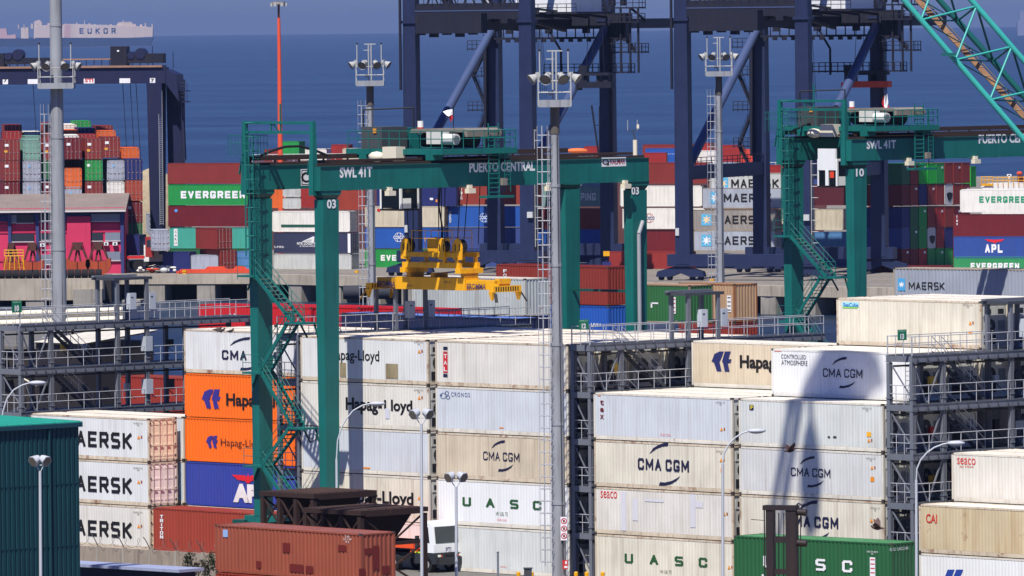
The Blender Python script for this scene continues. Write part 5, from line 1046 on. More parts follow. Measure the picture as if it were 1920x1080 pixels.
for k in range(K0, K1):
    a, b, c = [v - base for v in ab(k)]; a2, b2, c2 = [v - base for v in ab(k + 1)]; mb = MB()
    mb.tube(a, b, 0.075, BTE, n=6); mb.tube(a, c, 0.06, BTD, n=6); mb.tube(c, b, 0.07, BTD, n=6); mb.tube(b, a2, 0.075, BTE, n=6); mb.tube(b, c2, 0.08, BTD, n=6); mb.tube(a, c2, 0.04, BTD, n=6); mb.build('lacing', o)
def wk(t): return P(1722 + 132 * t, 0 + 145 * t, 502.8) - base
mb = MB(); wa, wb = wk(-1.0), wk(5.5); sd_ = Vector((0.22, 0.12, 0.02)); vs = [wa - sd_, wa + sd_, wb + sd_, wb - sd_]; mb.mesh(vs + [v + Vector((0, 0.05, -0.05)) for v in vs], [(0, 1, 2, 3), (4, 7, 6, 5), (0, 3, 7, 4), (1, 5, 6, 2)], WALK)
for k in range(60): c = wk(-1.0 + k * 0.11); mb.tube(c - sd_ * 1.05 + Vector((0, -0.02, 0)), c + sd_ * 1.05 + Vector((0, -0.02, 0)), 0.02, flat((170, 150, 120)), n=4)
mb.tube(wa + sd_ * 1.7, wb + sd_ * 1.7, 0.05, flat((110, 104, 98)), n=5); mb.build('walkway', o)
mb = MB(); e = P(1780, 101, 499.6) - base; mb.box(e.x - 0.5, e.y - 0.4, e.z - 0.12, e.x + 0.4, e.y + 0.1, e.z + 0.06, BTD); mb.build('bracket', o)
mb = MB(); mb.box(-4, -3, 1.2, 6, 3, 6, BTE); mb.box(-5, -4, 0, 7, 4, 1.2, DK); mb.build('machine_house', o)
# shed and pipes behind the left gantry
o = thing('store_shed', P(160, 640, 585), -A, 'white roofed low shed seen through the left gantry', 'shed'); o.location.z = 0; zz = P(160, 640, 585).z
mb = MB(); mb.box(-2.2, -3, 0, 3.2, 4, zz, flat((40, 36, 36))); mb.build('wall', o); mb = MB(); mb.mesh([(-2.5, -3.2, zz), (3.5, -3.2, zz), (3.5, 4.2, zz + 0.8), (-2.5, 4.2, zz + 0.8)], [(0, 1, 2, 3)], paint((206, 200, 186), grime=0.4)); mb.mesh([(-2.5, -3.2, zz - .1), (3.5, -3.2, zz - .1), (3.5, 4.2, zz + 0.7), (-2.5, 4.2, zz + 0.7)], [(0, 1, 2, 3)], flat((90, 88, 84))); mb.build('roof', o)
for i, (y, r) in enumerate(((588, 0.28), (605, 0.3), (612, 0.22))):
    a, b = P(-60, y + 4, 600), P(230, y - 6, 600); o = thing('pipeline', (a.x, a.y, 0), 0, 'cream pipe on trestles behind the left gantry, %s of three' % ('highest', 'middle', 'lowest')[i], 'pipe'); mb = MB(); mb.tube((0, 0, a.z), (b.x - a.x, b.y - a.y, b.z), r, CREAM, n=10); mb.build('pipe', o)
    mb = MB()
    for k in range(4): x = 1.5 + k * 3.3; mb.box(x - 0.1, -0.1, 0, x + 0.1, 0.1, a.z - r, GALD)
    mb.build('trestle', o)

# dark machinery shed behind the left gantry
SD = paint((46, 42, 42), 0.9, grime=0.4, name='interior_shade_dark'); a = P(-40, 655, 640); b = P(228, 648, 640)  # near-black colour stands in for the shed's unlit interior
o = thing('machinery_shed', (a.x, a.y, 0), 0, 'long dark machinery shed behind the lower walkways of the left gantry', 'shed'); l = b.x - a.x
mb = MB(); mb.box(0, 0, 0, l, 8, a.z, SD)
mb.build('wall', o); mb = MB(); mb.box(-0.3, -0.4, a.z, l + 0.3, 8.3, a.z + 0.25, paint((110, 106, 100), 0.8, grime=0.6)); mb.build('roof', o)
rnd = random.Random(21); mb = MB()
for k in range(26):
    x = rnd.uniform(0.2, l - 0.6); z = rnd.uniform(1, a.z - 0.5); mb.box(x, -rnd.uniform(.3, .9), z, x + rnd.uniform(.3, 1.2), -0.004, z + rnd.uniform(.2, .8), (SD, GALD, CREAM, GALD, SD, RUS)[k % 6])
for k in range(9): x = rnd.uniform(0, l - 2); z = rnd.uniform(2, a.z - 1); mb.tube((x, -0.6, z), (x + rnd.uniform(.8, 2.5), -0.6, z + rnd.uniform(-1, 1)), 0.09, (GALD, CREAM, GALV)[k % 3], n=6)
mb.build('machinery', o)
# unseen harbour crane and grab, added off view to shade the white stacks
Wp = on_plane(B2TOP, 1522, 862, 1, FC); Wp = mat_of(B2TOP) @ Wp; gq = Wp + SUN * 74.0
cb = Vector((-72, 365, 0)); o = thing('mobile_crane', cb, 0, 'unseen lattice boom crane, added out of view to shade the white stacks', 'crane')
tip = Vector((gq.x - 0.6, gq.y, gq.z + 7.0)) - cb; root = Vector((3, 3, 9)); dirv = (tip - root).normalized(); e1 = dirv.cross(Vector((0, 0, 1))).normalized(); e2 = e1.cross(dirv)
mb = MB()
for i, j in ((1, 1), (1, -1), (-1, 1), (-1, -1)): mb.tube(root + e1 * i * 1.2 + e2 * j * 1.2, tip + e1 * i * 0.4 + e2 * j * 0.4, 0.16, BTE, n=6)
mb.build('chord', o); mb = MB(); hd = gq - cb; mb.prism([(hd.x - 2.0, hd.z + 6.0), (hd.x - 1.8, hd.z + 10.4), (hd.x + 1.2, hd.z + 10.8), (hd.x + 3.6, hd.z + 6.4), (hd.x + 4.4, hd.z + 4.6), (hd.x + 3.2, hd.z + 5.6), (hd.x + 0.8, hd.z + 5.7)], hd.y - 0.8, hd.y + 0.8, BTE); mb.build('shade_boom_head', o); mb = MB(); nb = 22  # added boom head, its outline shaped for the shade it casts
for k in range(nb):
    c0, c1 = root + (tip - root) * (k / nb), root + (tip - root) * ((k + 1) / nb); w0, w1 = 1.2 - 0.8 * k / nb, 1.2 - 0.8 * (k + 1) / nb
    for s_ in (1, -1): mb.tube(c0 + e1 * w0 + e2 * w0 * s_, c1 - e1 * w1 + e2 * w1 * s_, 0.07, BTE, n=5); mb.tube(c0 + e1 * w0 * s_ - e2 * w0, c1 + e1 * w1 * s_ + e2 * w1, 0.07, BTE, n=5)
mb.build('lacing', o); mb = MB(); mb.box(-5, -4, 0, 6, 4, 1.6, DK); mb.box(-4, -3, 1.6, 5, 3, 8, BTE); mb.box(0, -1, 8, 2, 1, 24, BTE); mb.build('machine_house', o)
g2 = gq; o = thing('clamshell_grab', g2, 0, 'unseen closed grab, added on the out of view crane to cast shade', 'grab'); mb = MB()  # added grab, set on the sun line of the wanted shade
mb.tube((0, 0, 0.6), (0, 0, 7.0), 0.12, BLACKM, n=6); mb.tube((-0.15, 0, 1.5), (-0.3, 0, 7.0), 0.08, BLACKM, n=6); mb.build('rope', o); mb = MB()
mb.prism([(-0.3, 1.6), (0.3, 1.6), (0.5, 0.6), (0.55, -1.6), (0.3, -3.6), (-0.55, -3.6), (-0.8, -1.4), (-0.7, 0.2)], -0.6, 0.6, RUS); mb.build('jaw', o)
# ================================================================== FAR QUAY
FA = math.radians(21); UF = Vector((math.cos(FA), -math.sin(FA), 0)); VF = Vector((math.sin(FA), math.cos(FA), 0))
edge = [G(*q) for q in ((-700, 527), (192, 523), (198, 515), (480, 514), (700, 519), (1440, 536), (2700, 560))]
qm = paint((128, 122, 114), 0.9, grime=0.6, scale=0.3, name='quay_deck')
mb = MB(); mb.face([(p.x, p.y, 0) for p in edge] + [(300, 1700, 0), (-300, 1700, 0)], qm); struct(mb.build('quay_deck'))
QC = paint((168, 158, 142), 0.9, grime=0.8, scale=0.8, grime_col=(90, 78, 66), name='quay_beam_concrete'); QD = flat((40, 38, 40), 0.9); QP = paint((150, 144, 134), 0.9, grime=0.7, name='pier_concrete')
mbw, mbp, mbb = MB(), MB(), MB()
for i in range(len(edge) - 1):
    a, b = edge[i], edge[i + 1]; d = (b - a); ln = d.length; d.normalize(); nrm = Vector((d.y, -d.x, 0)); dz = Vector((0, 0, 1))
    th = 2.9 if i == 0 else 1.35
    def sl(o0, o1, z0, z1, mb, m, s0=0.0, s1=None):
        s1 = ln if s1 is None else s1; q = [a + d * s + nrm * o for s, o in ((s0, o0), (s1, o0), (s1, o1), (s0, o1))]
        mb.mesh([(*v.xy, z0) for v in q] + [(*v.xy, z1) for v in q], [(0, 3, 2, 1), (4, 5, 6, 7), (0, 1, 5, 4), (1, 2, 6, 5), (2, 3, 7, 6), (3, 0, 4, 7)], m)
    sl(-1.5, 0.1, -th, 0.03, mbw, QC)
    sl(-6, -5.4, -7, -0.05, mbb, QD)  # near-black backing paints the shade inside the pier openings
    n = max(1, int(ln / 6.4))
    for k in range(n + 1):
        s = k * ln / n
        if i == 0: s += 4
        sl(-4, -0.05, -7, -th - 0.004, mbp, QP, s - 1.3, s + 1.3)
struct(mbw.build('quay_beam')); struct(mbp.build('quay_piers')); struct(mbb.build('quay_back_wall'))

HF = 2.95
def far(px, py, D, mat, label, L=12.192, yaw=-FA, H=HF, ends='pp', fm=None, group='containers on the far quay', kind='dry', **k):
    o = container(P(px, py, D) - Vector((0, 0, H)), yaw, L, H, kind, mat, label, fm, None, ends, group, **k); return o
def c_(rgb, g=0.25, r=0.06, nm='container_paint'): return paint(rgb, 0.55, grime=g, rust=r, name=nm)
FBR = c_((128, 48, 42)); FDR = c_((104, 28, 34)); FRD = c_((150, 44, 40)); FGN = c_((36, 140, 66)); FDG = c_((42, 98, 62)); FTQ = c_((70, 160, 142)); FWH = c_((224, 220, 212), 0.3); FCR = c_((196, 186, 164), 0.35)
FNV = c_((34, 42, 98)); FBL = c_((36, 84, 164)); FSB = c_((58, 74, 130)); FGY = c_((162, 168, 180), 0.4, 0.12); FOR = c_((214, 100, 42)); FLG = c_((190, 192, 190), 0.4, 0.1); FTG = c_((116, 156, 142)); FTN = c_((150, 116, 96), 0.4, 0.15); FIN = c_((52, 56, 82)); FVG = c_((36, 164, 56)); FPB = c_((80, 124, 170))
WHF = flat((226, 226, 226)); S1 = 'the stack left of the near green crane leg'
# --- stack left of the crane legs
D1 = 1099
far(314, 306, D1, FBR, 'brown red container on top of the far stack left of the near green crane leg')
o = far(315, 346, D1, FGN, 'bright green container with big white name, beside the near green crane leg', fm=FGN); text(o, 'EVERGREEN', 339, 358, 460, 372, WHF, c=FC, blk=0.26)
o = far(315, 386, D1, FDR, 'dark red container with one blue dot, under the bright green one'); poly(o, [(330 + 3 * math.cos(t * .785), 395 + 3 * math.sin(t * .785)) for t in range(8)], flat((90, 150, 220)), c=FC, name='decal')
o = far(318, 427, D1, FTQ, 'turquoise container with a white upright name plate, under the dark red one'); rect(o, 326, 429, 333, 461, WHF, c=FC, name='decal'); 
for i, ch in enumerate('CARU'): text(o, ch, 327.5, 432 + i * 7, 331.5, 437 + i * 7, flat((60, 80, 80)), c=FC - .006)
far(316, 466, D1, FDG, 'dark green container under the turquoise one, partly hidden')
far(305, 472, 1088, FNV, 'navy half length container low before the turquoise one', L=4.1); far(357, 478, 1087, FGY, 'light grey half length container with a blue sticker, at the far stack foot', L=4.2); far(443, 471, 1087, FPB, 'pale blue half length container at the foot of the far stack by the green leg', L=3.2)
def end_on(px, py, D, mat, label, L=12.192, yaw=math.radians(-84), H=HF, group='containers stacked end on at the far left', doorm=None, rod=None):
    ex = Vector((math.cos(yaw), math.sin(yaw), 0)); e = P(px + 16, py, D) - Vector((0, 0, H)); c = e - ex * (L / 2); corner = c - Matrix.Rotation(yaw, 3, 'Z') @ Vector((L / 2, CW / 2, 0))
    return container(corner, yaw, L, H, 'dry', mat, label, None, None, 'pd', group, rod=rod or flat((170, 150, 144)), doorm=doorm)
for (x, y, m, nm) in ((396, 428, FBR, 'upper'), (404, 468, FBR, 'lower')): end_on(x + 9, y, 1086, m, 'brown container with door end before the turquoise one, %s of two' % nm, L=6.06, yaw=math.radians(-58), group=None)
# --- end on block at the far left
cols = [(5, 'leftmost column', [(262, FBR), (301, FBR), (341, FDR)]), (43, 'second column from the left', [(262, FTG), (301, FGY), (341, FGY)]), (81, 'column left of the thick mast', [(262, FBR), (298, FDG), (340, FDR)]),
        (121, 'column right of the thick mast', [(260, FDR), (300, FTN), (315, FOR), (350, FGY)]), (160, 'fifth column', [(260, FBR), (300, FGN), (340, FBR)]), (193, 'sixth column', [(257, FBR), ]), (201, 'column with white doors', [(300, FGY), (340, FWH)]), (235, 'rightmost column', [(299, FNV), (338, c_((160, 66, 44))), (379, FDR), (418, FDG)])]
tiers = ['top', 'second', 'third', 'fourth']; cname = {id(FBR): 'brown', id(FDR): 'dark red', id(FTG): 'grey green', id(FGY): 'grey', id(FDG): 'dark green', id(FTN): 'tan', id(FOR): 'orange', id(FGN): 'green', id(FWH): 'white', id(FNV): 'navy'}
for x, nm, st in cols:
    for i, (y, m) in enumerate(st):
        dd = 1100 if not (nm == 'column right of the thick mast' and i == 1) else 1112
        o = end_on(x, y, dd, m, '%s container end, %s of the %s, pink building below' % (cname.get(id(m), 'rust orange'), tiers[i], nm)); X = 6.096 + 0.04
        if m in (FBR, FDR): rect(o, x + 4, y + 8, x + 11, y + 13, WHF, axis=0, c=X, name='decal')
        if m is FGN: poly(o, [(x + 6 + 3 * math.cos(t * .785), y + 10 + 3 * math.sin(t * .785)) for t in range(8)], WHF, axis=0, c=X, name='decal')
        if m is FGY: rect(o, x + 10, y + 9, x + 14, y + 13, flat((120, 170, 210)), axis=0, c=X, name='decal')
        if i == 0 and m is FBR: rect(o, x + 3, y + 20, x + 9, y + 24, flat((222, 160, 50)), axis=0, c=X, name='decal')
for x, y, D, m, lab in ((8, 247, 1114, FRD, 'red container roof in the row behind the leftmost column'), (9, 234, 1127, FBR, 'brown red container, highest of the leftmost column'), (45, 255, 1114, FTG, 'grey green container in the row behind the second column'), (45, 247, 1127, FWH, 'white container behind the grey green ones'), (84, 249, 1114, FBR, 'brown container behind the column left of the thick mast'), (82, 230, 1127, FBR, 'brown red container beside the thick mast, high at its left'),
                        (116, 253, 1113, FWH, 'white roofed container just right of the thick mast'), (115, 244, 1126, FOR, 'orange roofed container just right of the thick mast, above the white roof'), (112, 233, 1139, FWH, 'white container, highest right of the thick mast'), (149, 252, 1114, FRD, 'bright red container with a pale roof, behind the fifth column'), (147, 240, 1127, FNV, 'navy container under the highest green one'), (139, 227, 1140, FGN, 'green container, highest of all at the far left'),
                        (185, 245, 1115, FOR, 'orange container under the brown roofed one at the right shoulder'), (180, 236, 1128, FBR, 'brown red container at the right shoulder of the end on block'), (229, 277, 1114, FOR, 'bright orange container at the right step of the end on block')):
    end_on(x, y, D, m, lab)
far(233, 440, 1092, FNV, 'small navy container beside the pink building', L=2.3, group=None)
# grey containers further back right of the end on block
end_on(285, 431, 1086, FGY, 'grey container end right of the dark green one, low behind the truck', L=6.06); end_on(278, 401, 1140, FGY, 'pale grey container far back between block and dark leg', L=6.06)
# --- stack between the near legs
D2 = 1101; YN = -math.radians(24)
far(506, 352, D2 + 14, FOR, 'orange container behind the crane ladder, in the back row', L=2.8); far(530, 350, D2 + 12, FLG, 'rusty white container in the back row under the girder, upper', L=2.9, H=1.5); far(530, 371, D2 + 12, FLG, 'rusty white container in the back row under the girder, lower', L=2.9, H=1.6); far(564, 351, D2 + 10, FRD, 'red container in the back row under the elephant plate', L=3.0)
o = far(510, 396, D2, FWH, 'white container with a dark green stripe, between the near crane legs', yaw=YN, ends='pd', rod=flat((120, 120, 116)), doorm=FLG); rect(o, 527, 421, 600, 426, flat((30, 80, 66)), c=FC, name='stripe')
o = far(513, 436, D2, FIN, 'dark slate container with a white wing emblem, between the near crane legs', yaw=YN, ends='pd', rod=flat((120, 120, 130)))
mbq = MB()
for k in range(5): poly(o, [(566 + k * 2, 453 - k * 0.5), (588, 443 + k * 2.4), (590, 444.6 + k * 2.4), (572 + k * 3, 454)], WHF, c=FC, mb=mbq)
mbq.build('logo', o); text(o, 'NYK LOGISTICS', 557, 454, 596, 459, WHF, c=FC, bold=0.02); text(o, '& MEGACARRIER', 562, 460, 594, 463, WHF, c=FC, bold=0); rect(o, 652, 438, 657, 474, WHF, c=FC, name='decal'); text(o, 'S-MRK', 514, 461, 533, 465, WHF, c=FC, bold=0)
far(513, 476, D2, FLG, 'pale grey container under the dark slate one', yaw=YN, ends='pd', rod=flat((120, 120, 116)))
far(628, 355, D2 + 10, c_((150, 60, 44)), 'red brown container in the back row right of the numbered near leg', L=4.6)
# --- stack behind the spreader
D3 = 1105
o = far(706, 348, D3, FNV, 'navy container with small white marks, under the front girder', ends='pd', rod=flat((60, 66, 110))); rect(o, 806, 371, 812, 375, WHF, c=FC, name='decal'); rect(o, 817, 374, 820, 379, ORG, c=FC, name='decal')
o = far(853, 345, D3 - 3, c_((140, 56, 44)), 'red brown container with a white upright name, under the front girder and trolley ladder')
for i, ch in enumerate('TRITON'): text(o, ch, 863.5, 353 + i * 3.6, 867, 356 + i * 3.6, WHF, c=FC)
o = far(684, 387, D3, FCR, 'cream container with one red letter behind the mast, second row above the spreader', ends='pd', rod=flat((120, 108, 96)), doorm=FTN); text(o, 'a', 707, 391, 713, 397, RED, c=FC, bold=0.05)
def globe(o, cx_, cy_, r, m, tm, s='COSCO'):
    mbq = MB()
    for rx, ry in ((r, r), (r * 0.5, r)):
        for k in range(16):
            t0, t1 = k * math.pi / 8, (k + 1) * math.pi / 8
            if abs(math.sin((t0 + t1) / 2)) < 0.35: continue
            poly(o, [(cx_ + a * math.cos(t), cy_ + b * math.sin(t)) for a, b, t in ((rx, ry, t0), (rx, ry, t1), (rx - .9, ry - .9, t1), (rx - .9, ry - .9, t0))], m, c=FC, mb=mbq)
    mbq.build('logo', o); text(o, s, cx_ - r * 1.15, cy_ - 3, cx_ + r * 1.15, cy_ + 3, tm, c=FC - .006, bold=0.03)
o = far(837, 387, D3 - 3, FBL, 'blue container with a white globe emblem and upright white name, above the spreader')
globe(o, 908, 408, 9, flat((190, 200, 220)), flat((200, 210, 226)))
for i, ch in enumerate('FLORENS'): text(o, ch, 842.5, 396 + i * 3.1, 846, 398.6 + i * 3.1, WHF, c=FC)
o = far(684, 427, D3, FBL, 'blue container with a white globe emblem, beside the left blue crane leg', ends='pd', rod=flat((60, 90, 160))); globe(o, 748, 445, 9, WHF, WHF)
far(837, 427, D3 - 3, FSB, 'slate blue container in shadow, directly under the blue one with upright name')
o = far(684, 467, D3, FGN, 'bright green container with part of a white name, behind the spreader pulleys'); text(o, 'EVERGREEN', 714, 478, 806, 489, WHF, c=FC, blk=0.26)
far(837, 466, D3 - 3, FSB, 'slate blue container, lowest behind the spreader')
# --- stack under the far end of the front girder
D4 = 1103
far(985, 331, D4, FGY, 'grey container on top, under the far end of the front girder'); o = far(985, 349, D4 - 2, c_((120, 150, 146)), 'grey green container with white lettering, under the far end of the front girder'); text(o, 'SHIPPING', 1059, 362, 1117, 376, WHF, c=FC, blk=0.2)
far(985, 391, D4 - 2, FBR, 'brown container beneath the grey green one with white lettering'); far(985, 430, D4 - 2, FBL, 'blue container seen between the far crane legs'); far(985, 458, D4 - 2, FNV, 'navy container, lowest between the far crane legs', H=2.6)
o = thing('fuel_tank', P(1137, 480, 1060), 0, 'small yellow box on a blue frame between the far crane legs', 'box'); mb = MB(); mb.box(-0.42, -0.4, 0, 0.42, 0.4, 0.65, YEL); mb.bar((-0.3, 0, 0), (0, 0, -0.8), 0.1, 0.1, FNV); mb.bar((0.3, 0, 0), (0, 0, -0.8), 0.1, 0.1, FNV); mb.box(-0.6, -0.5, -4.5, 0.6, 0.5, -0.8, FNV); mb.build('housing', o)
# --- stack with white containers, right of the far leg
D5 = 1086
o = far(1172, 305, D5, FBR, 'brown container with a small yellow mark, on top right of the far green leg'); rect(o, 1207, 311, 1215, 314, flat((220, 170, 60)), c=FC, name='decal'); rect(o, 1207, 315, 1214, 317, WHF, c=FC, name='decal')
far(1162, 348, D5, FWH, 'white container under the brown one right of the far green leg', kind='reefer')
o = far(1167, 390, D5, FWH, 'white container with a globe emblem, second white one past the far green leg', kind='reefer', ends='pu'); globe(o, 1217, 409, 9, flat((190, 100, 100)), flat((60, 70, 120)))
far(1175, 432, D5, FDR, 'dark red container under the white one with the globe emblem'); far(1140, 471, D5, c_((140, 46, 40)), 'red brown container, lowest right of the far green leg')
far(1328, 310, D5 + 16, FRD, 'red container on top behind the right blue crane leg', H=2.4)
D6 = 1082
for y, x, m, lab, dirty in ((325, 1330, FLG, 'grey container with a star panel, top of the stack by the right crane', 1), (352, 1316, FGY, 'grey container with a blue star panel, second from top of the grey stack', 0), (393, 1300, c_((150, 144, 138), 0.7, 0.35), 'rust stained grey container with a star panel, third from top of the grey stack', 1), (432, 1300, FGY, 'grey container with a clean star panel, lowest of the grey stack', 0)):
    o = far(x, y, D6, m, lab, fm=c_((150, 138, 120), 0.5, 0.4)); dx = 1300 if x == 1300 else x
    star_logo(o, dx + 15, y + 8, dx + 35, y + 30, flat((90, 168, 206)), WHF if not dirty else flat((226, 200, 160))); text(o, 'MAERSK', dx + 41, y + 11, dx + 130, y + 27, BLK, c=FC, blk=0.2)
# --- stack behind the rear green crane legs
D7 = 1088
far(1470, 300, D7, FNV, 'navy container on top behind the rear crane cabin', H=2.9); far(1470, 327, D7 - 1, FSB, 'slate container behind the rear crane cabin', H=1.6); far(1465, 346, D7 - 2, c_((84, 34, 44)), 'dark maroon container between the rear crane legs'); far(1455, 392, D7 - 2, FCR, 'cream container between the rear crane legs'); far(1440, 435, D7 - 2, FPB, 'pale blue container below the cream one between the rear crane legs', H=2.2); far(1448, 464, D7 - 2, FSB, 'slate blue container, lowest between the rear crane legs', H=2.6)
# --- wall of container ends right of the rear crane
y29 = -math.radians(29); U29 = Vector((math.cos(y29), math.sin(y29), 0))
rows = [(307, ['FDG', 'FBR', 'FVG', 'FVG', 'FGN', 'FBR', 'FBR', 'FBR']), (347, ['FDR', 'FBR', 'FNV', 'FBR', 'FBR', 'FLG', 'FBR', 'FBR']), (389, ['FNV', 'FDG', 'FGN', 'FBR', 'FRD', 'FBR', 'FDR', 'FDR']), (428, ['FSB', 'FDG', 'FGN', 'FLG', 'FRD', 'FNV', 'FDR', 'FDR']), (466, ['FDR', 'FDR', 'FRD', 'FGN', 'FGN', 'FGN', 'FDR', 'FBR'])]
cn = {'FDG': 'dark green', 'FBR': 'brown', 'FVG': 'vivid green', 'FGN': 'green', 'FDR': 'dark red', 'FNV': 'navy', 'FLG': 'pale grey', 'FRD': 'red', 'FSB': 'slate blue'}
for ri, (y, ms) in enumerate(rows):
    for ci, mk in enumerate(ms):
        x = 1691 + ci * 16.2; D = 1066 + ci * 2.2; q = P(x, y + ci * -0.3, D) - U29 * 6.06 - Vector((0, 0, 2.9))
        o = container(q, y29, 6.06, 2.9, 'dry', globals()[mk], '%s container end, %s in the %s row of the wall of ends' % (cn[mk], ('first', 'second', 'third', 'fourth', 'fifth', 'sixth', 'seventh', 'eighth')[ci], ('top', 'second', 'third', 'fourth', 'lowest')[ri]), None, None, 'pp', 'container ends right of the rear crane')
        if mk not in ('FNV', 'FLG') and (ri + ci) % 2 == 0: rect(o, x + 9, y + 5, x + 12.5, y + 9, WHF, axis=0, c=3.05, name='decal')
        if mk == 'FLG': poly(o, [(x + 3, y + 16), (x + 8, y + 13), (x + 14, y + 15), (x + 13, y + 24), (x + 9, y + 30), (x + 5, y + 26)], BLK, axis=0, c=3.05, name='reefer_fan')
far(1805, 312, 1092, FVG, 'vivid green container standing alone past the wall of ends', L=1.2)
for i, (x, y, m, lab) in enumerate(((1628, 392, FDG, 'green container between the rear legs and the wall of ends, upper'), (1628, 432, FGN, 'green container between the rear legs and the wall of ends, lower'), (1628, 349, FBR, 'brown container right of the numbered rear leg'), (1628, 320, FLG, 'grey white container high right of the numbered rear leg'))): far(x, y, 1078, m, lab, L=2.8, H=(2.95, 2.95, 3, 2.1)[i])
# --- right edge stack
D8 = 1036
o = far(1800, 355, D8, FWH, 'white container with green name, on top at the right edge', H=3.1, fm=FWH, kind='reefer'); text(o, 'EVERGREEN', 1836, 368, 1934, 380, flat((30, 140, 100)), c=FC, blk=0.24)
o = far(1787, 402, D8, FDR, 'dark red container under the white one with green name'); text(o, 'T', 1793, 404.5, 1795.5, 410, WHF, c=FC); text(o, 'e', 1793, 412, 1796, 416, WHF, c=FC); text(o, 'x', 1793, 418, 1796, 422, WHF, c=FC)
o = far(1788, 443, D8, c_((48, 76, 146)), 'blue container with a red eagle over white letters, at the right edge'); eagle(o, 1846, 448, 1884, 456); text(o, 'APL', 1847, 458, 1880, 474, WHF, c=FC, blk=0.27)
o = far(1788, 481, D8, c_((50, 140, 84)), 'green container with white name, lowest at the right edge'); text(o, 'EVERGREEN', 1820, 493, 1911, 505, WHF, c=FC, blk=0.26)
far(1640, 498, 1060, FDR, 'dark low container with scrap on its roof, behind the star panel one', L=11, H=1.4)

# --- pink building
PK = paint((196, 48, 88), 0.7, grime=0.25, name='pink_render'); PBL = paint((52, 60, 112), 0.6, grime=0.2, name='blue_column'); WIN = flat((48, 52, 62), 0.15); WINL = flat((120, 128, 142), 0.2)
DB = 1088; o = thing('workshop_building', P(118, 508, DB), 0, 'pink two storey workshop with blue columns and a grey roof, behind the rusty grabs', 'building'); kb = DB / FPX; ob = o.location
def X(px): return (px - 118) * kb
def Z(py): return P(118, py, DB).z - ob.z
mb = MB(); mb.box(X(-60), 0.3, Z(520), X(235), 10, Z(390), PK); mb.box(X(127), -0.4, Z(520), X(171), 0.298, Z(406), PK); mb.build('wall', o)
mb = MB(); mb.mesh([(X(-64), -1.2, Z(395)), (X(238), -1.2, Z(395)), (X(238), 10, Z(366)), (X(-64), 10, Z(366)), (X(-64), -1.2, Z(398)), (X(238), -1.2, Z(398)), (X(238), 12, Z(370)), (X(-64), 12, Z(370))], [(0, 1, 2, 3), (4, 7, 6, 5), (0, 4, 5, 1), (1, 5, 6, 2), (0, 3, 7, 4)], paint((128, 116, 110), 0.8, grime=0.4)); mb.box(X(-64), -1.35, Z(397.5), X(238), -1.21, Z(394.5), flat((206, 200, 196))); mb.build('roof', o)
mb = MB(); mb.box(X(-60), 0.1, Z(414), X(235), 0.298, Z(399), FNV); mb.build('fascia', o)
for x in (16, 68, 227): mb = MB(); mb.box(X(x), -0.15, Z(520), X(x + 6), 0.29, Z(399), PBL); mb.build('column', o)
for x0, x1, y0, y1, m in ((20, 32, 402, 416, WINL), (33, 64, 402, 417, WIN), (72, 120, 402, 415, WIN), (172, 226, 402, 415, WINL), (22, 64, 438, 452, WIN), (73, 120, 438, 452, WIN), (172, 193, 437, 452, WIN), (198, 226, 437, 452, WINL), (200, 226, 473, 489, WINL), (74, 95, 477, 495, WINL)):
    mb = MB(); mb.box(X(x0), 0.05, Z(y1), X(x1), 0.29, Z(y0), m); f = mb.build('window', o); mb = MB(); mb.box(X(x0) - .05, 0.0, Z(y1) - .12, X(x1) + .05, 0.28, Z(y1) - .004, flat((200, 190, 190))); mb.build('sill', f)
for x, y in ((76, 456), (195, 455), (212, 455)): mb = MB(); mb.box(X(x), -0.3, Z(y + 6), X(x + 9), 0.28, Z(y), WHF); mb.tube((X(x + 4.5), -0.32, Z(y + 3)), (X(x + 4.5), -0.301, Z(y + 3)), 0.17, flat((80, 80, 80)), n=10); mb.build('air_conditioner', o)
for y0, y1 in ((418, 420), (435, 437), (488, 490)): mb = MB(); mb.box(X(-60), 0.2, Z(y1), X(227), 0.295, Z(y0), flat((150, 30, 66))); mb.build('ledge', o)
# --- rusty grabs, yellow frame, tyres
GRB = paint((160, 66, 34), 0.7, grime=0.5, rust=0.4, grime_col=(60, 34, 26), name='grab_rust'); GRD = paint((84, 48, 40), 0.8, grime=0.5, rust=0.3, name='grab_dark')
for i, (x, w_) in enumerate(((62, 36), (146, 40), (185, 40), (22, 26))):
    b = P(x, 503, 1080); b.z = 0.03; o = thing('clamshell_grab', b, 0, ('rusty open grab left of the thick mast', 'rusty open grab right of the thick mast, before the pink wall', 'rusty open grab at the right end of the pink building', 'rusty grab behind the yellow frame')[i], 'grab', 'rusty clamshell grabs'); h = w_ * 1080 / FPX / 2
    for s in (-1, 1): mb = MB(); mb.prism([(s * 0.05, 0.25), (s * h * 0.35, 0.02), (s * h * 0.8, 0.35), (s * h * 1.08, 1.1), (s * h * 1.0, 1.85), (s * h * 0.45, 1.5), (s * 0.05, 1.45)], -0.9, 0.9, GRB); mb.build('jaw', o)
    mb = MB(); mb.box(-h * 0.32, -0.5, 2.7, h * 0.32, 0.5, 3.3, GRD); mb.box(-h * 0.45, -0.4, 3.3, h * 0.45, 0.4, 3.55, GRD)
    for s in (-1, 1): mb.bar((s * h * 0.3, 0, 3.2), (s * h * 0.85, 0, 1.4), 0.16, 0.2, GRD); mb.bar((s * 0.1, 0, 2.7), (s * 0.4, 0, 1.3), 0.2, 0.25, GRD); mb.tube((s * h * 0.4, 0.2, 3.4), (s * h * 0.95, 0.3, 1.2), 0.05, GRD, n=5)
    mb.build('linkage', o); o.scale = (1.12, 1.12, 1.3)
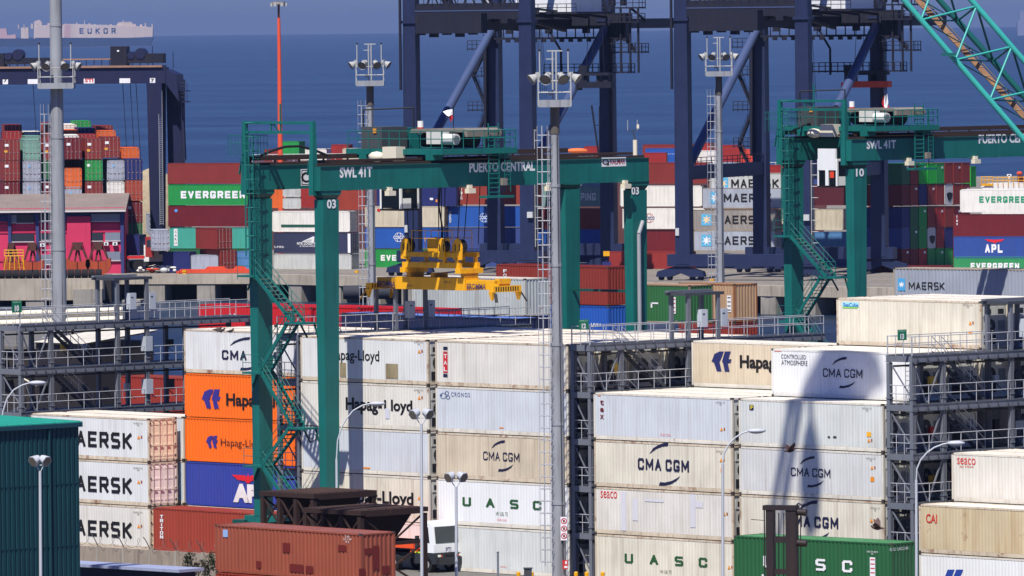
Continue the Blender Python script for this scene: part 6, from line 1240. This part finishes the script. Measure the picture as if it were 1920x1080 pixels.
b = P(26, 507, 1076); o = thing('tubular_frame', b, 0, 'yellow tubular frame with slanting legs on the far quay', 'frame'); mb = MB()
for x in (-1.3, -0.6, 0.1, 0.8, 1.4): mb.tube((x * 0.8, 0, 2.0), (x * 1.05, 0, 0), 0.06, YEL, n=5); mb.tube((x * 0.8, 1, 2.0), (x * 0.7, 1.2, 0), 0.06, YEL, n=5)
for z in (2.0, 2.4, 2.8): mb.tube((-1.3, 0, z), (1.35, 0, z), 0.07, YEL, n=5)
for x in (-1.3, -0.7, -0.1, 0.5, 1.35): mb.tube((x, 0, 2.0), (x, 0, 2.9), 0.05, YEL, n=5)
mb.tube((1.35, 0, 0), (1.35, 0, 2.9), 0.06, YEL, n=5); mb.build('frame', o)
for k in range(16):
    x = -10 + k * 13; b = P(x, 519, 1069.5); b.z = 0.5; o = thing('tyre_fender', b, 0, 'black tyre fender lying along the edge of the far quay at left', 'tyre', 'tyre fenders along the far quay'); mb = MB(); mb.tube((-0.42, 0, 0.1), (0.42, 0, 0.1), 0.62, TYRE, n=14); mb.tube((-0.46, 0, 0.1), (-0.421, 0, 0.1), 0.4, BLK, n=12); mb.build('tyre', o)
# far trucks and clutter on the quay
b = P(296, 503, 1093); o = thing('truck', b, 0, 'white cabbed truck seen small on the far quay behind the navy container', 'truck'); mb = MB(); mb.prism([(-1.9, 1.0), (1.2, 1.0), (1.2, 3.0), (0.9, 3.3), (-1.9, 3.3)], -1, 1, WHF); mb.build('cab', o); mb = MB(); mb.box(0.2, -1.03, 2.0, 1.0, -1.002, 2.9, WIN); mb.build('window', o); mb = MB(); mb.box(-4.5, -1.0, 0.6, 1.3, 1.0, 0.99, DK); mb.build('chassis', o)
for x in (-3.5, -1.2, 0.7): mb = MB(); mb.tube((x, -1.1, 0.5), (x, 1.1, 0.5), 0.5, TYRE, n=12); mb.build('wheel', o)
b = P(247, 506, 1090); o = thing('truck', b, 0, 'dark truck with a red trailer bed at the right end of the pink building', 'truck'); mb = MB(); mb.box(-1.8, -1, 1.6, 1.8, 1, 1.95, RED); mb.build('bed', o)
for x in (-1, 0.9): mb = MB(); mb.tube((x, -1.1, 0.7), (x, 1.1, 0.7), 0.7, TYRE, n=12); mb.build('wheel', o)
mb = MB(); mb.box(2.0, -1, 1.8, 3.1, 1, 4.6, FRD); mb.box(2.2, -1.02, 3.2, 2.9, -1.002, 4.2, WIN); mb.build('cab', o)
ORS = paint((206, 72, 40), 0.6, grime=0.3, rust=0.15, name='spreader_orange')
b = P(405, 513, 1083); o = thing('container_spreader', b, -FA * 0.5, 'orange red spreader lying on the far quay edge', 'spreader'); mb = MB(); mb.box(-5.0, -0.8, 0.1, 5.6, 0.8, 0.62, ORS); mb.box(-5.4, -1.2, 0.0, -5.0, 1.2, 0.4, ORS); mb.box(5.6, -1.2, 0, 6.0, 1.2, 0.4, ORS); mb.build('main_beam', o); mb = MB(); mb.prism([(-1.5, 0.62), (1.5, 0.62), (1.1, 1.0), (-1.1, 1.0)], -0.5, 0.5, ORS); mb.prism([(2.5, 0.62), (4.4, 0.62), (3.9, 1.05), (3.0, 1.05)], -0.5, 0.5, ORS); mb.build('pulley_block', o)
rnd = random.Random(3); b = P(297, 509, 1088); o = thing('scrap_heap', b, 0, 'white torn wreckage heaped on the far quay edge', 'scrap'); mb = MB()
for k in range(26):
    x, z = rnd.uniform(-2.6, 3.0), rnd.uniform(0.1, 0.55); m = (FLG, FWH, FGY, FLG, ORS)[k % 5 if k % 9 else 4]; mb.dome((x, rnd.uniform(-.6, .6), z), rnd.uniform(.25, .7), rnd.uniform(.2, .5), rnd.uniform(.12, .4), m, 6, 4)
for k in range(10): x, z = rnd.uniform(-2.6, 3.2), rnd.uniform(0.4, 0.9); a = rnd.uniform(-.6, .6); mb.bar((x, rnd.uniform(-.5, .5), z), (x + math.cos(a), rnd.uniform(-.5, .5), z + math.sin(a) * .5), 0.3, 0.05, (FLG, FWH, FGY)[k % 3])
mb.build('debris', o)
for px_, py_, D_, lab in ((346, 514, 1082, 'yellow mooring bollard on the far quay before the orange spreader'), (669, 515, 1080, 'yellow mooring bollard on the far quay left of the yellow spreader'), (1335, 531, 1022, 'yellow mooring bollard behind the tan container')):
    b = P(px_, py_ + 3, D_); o = thing('mooring_bollard', b, 0, lab, 'bollard', 'mooring bollards on the far quay'); mb = MB(); mb.tube((0, 0, 0), (0, 0, 0.5), 0.38, YEL, 0.24, n=10); mb.tube((0, 0, 0.5), (0, 0, 0.78), 0.34, YEL, n=10); mb.build('body', o)
# far fender drums on the quay wall
for x in (660, 720):
    b = P(x, 548, 1058); o = thing('quay_fender', b, 0, 'dark round quay fender hanging over the water, %s of the yellow spreader end' % ('left' if x < 700 else 'right'), 'fender', 'drum fenders on the quay wall'); mb = MB(); mb.tube((-1.2, 0, 0), (1.2, 0, 0), 0.95, flat((48, 50, 58), 0.8), n=14); mb.build('drum', o)

# ================================================================== BLUE SHIP TO SHORE CRANES
CB_ = paint((36, 45, 76), 0.45, grime=0.5, rust=0.03, grime_col=(24, 26, 50), name='crane_blue'); CD = paint((24, 26, 42), 0.6, grime=0.4, rust=0.12, name='crane_dark'); CPL = paint((66, 80, 116), 0.5, grime=0.3, name='brace_blue')
def sts(px, D, label, low_cab):
    b = P(px, 525, D); b.z = 0; o = thing('ship_to_shore_crane', b, -FA, label, 'crane', 'dark blue ship to shore cranes'); GX, GY_ = 17.0, 31.5
    for x in (0, GX):
        for y in (0, GY_): mb = MB(); mb.taper((x, y, 2.2), 2.05, 1.7, (x, y, 42), 1.75, 1.7, CB_); mb.box(x - 1.15, y - 1.1, 34.6, x + 1.15, y + 1.1, 35.0, CB_); mb.build('leg', o)
    for y in (0, GY_):
        mb = MB(); mb.box(-2.2, y - 0.8, 1.9, GX + 2.2, y + 0.8, 3.5, CB_); mb.build('sill_beam', o)
        for x in (-0.5, GX + 0.5):
            mb = MB(); mb.prism([(x - 0.8, 1.9), (x + 0.8, 1.9), (x + 3.2, 1.2), (x + 3.4, 0.5), (x + 1.5, 0.45), (x, 1.0), (x - 1.5, 0.45), (x - 3.4, 0.5), (x - 3.2, 1.2)], y - 0.55, y + 0.55, CB_)
            for dx in (-2.8, -1.6, 1.6, 2.8): mb.tube((x + dx, y - 0.3, 0.35), (x + dx, y + 0.3, 0.35), 0.35, CD, n=10)
            mb.build('bogie', o)
    for x in (0, GX):
        mb = MB(); mb.box(x - 0.7, 0.9, 13.4, x + 0.7, GY_ - 0.9, 15.2, CB_); mb.build('portal_beam', o)
        mb = MB(); mb.tube((x, 1.0, 14.6), (x, GY_ - 0.9, 33.6), 0.62, CPL, n=12); mb.build('diagonal_brace', o)
        mb = MB(); rails(mb, x + 0.6, 1, GY_ - 1, 15.2, 'y', 2.0, 0.05, CD); mb.build('handrail', o)
    mb = MB(); mb.box(-0.8, GY_ - 1.0, 33.6, GX + 0.8, GY_ + 1.0, 36.0, CD); mb.build('upper_beam', o)
    mb = MB(); mb.box(0.9, -0.8, 35.1, GX - 0.9, 0.8, 37.3, CD); mb.box(0.9, -0.85, 36.2, GX - 0.9, -0.801, 36.35, CPL); mb.build('upper_beam', o)
    for x in (5.6, 11.2): mb = MB(); mb.box(x - 0.7, -6, 33.6, x + 0.7, 78, 35.0, CD); mb.build('boom_girder', o)
    mb = MB(); mb.box(3.6, -7.5, 33.2, 13.2, -5.2, 35.9, CD); mb.build('end_girder', o)
    mb = MB()
    for k in range(6):
        x = 1.5 + k * 2.7; mb.bar((x, 0.9, 36.8), (x + 2.4, GY_ - 1.2, 35.2), 0.25, 0.3, CD); mb.bar((x + 1.2, -0.7, 37.2), (x + 2.6, -0.7, 41), 0.22, 0.22, CD); mb.bar((x + 2.4, 0.2, 37.2), (x + 0.6, 0.4, 41), 0.16, 0.16, CD)
        mb.bar((x, GY_ - 1.1, 36.0), (x + 1.6, GY_ - 1.1, 40.5), 0.3, 0.3, CD); mb.bar((x + 2.4, GY_ - 1, 36.0), (x + 0.8, GY_ - 1, 40.5), 0.2, 0.2, CD)
    for k in range(5): mb.tube((5.0 + k * 1.5, -5.8, 35.1), (5.0 + k * 1.5, -5.2, 35.1), 0.5 + 0.1 * (k % 2), CD, n=10); mb.box(3.5 + k * 1.9, -7.0, 33.0 - 0.3 * (k % 2), 4.3 + k * 1.9, -5.4, 33.4, CD)
    rails(mb, -0.9, 1, GX - 1, 37.3, 'x', 1.2, 0.05, CD); rails(mb, GY_ - 1.05, -0.5, GX, 36.0, 'x', 1.2, 0.05, CD)
    for x in (2.5, 8.4, 14.0): mb.box(x - .5, -0.9, 34.5, x + .5, 0.9, 35.1, CD); mb.box(x - .3, GY_ - 1.2, 33.0, x + .6, GY_ - .4, 33.6, CD)
    for k in range(7): mb.tube((7.5 + 0.35 * k, GY_ - 4 - k * 0.4, 33.6), (7.6 + 0.3 * k, GY_ - 4, 24.0), 0.035, CD, n=4, caps=False)
    for x in (-0.9, GX + 0.9): mb.box(x - 0.25, GY_ - 1.4, 16, x + 0.25, GY_ - 1.0, 33, CD)
    mb.box(-1.2, -1.6, 25.5, -0.9, -1.3, 42, CD); mb.bar((GX - 1, 0, 35.2), (GX - 6, GY_ - 1, 33.4), 0.4, 0.4, CD); mb.bar((1, 0, 35.2), (6, GY_ - 1, 33.4), 0.4, 0.4, CD)
    mb.build('bracing', o)
    # raised stays and struts over the landside end
    mb = MB()
    for x in (3.2, 9.0): mb.bar((x, 2, 41), (x + 3.0, 1, 34.6), 0.9, 1.1, CD); mb.bar((x + 1.4, -1, 40), (x + 3.0, 0, 36), 0.25, 0.25, FLG)
    mb.bar((GX - 2.5, 8, 42), (GX - 0.4, 20, 36), 0.8, 0.8, CD); mb.build('strut', o)
    mb = MB(); mb.box(10.0, 14, 36.0, 18.2, 26, 41.0, paint((214, 216, 218), grime=0.2)); MHs = mb.build('machinery_house', o)
    for x in (11.5, 15.8): mb = MB(); mb.box(x, 13.97, 38.2, x + 1.0, 13.998, 39.6, WIN); mb.build('window', MHs)
    mb = MB(); mb.box(9.5, 12.6, 35.7, 19.5, 26.5, 36.0, CD); rails(mb, 12.7, 9.6, 19.4, 36.0, 'x', 1.3, 0.05, CD); mb.build('walkway', o)
    mb = MB()
    for k in range(15): x = 0.6 + k * 1.35; mb.box(x, GY_ - 1.6, 32.2, x + 0.12, GY_ - 1.4, 33.6, CD); mb.box(x + 0.4, GY_ - 1.7, 31.8, x + 1.0, GY_ - 1.3, 32.3, CD)
    mb.box(0, GY_ - 1.65, 32.2, GX + 3, GY_ - 1.35, 32.5, CD); mb.build('festoon', o)
    # stair tower on the far leg
    mb = MB(); x = -1.6
    zz = [31, 27.2, 22.4, 17.4, 13.4]
    for i, z in enumerate(zz):
        mb.box(x - 2.2, GY_ - 0.9, z - 0.15, x + 0.8, GY_ + 0.9, z, CD); rails(mb, GY_ - 0.9, x - 2.1, x + 0.7, z, 'x', 0.6, 0.05, CD)
        if i < len(zz) - 1: a_, b_ = (x + 0.5, z), (x - 1.6, zz[i + 1]); a_, b_ = (a_, b_) if i % 2 == 0 else ((x - 1.6, z), (x + 0.5, zz[i + 1])); stair(mb, (a_[0], GY_, a_[1]), (b_[0], GY_, b_[1]), 0.8, CD, CD, 'y', True, CD)
    mb.build('stair_tower', o)
    # walkways at the right end
    mb = MB(); x0 = GX + 0.9
    for z, l, y in ((36.6, 4.6, GY_ - 2), (34.6, 4.9, GY_ - 3), (30.4, 5.0, GY_ - 2), (27.6, 3.3, GY_ - 3)):
        mb.box(x0 if z > 28 else x0 - 9.5, y, z - 0.2, x0 + l, y + 2.6, z, CD); rails(mb, y, x0 if z > 28 else x0 - 9.3, x0 + l, z, 'x', 0.9, 0.05, CD); rails(mb, y + 2.5, x0 if z > 28 else x0 - 9.3, x0 + l, z, 'x', 0.9, 0.05, CD); rails(mb, x0 + l, y, y + 2.6, z, 'y', 0.9, 0.05, CD)
    for xx in (1.8, 3.2, 4.4): mb.box(x0 + xx - 0.12, GY_ - 2, 27.4, x0 + xx + 0.12, GY_ - 1.7, 36.4, CD)
    mb.bar((x0 + 0.4, GY_ - 1, 34.4), (x0 + 3.6, GY_ - 1, 30.5), 0.3, 0.5, CD); mb.bar((x0 + 2.6, GY_ + .4, 36.4), (x0 + 4.6, GY_ + .4, 34.7), 0.2, 0.3, CD); mb.box(x0, GY_ - 1.5, 32, x0 + 2.4, GY_ + 0.8, 35.8, CD)
    mb.tube((x0 + 0.5, GY_ - 1.6, 36.8), (x0 + 0.5, GY_ - 1.6, 37.6), 0.5, CD, n=8); mb.tube((x0 + 2.1, GY_ - 1.6, 36.8), (x0 + 2.1, GY_ - 1.6, 37.7), 0.45, CD, n=8); mb.build('access_platform', o)
    mb = MB(); mb.path([(9, GY_ - 1.5, 33.2), (10.6, GY_ - 1.5, 30.6), (10.6, GY_ - 1.5, 27)], 0.16, CD, 6); mb.build('hanger', o)
    mb = MB(); mb.box(-0.9, -1.05, 6, -0.4, -0.86, 7, FLG); mb.box(GX + 0.2, -1.3, 8, GX + 1.0, -0.86, 8.8, FLG); mb.build('box', o)
    mb = MB(); ladder(mb, GX + 1.05, -0.4, 4, 20, FLG, 0.6, 'y', r=0.05)
    for k in range(10): z = 5 + k * 1.5; mb.path([(GX + 1.05, -0.4, z), (GX + 1.8, -0.5, z), (GX + 1.8, 0.3, z), (GX + 1.05, 0.2, z)], 0.035, FLG, 4)
    mb.build('caged_ladder', o)
    return o
s1 = sts(776, 1064, 'dark blue ship crane behind the front green crane, left of two', False); s2 = sts(1284, 1034, 'dark blue ship crane behind the rear green crane, right of two', True)
# their spreaders
for px, py, D, m, lab, hw in ((1118, 158, 1068, CD, 'dark spreader hanging under the left blue ship crane', 2.4), (1627, 157, 1056, ORS, 'orange spreader hanging under the right blue ship crane', 3.2)):
    b = P(px, py, D); o = thing('container_spreader', b, -FA, lab, 'spreader'); mb = MB(); mb.box(-hw, -0.8, -0.5, hw, 0.8, 0.35, m); mb.box(-hw - 0.3, -1, -0.8, -hw, 1, 0.2, m); mb.build('main_beam', o)
    mb = MB(); mb.box(-hw * 0.7, -0.9, 1.2, hw * 0.9, 0.9, 1.6, CD); mb.box(-hw, -0.5, 0.35, -hw * 0.5, 0.5, 2.6, CD); mb.box(0.2, -0.5, 0.35, 0.6, 0.5, 1.2, CD); mb.box(hw * .5, -0.5, 0.35, hw * .8, 0.5, 1.2, CD); mb.build('head_block', o); mb = MB()
    for x in (-hw * .6, -hw * .2, hw * .5): mb.tube((x, 0, 1.5), (x * .8, 0, 33.5 - b.z), 0.04, CD, n=5)
    mb.build('rope', o)
# --- dark blue crane at far left
NV = paint((30, 34, 66), 0.5, grime=0.3, name='navy_steel'); b = P(309, 420, 1118); b.z = 0; o = thing('ship_to_shore_crane', b, math.radians(-8), 'navy gantry crane with a long horizontal beam, at the far left', 'crane'); kk = 1118 / FPX
def zz_(y): return P(309, y, 1118).z
mb = MB(); mb.taper((-1.0, 0, 0), 1.6, 2.6, (-1.0, 0, zz_(155)), 2.2, 3.4, NV); mb.build('leg', o); mb = MB(); mb.taper((1.1, 4, 0), 1.6, 2.6, (1.1, 4, zz_(150)), 2.2, 3.4, NV); mb.build('leg', o)
mb = MB(); mb.box(-60, -1.5, zz_(156), 0.6, 1.5, zz_(126), NV); mb.prism([(0.6, zz_(156)), (0.6, zz_(130)), (2.2, zz_(140)), (2.5, zz_(190))], -1.4, 4, NV); mb.build('boom_girder', o)
mb = MB(); mb.box(-60, -1.8, zz_(125.8), 0.2, 1.8, zz_(122), FTN); mb.box(-60, 1.9, zz_(111), -2.3, 2.2, zz_(108.5), FTN)
for k in range(50): x = -58 + k * 1.13; mb.box(x, 1.95, zz_(122), x + 0.1, 2.15, zz_(111), NV)
mb.build('rail', o)
for x0, x1 in ((-25.5, -15.5), (-7.5, 1.2)):
    mb = MB(); c0 = x0; mb.box(c0, -1, zz_(122), c0 + 2.4, 1.4, zz_(86 if x0 > -10 else 97), CD); mb.box(c0 + 2.5, -1, zz_(118), x1 - 1, 1.4, zz_(100 if x0 > -10 else 106), CD); mb.tube((c0 + 3.0, -1.1, zz_(103)), (c0 + 3.0, 1, zz_(103)), 0.55, NV, n=12); mb.tube((c0 + 4.4, -1.1, zz_(100)), (c0 + 4.4, 1, zz_(100)), 0.8, NV, n=12); mb.box(c0 + 1, -1.02, zz_(96), c0 + 1.3, -1.001, zz_(93), WHF); mb.build('trolley', o)
for x, s in ((5, '7'), (52, ''), (157, 'STI'), (224, ''), (281, '7')):
    mb = MB(); q0, q1 = on_plane(o, x, 150, 1, -1.52), on_plane(o, x + (20 if x > 40 and x < 270 else 10), 150, 1, -1.52); z0, z1 = zz_(155), zz_(146); mb.mesh([(q0.x, -1.52, z0), (q1.x, -1.52, z0), (q1.x, -1.52, z1), (q0.x, -1.52, z1)], [(0, 1, 2, 3)], WHF); pl = mb.build('number_plate', o)
    if s: mb2 = MB(); text(o, s, x + 2, 147.5, x + (18 if len(s) > 1 else 8), 154.5, RED if len(s) > 1 else BLK, c=-1.53, bold=0.04, mb=mb2); mb2.build('lettering', pl)
for x in (62, 230, 244, 255, 275): mb = MB(); a_ = on_plane(o, x, 157, 1, 0.0); b_ = on_plane(o, x + 9, 250, 1, 0.0); mb.tube(a_, (b_.x, 0.0, 14), 0.05, CD, n=5); mb.build('rope', o)
mb = MB(); stair(mb, (2.6, 1, zz_(172)), (2.9, 1, zz_(300)), 0.9, NV, NV, 'y')
for y in (170, 190): mb.box(2.0, 0, zz_(y) - .15, 3.6, 2, zz_(y), NV); rails(mb, 0, 2.1, 3.5, zz_(y), 'x', 0.6, 0.04, NV)
ladder(mb, -0.4, -1.6, 6, zz_(170), FGY, 0.5, 'x', r=0.04); mb.build('access_stair', o)
mb = MB()
for x, y in ((-1.5, 86), (1.5, 96)): mb.tube((x, 0, zz_(128)), (x, 0, zz_(y)), 0.06, NV, n=5)
mb.build('antenna', o)
# --- ship deck loads behind the cranes
def shipbox(px, py, D, m, label, L=12.192, ends='pp', yaw=-FA, H=2.6): far(px, py, D, m, label, L=L, ends=ends, yaw=yaw, H=H, group='containers carried on ships beyond the cranes')
b = P(590, 330, 1190); b.z = -3.7
def hull(x0, x1, yt, D, label):
    a_ = P((x0 + x1) / 2, yt, D); o = thing('container_ship', (a_.x, a_.y, -3.7), 0, label, 'ship'); k = D / FPX; l = (x1 - x0) * k / 2; z = a_.z + 3.7
    mb = MB(); mb.prism([(-l, 1), (-l * 0.94, -1), (l * 0.9, -1), (l, z + 1), (l * 0.9, z), (-l, z)], 0, 24, paint((92, 58, 56), 0.5, grime=0.4)); mb.build('hull', o); mb = MB(); rails(mb, 0.2, -l * .98, l * .9, z, 'x', 3, 0.06, FLG); mb.build('handrail', o); return o
hull(470, 760, 302, 1195, 'ship hull hidden behind the crane girder, with scattered deck containers'); hull(1020, 1560, 320, 1190, 'ship hull behind the white and brown stacks, loaded with red containers')
for a in ((495, 280, 1200, FBR, 'brown container with white letters on the ship behind the front crane frame', 2.8), (528, 265, 1198, FGN, 'green container on the ship behind the front crane frame', 2.9), (563, 279, 1205, FWH, 'white container on the ship right of the green one', 4.4), (621, 271, 1200, FRD, 'bright red container on the ship left of the slim mast ladder', 2.6), (642, 278, 1198, FCR, 'cream container on the ship left of the slim mast ladder', 3.0)): shipbox(*a[:5], L=a[5])
rnd = random.Random(8)
for i, (x, y, m, l, lab) in enumerate(((1205, 271, FBR, 8, 'brown container on the ship, highest right of the far crane leg'), (1210, 278, FBL, 5, 'blue container with a pale end on the ship'), (1262, 282, FRD, 4, 'red container on the ship left of the right blue leg, upper'), (1208, 286, FRD, 3.6, 'red container with white end on the ship'), (1240, 288, FWH, 5.2, 'white container on the ship left of the right blue leg'), (1302, 268, FRD, 2.6, 'dark red container on the ship between leg and brace'), (1300, 282, FWH, 4.2, 'white container with white doors on the ship behind the slim mast'), (1340, 272, FRD, 4.0, 'red container on the ship right of the slim mast'), (1376, 280, c_((206, 74, 56)), 4.0, 'light red container on the ship, rightmost'), (1095, 274, FRD, 3, 'red container on the ship behind the end of the front girder'))): shipbox(x, y, 1200 - i * 0.3, m, lab, L=l, ends='pd')
b = P(1082, 284, 1192); o = thing('lifeboat', b, 0, 'orange lifeboat on white davits seen over the end of the front girder', 'lifeboat'); mb = MB(); mb.dome((0, 0, 0.1), 1.75, 0.7, 0.42, flat((226, 110, 50)), 14, 6); mb.build('hull', o); mb = MB(); mb.dome((0.8, 0, -0.55), 2.7, 0.7, 0.3, flat((206, 222, 216)), 14, 6); mb.build('cradle', o)
b = P(1185, 300, 1160); o = thing('antenna_mast', b, 0, 'slim forked antenna on a cream post right of the far green leg', 'antenna'); k = 1160 / FPX; mb = MB(); mb.tube((0.5, 0, 0), (0.5, 0, 3.0), 0.35, CREAM, n=8); mb.tube((0.5, 0, 3), (0.2, 0, 4.4), 0.1, GALD, n=5); mb.bar((-0.6, 0, 4.4), (0.9, 0, 4.4), 0.1, 0.1, GALD); mb.tube((-0.6, 0, 4.4), (-0.6, 0, 6.0), 0.06, LW, n=5); mb.tube((0.85, 0, 4.4), (0.85, 0, 6.0), 0.06, LW, n=5); mb.box(0.75, -0.1, 4.7, 1.1, 0.1, 5.3, CREAM); mb.build('mast', o)
b = P(1124, 300, 1160); o = thing('derrick_post', b, 0, 'dark forked ship derrick behind the end of the front girder', 'derrick'); mb = MB(); mb.tube((0, 0, 0), (-1.1, 0, 8.2), 0.16, CD, n=6); mb.tube((0.1, 0, 0), (0.15, 0, 8.0), 0.2, CD, n=6); mb.tube((0.3, 0, 0), (1.0, 0, 4.2), 0.25, CD, n=6); mb.bar((-0.6, 0, 5.2), (0.2, 0, 5.2), 0.1, 0.1, CD); mb.build('post', o)
b = P(1880, 350, 1230); b.z = -3.7; o = thing('workboat', b, 0, 'workboat with yellow rails and red crane, over the white container at the right edge', 'boat'); zt = P(1880, 348, 1230).z + 3.7; mb = MB(); mb.prism([(-3.2, zt - .3), (-2, zt + .35), (8, zt + .45), (9, 0), (-3.5, 0)], 0, 5, FWH); mb.build('hull', o); mb = MB()
rails(mb, -0.2, -3.4, -1.6, zt + .3, 'x', 0.6, 0.07, YEL); rails(mb, -0.2, -1.6, 5, zt + .2, 'x', 0.8, 0.06, YEL); mb.box(-3.4, -0.2, zt, -1.6, 1, zt + .35, YEL); mb.build('handrail', o); mb = MB(); mb.box(0.9, 0, zt + .5, 1.2, .4, zt + 1.7, WHF); mb.box(.7, 0, zt + 1.5, 1.4, .4, zt + 1.8, WHF); mb.box(2.4, 0, zt + .5, 3.3, 1, zt + 1.5, FDR); mb.dome((2.7, 0.2, zt + 1.9), .5, .4, .35, ORS); mb.build('deckhouse', o)
# rock hillock left
b = P(283, 330, 1180); o = thing('spoil_heap', (b.x, b.y, 0), 0, 'pale earth heap behind the navy crane leg at the far left', 'heap'); mb = MB(); mb.dome((0, 0, 0), 6.5, 6, P(283, 320, 1180).z + .5, paint((160, 146, 120), 0.9, grime=0.6, scale=2), 14, 8); mb.build('mound', o)
# --- car carrier on the horizon
DS = 16400; KS = DS / FPX
def ship(x0, x1, ywl, label, parts, nm='car_carrier_ship'):
    b = P((x0 + x1) / 2, ywl, DS); o = thing(nm, (b.x, b.y, -3.7), 0, label, 'ship'); xc = (x0 + x1) / 2
    z0 = P(xc, ywl, DS).z
    for name, pts, m, yo, dp in parts:
        mb = MB(); mb.prism([((x - xc) * KS, (ywl + (x - xc) * -ROLL - y) * KS) for x, y in pts], yo, yo + dp, m); mb.build(name, o)
    return o
SHW = paint((206, 188, 178), 0.6, grime=0.2, scale=0.02, name='ship_white_hazed'); SHB = paint((36, 56, 92), 0.6, grime=0.1, scale=0.02, name='ship_blue'); SHP = paint((196, 160, 160), 0.6, grime=0.1, scale=0.02, name='ship_pink')  # light tones hold some of the distance haze
o = ship(66, 288, 83, 'long pale car carrier ship with big blue letters, anchored on the horizon', [('hull', [(66, 83), (280, 83), (286, 70), (288, 67), (66, 67)], SHB, 0, 36), ('upper_hull', [(66, 67), (240, 67), (286, 65), (287, 48), (270, 45.5), (135, 41), (70, 44), (66, 50)], SHW, 0.5, 34), ('deckhouse', [(218, 45), (222, 38), (246, 37), (252, 46)], SHW, 5, 24), ('panel', [(120, 66), (132, 66), (133, 42), (122, 42)], SHP, 0.2, 1), ('mast', [(230, 38), (230.6, 33), (231.2, 33), (232, 38)], SHW, 12, 3), ('mast', [(158, 42), (158, 34), (158.8, 34), (159, 42)], SHW, 12, 3), ('mast', [(286, 48), (286, 45), (288, 45), (288, 48)], SHW, 12, 3)])
rnd = random.Random(4)
for k in range(24): mb = MB(); x = -160 + k * 12.2 + rnd.uniform(-2, 2); zt = 45.5 + (-0.5 if k > 10 else 1); mb.box(x, 4, zt - 8, x + rnd.uniform(1.5, 5), 20, zt + rnd.uniform(0, 4), SHW); mb.build('deck_fitting', o)
for i, ch in enumerate('EUKOR'): text(o, ch, 149 + i * 15, 52.5, 157 + i * 15, 63, flat((60, 80, 130)), c=0.0, blk=0.2)
ship(-20, 98, 82, 'pale cargo ship with a funnel behind the car carrier, at the left edge', [('hull', [(-20, 82), (66, 80), (66, 66), (-20, 66)], SHB, 60, 30), ('deckhouse', [(60, 66), (61, 34), (66, 32), (72, 31), (76, 38), (76, 66)], SHW, 62, 20), ('deck_load', [(36, 66), (36, 46), (50, 45), (50, 66)], SHW, 64, 20), ('deckhouse', [(84, 44), (86, 37), (92, 37), (93, 45)], SHP, 62, 20), ('deck_load', [(-20, 66), (-20, 48), (8, 47), (10, 60), (26, 58), (26, 66)], SHP, 66, 20)], 'cargo_ship')
o = ship(1906, 1990, 68, 'faint pale ship on the horizon at the right edge', [('hull', [(1908, 66), (1990, 66), (1990, 38), (1908, 38)], paint((120, 128, 160), 0.7, grime=0.1, scale=0.02), 0, 30), ('deckhouse', [(1912, 38), (1912, 20), (1990, 20), (1990, 38)], paint((120, 128, 160), 0.7, grime=0.1, scale=0.02), 2, 24)], 'cargo_ship')  # haze tone put into the hull and deckhouse colour
# ================================================================== HAZE
mb = MB(); hm = bpy.data.materials.new('haze'); hm.use_nodes = True; t = hm.node_tree
t.nodes.remove(t.nodes['Principled BSDF']); pv = t.nodes.new('ShaderNodeVolumePrincipled'); t.links.new(pv.outputs[0], t.nodes['Material Output'].inputs['Volume'])
pv.inputs['Color'].default_value = (0.50, 0.68, 1.0, 1); pv.inputs['Density'].default_value = 3.4e-5; pv.inputs['Anisotropy'].default_value = 0.45
mb.box(-40000, -40000, -12, 40000, 40000, 90, hm); o = mb.build('haze'); o['kind'] = 'stuff'
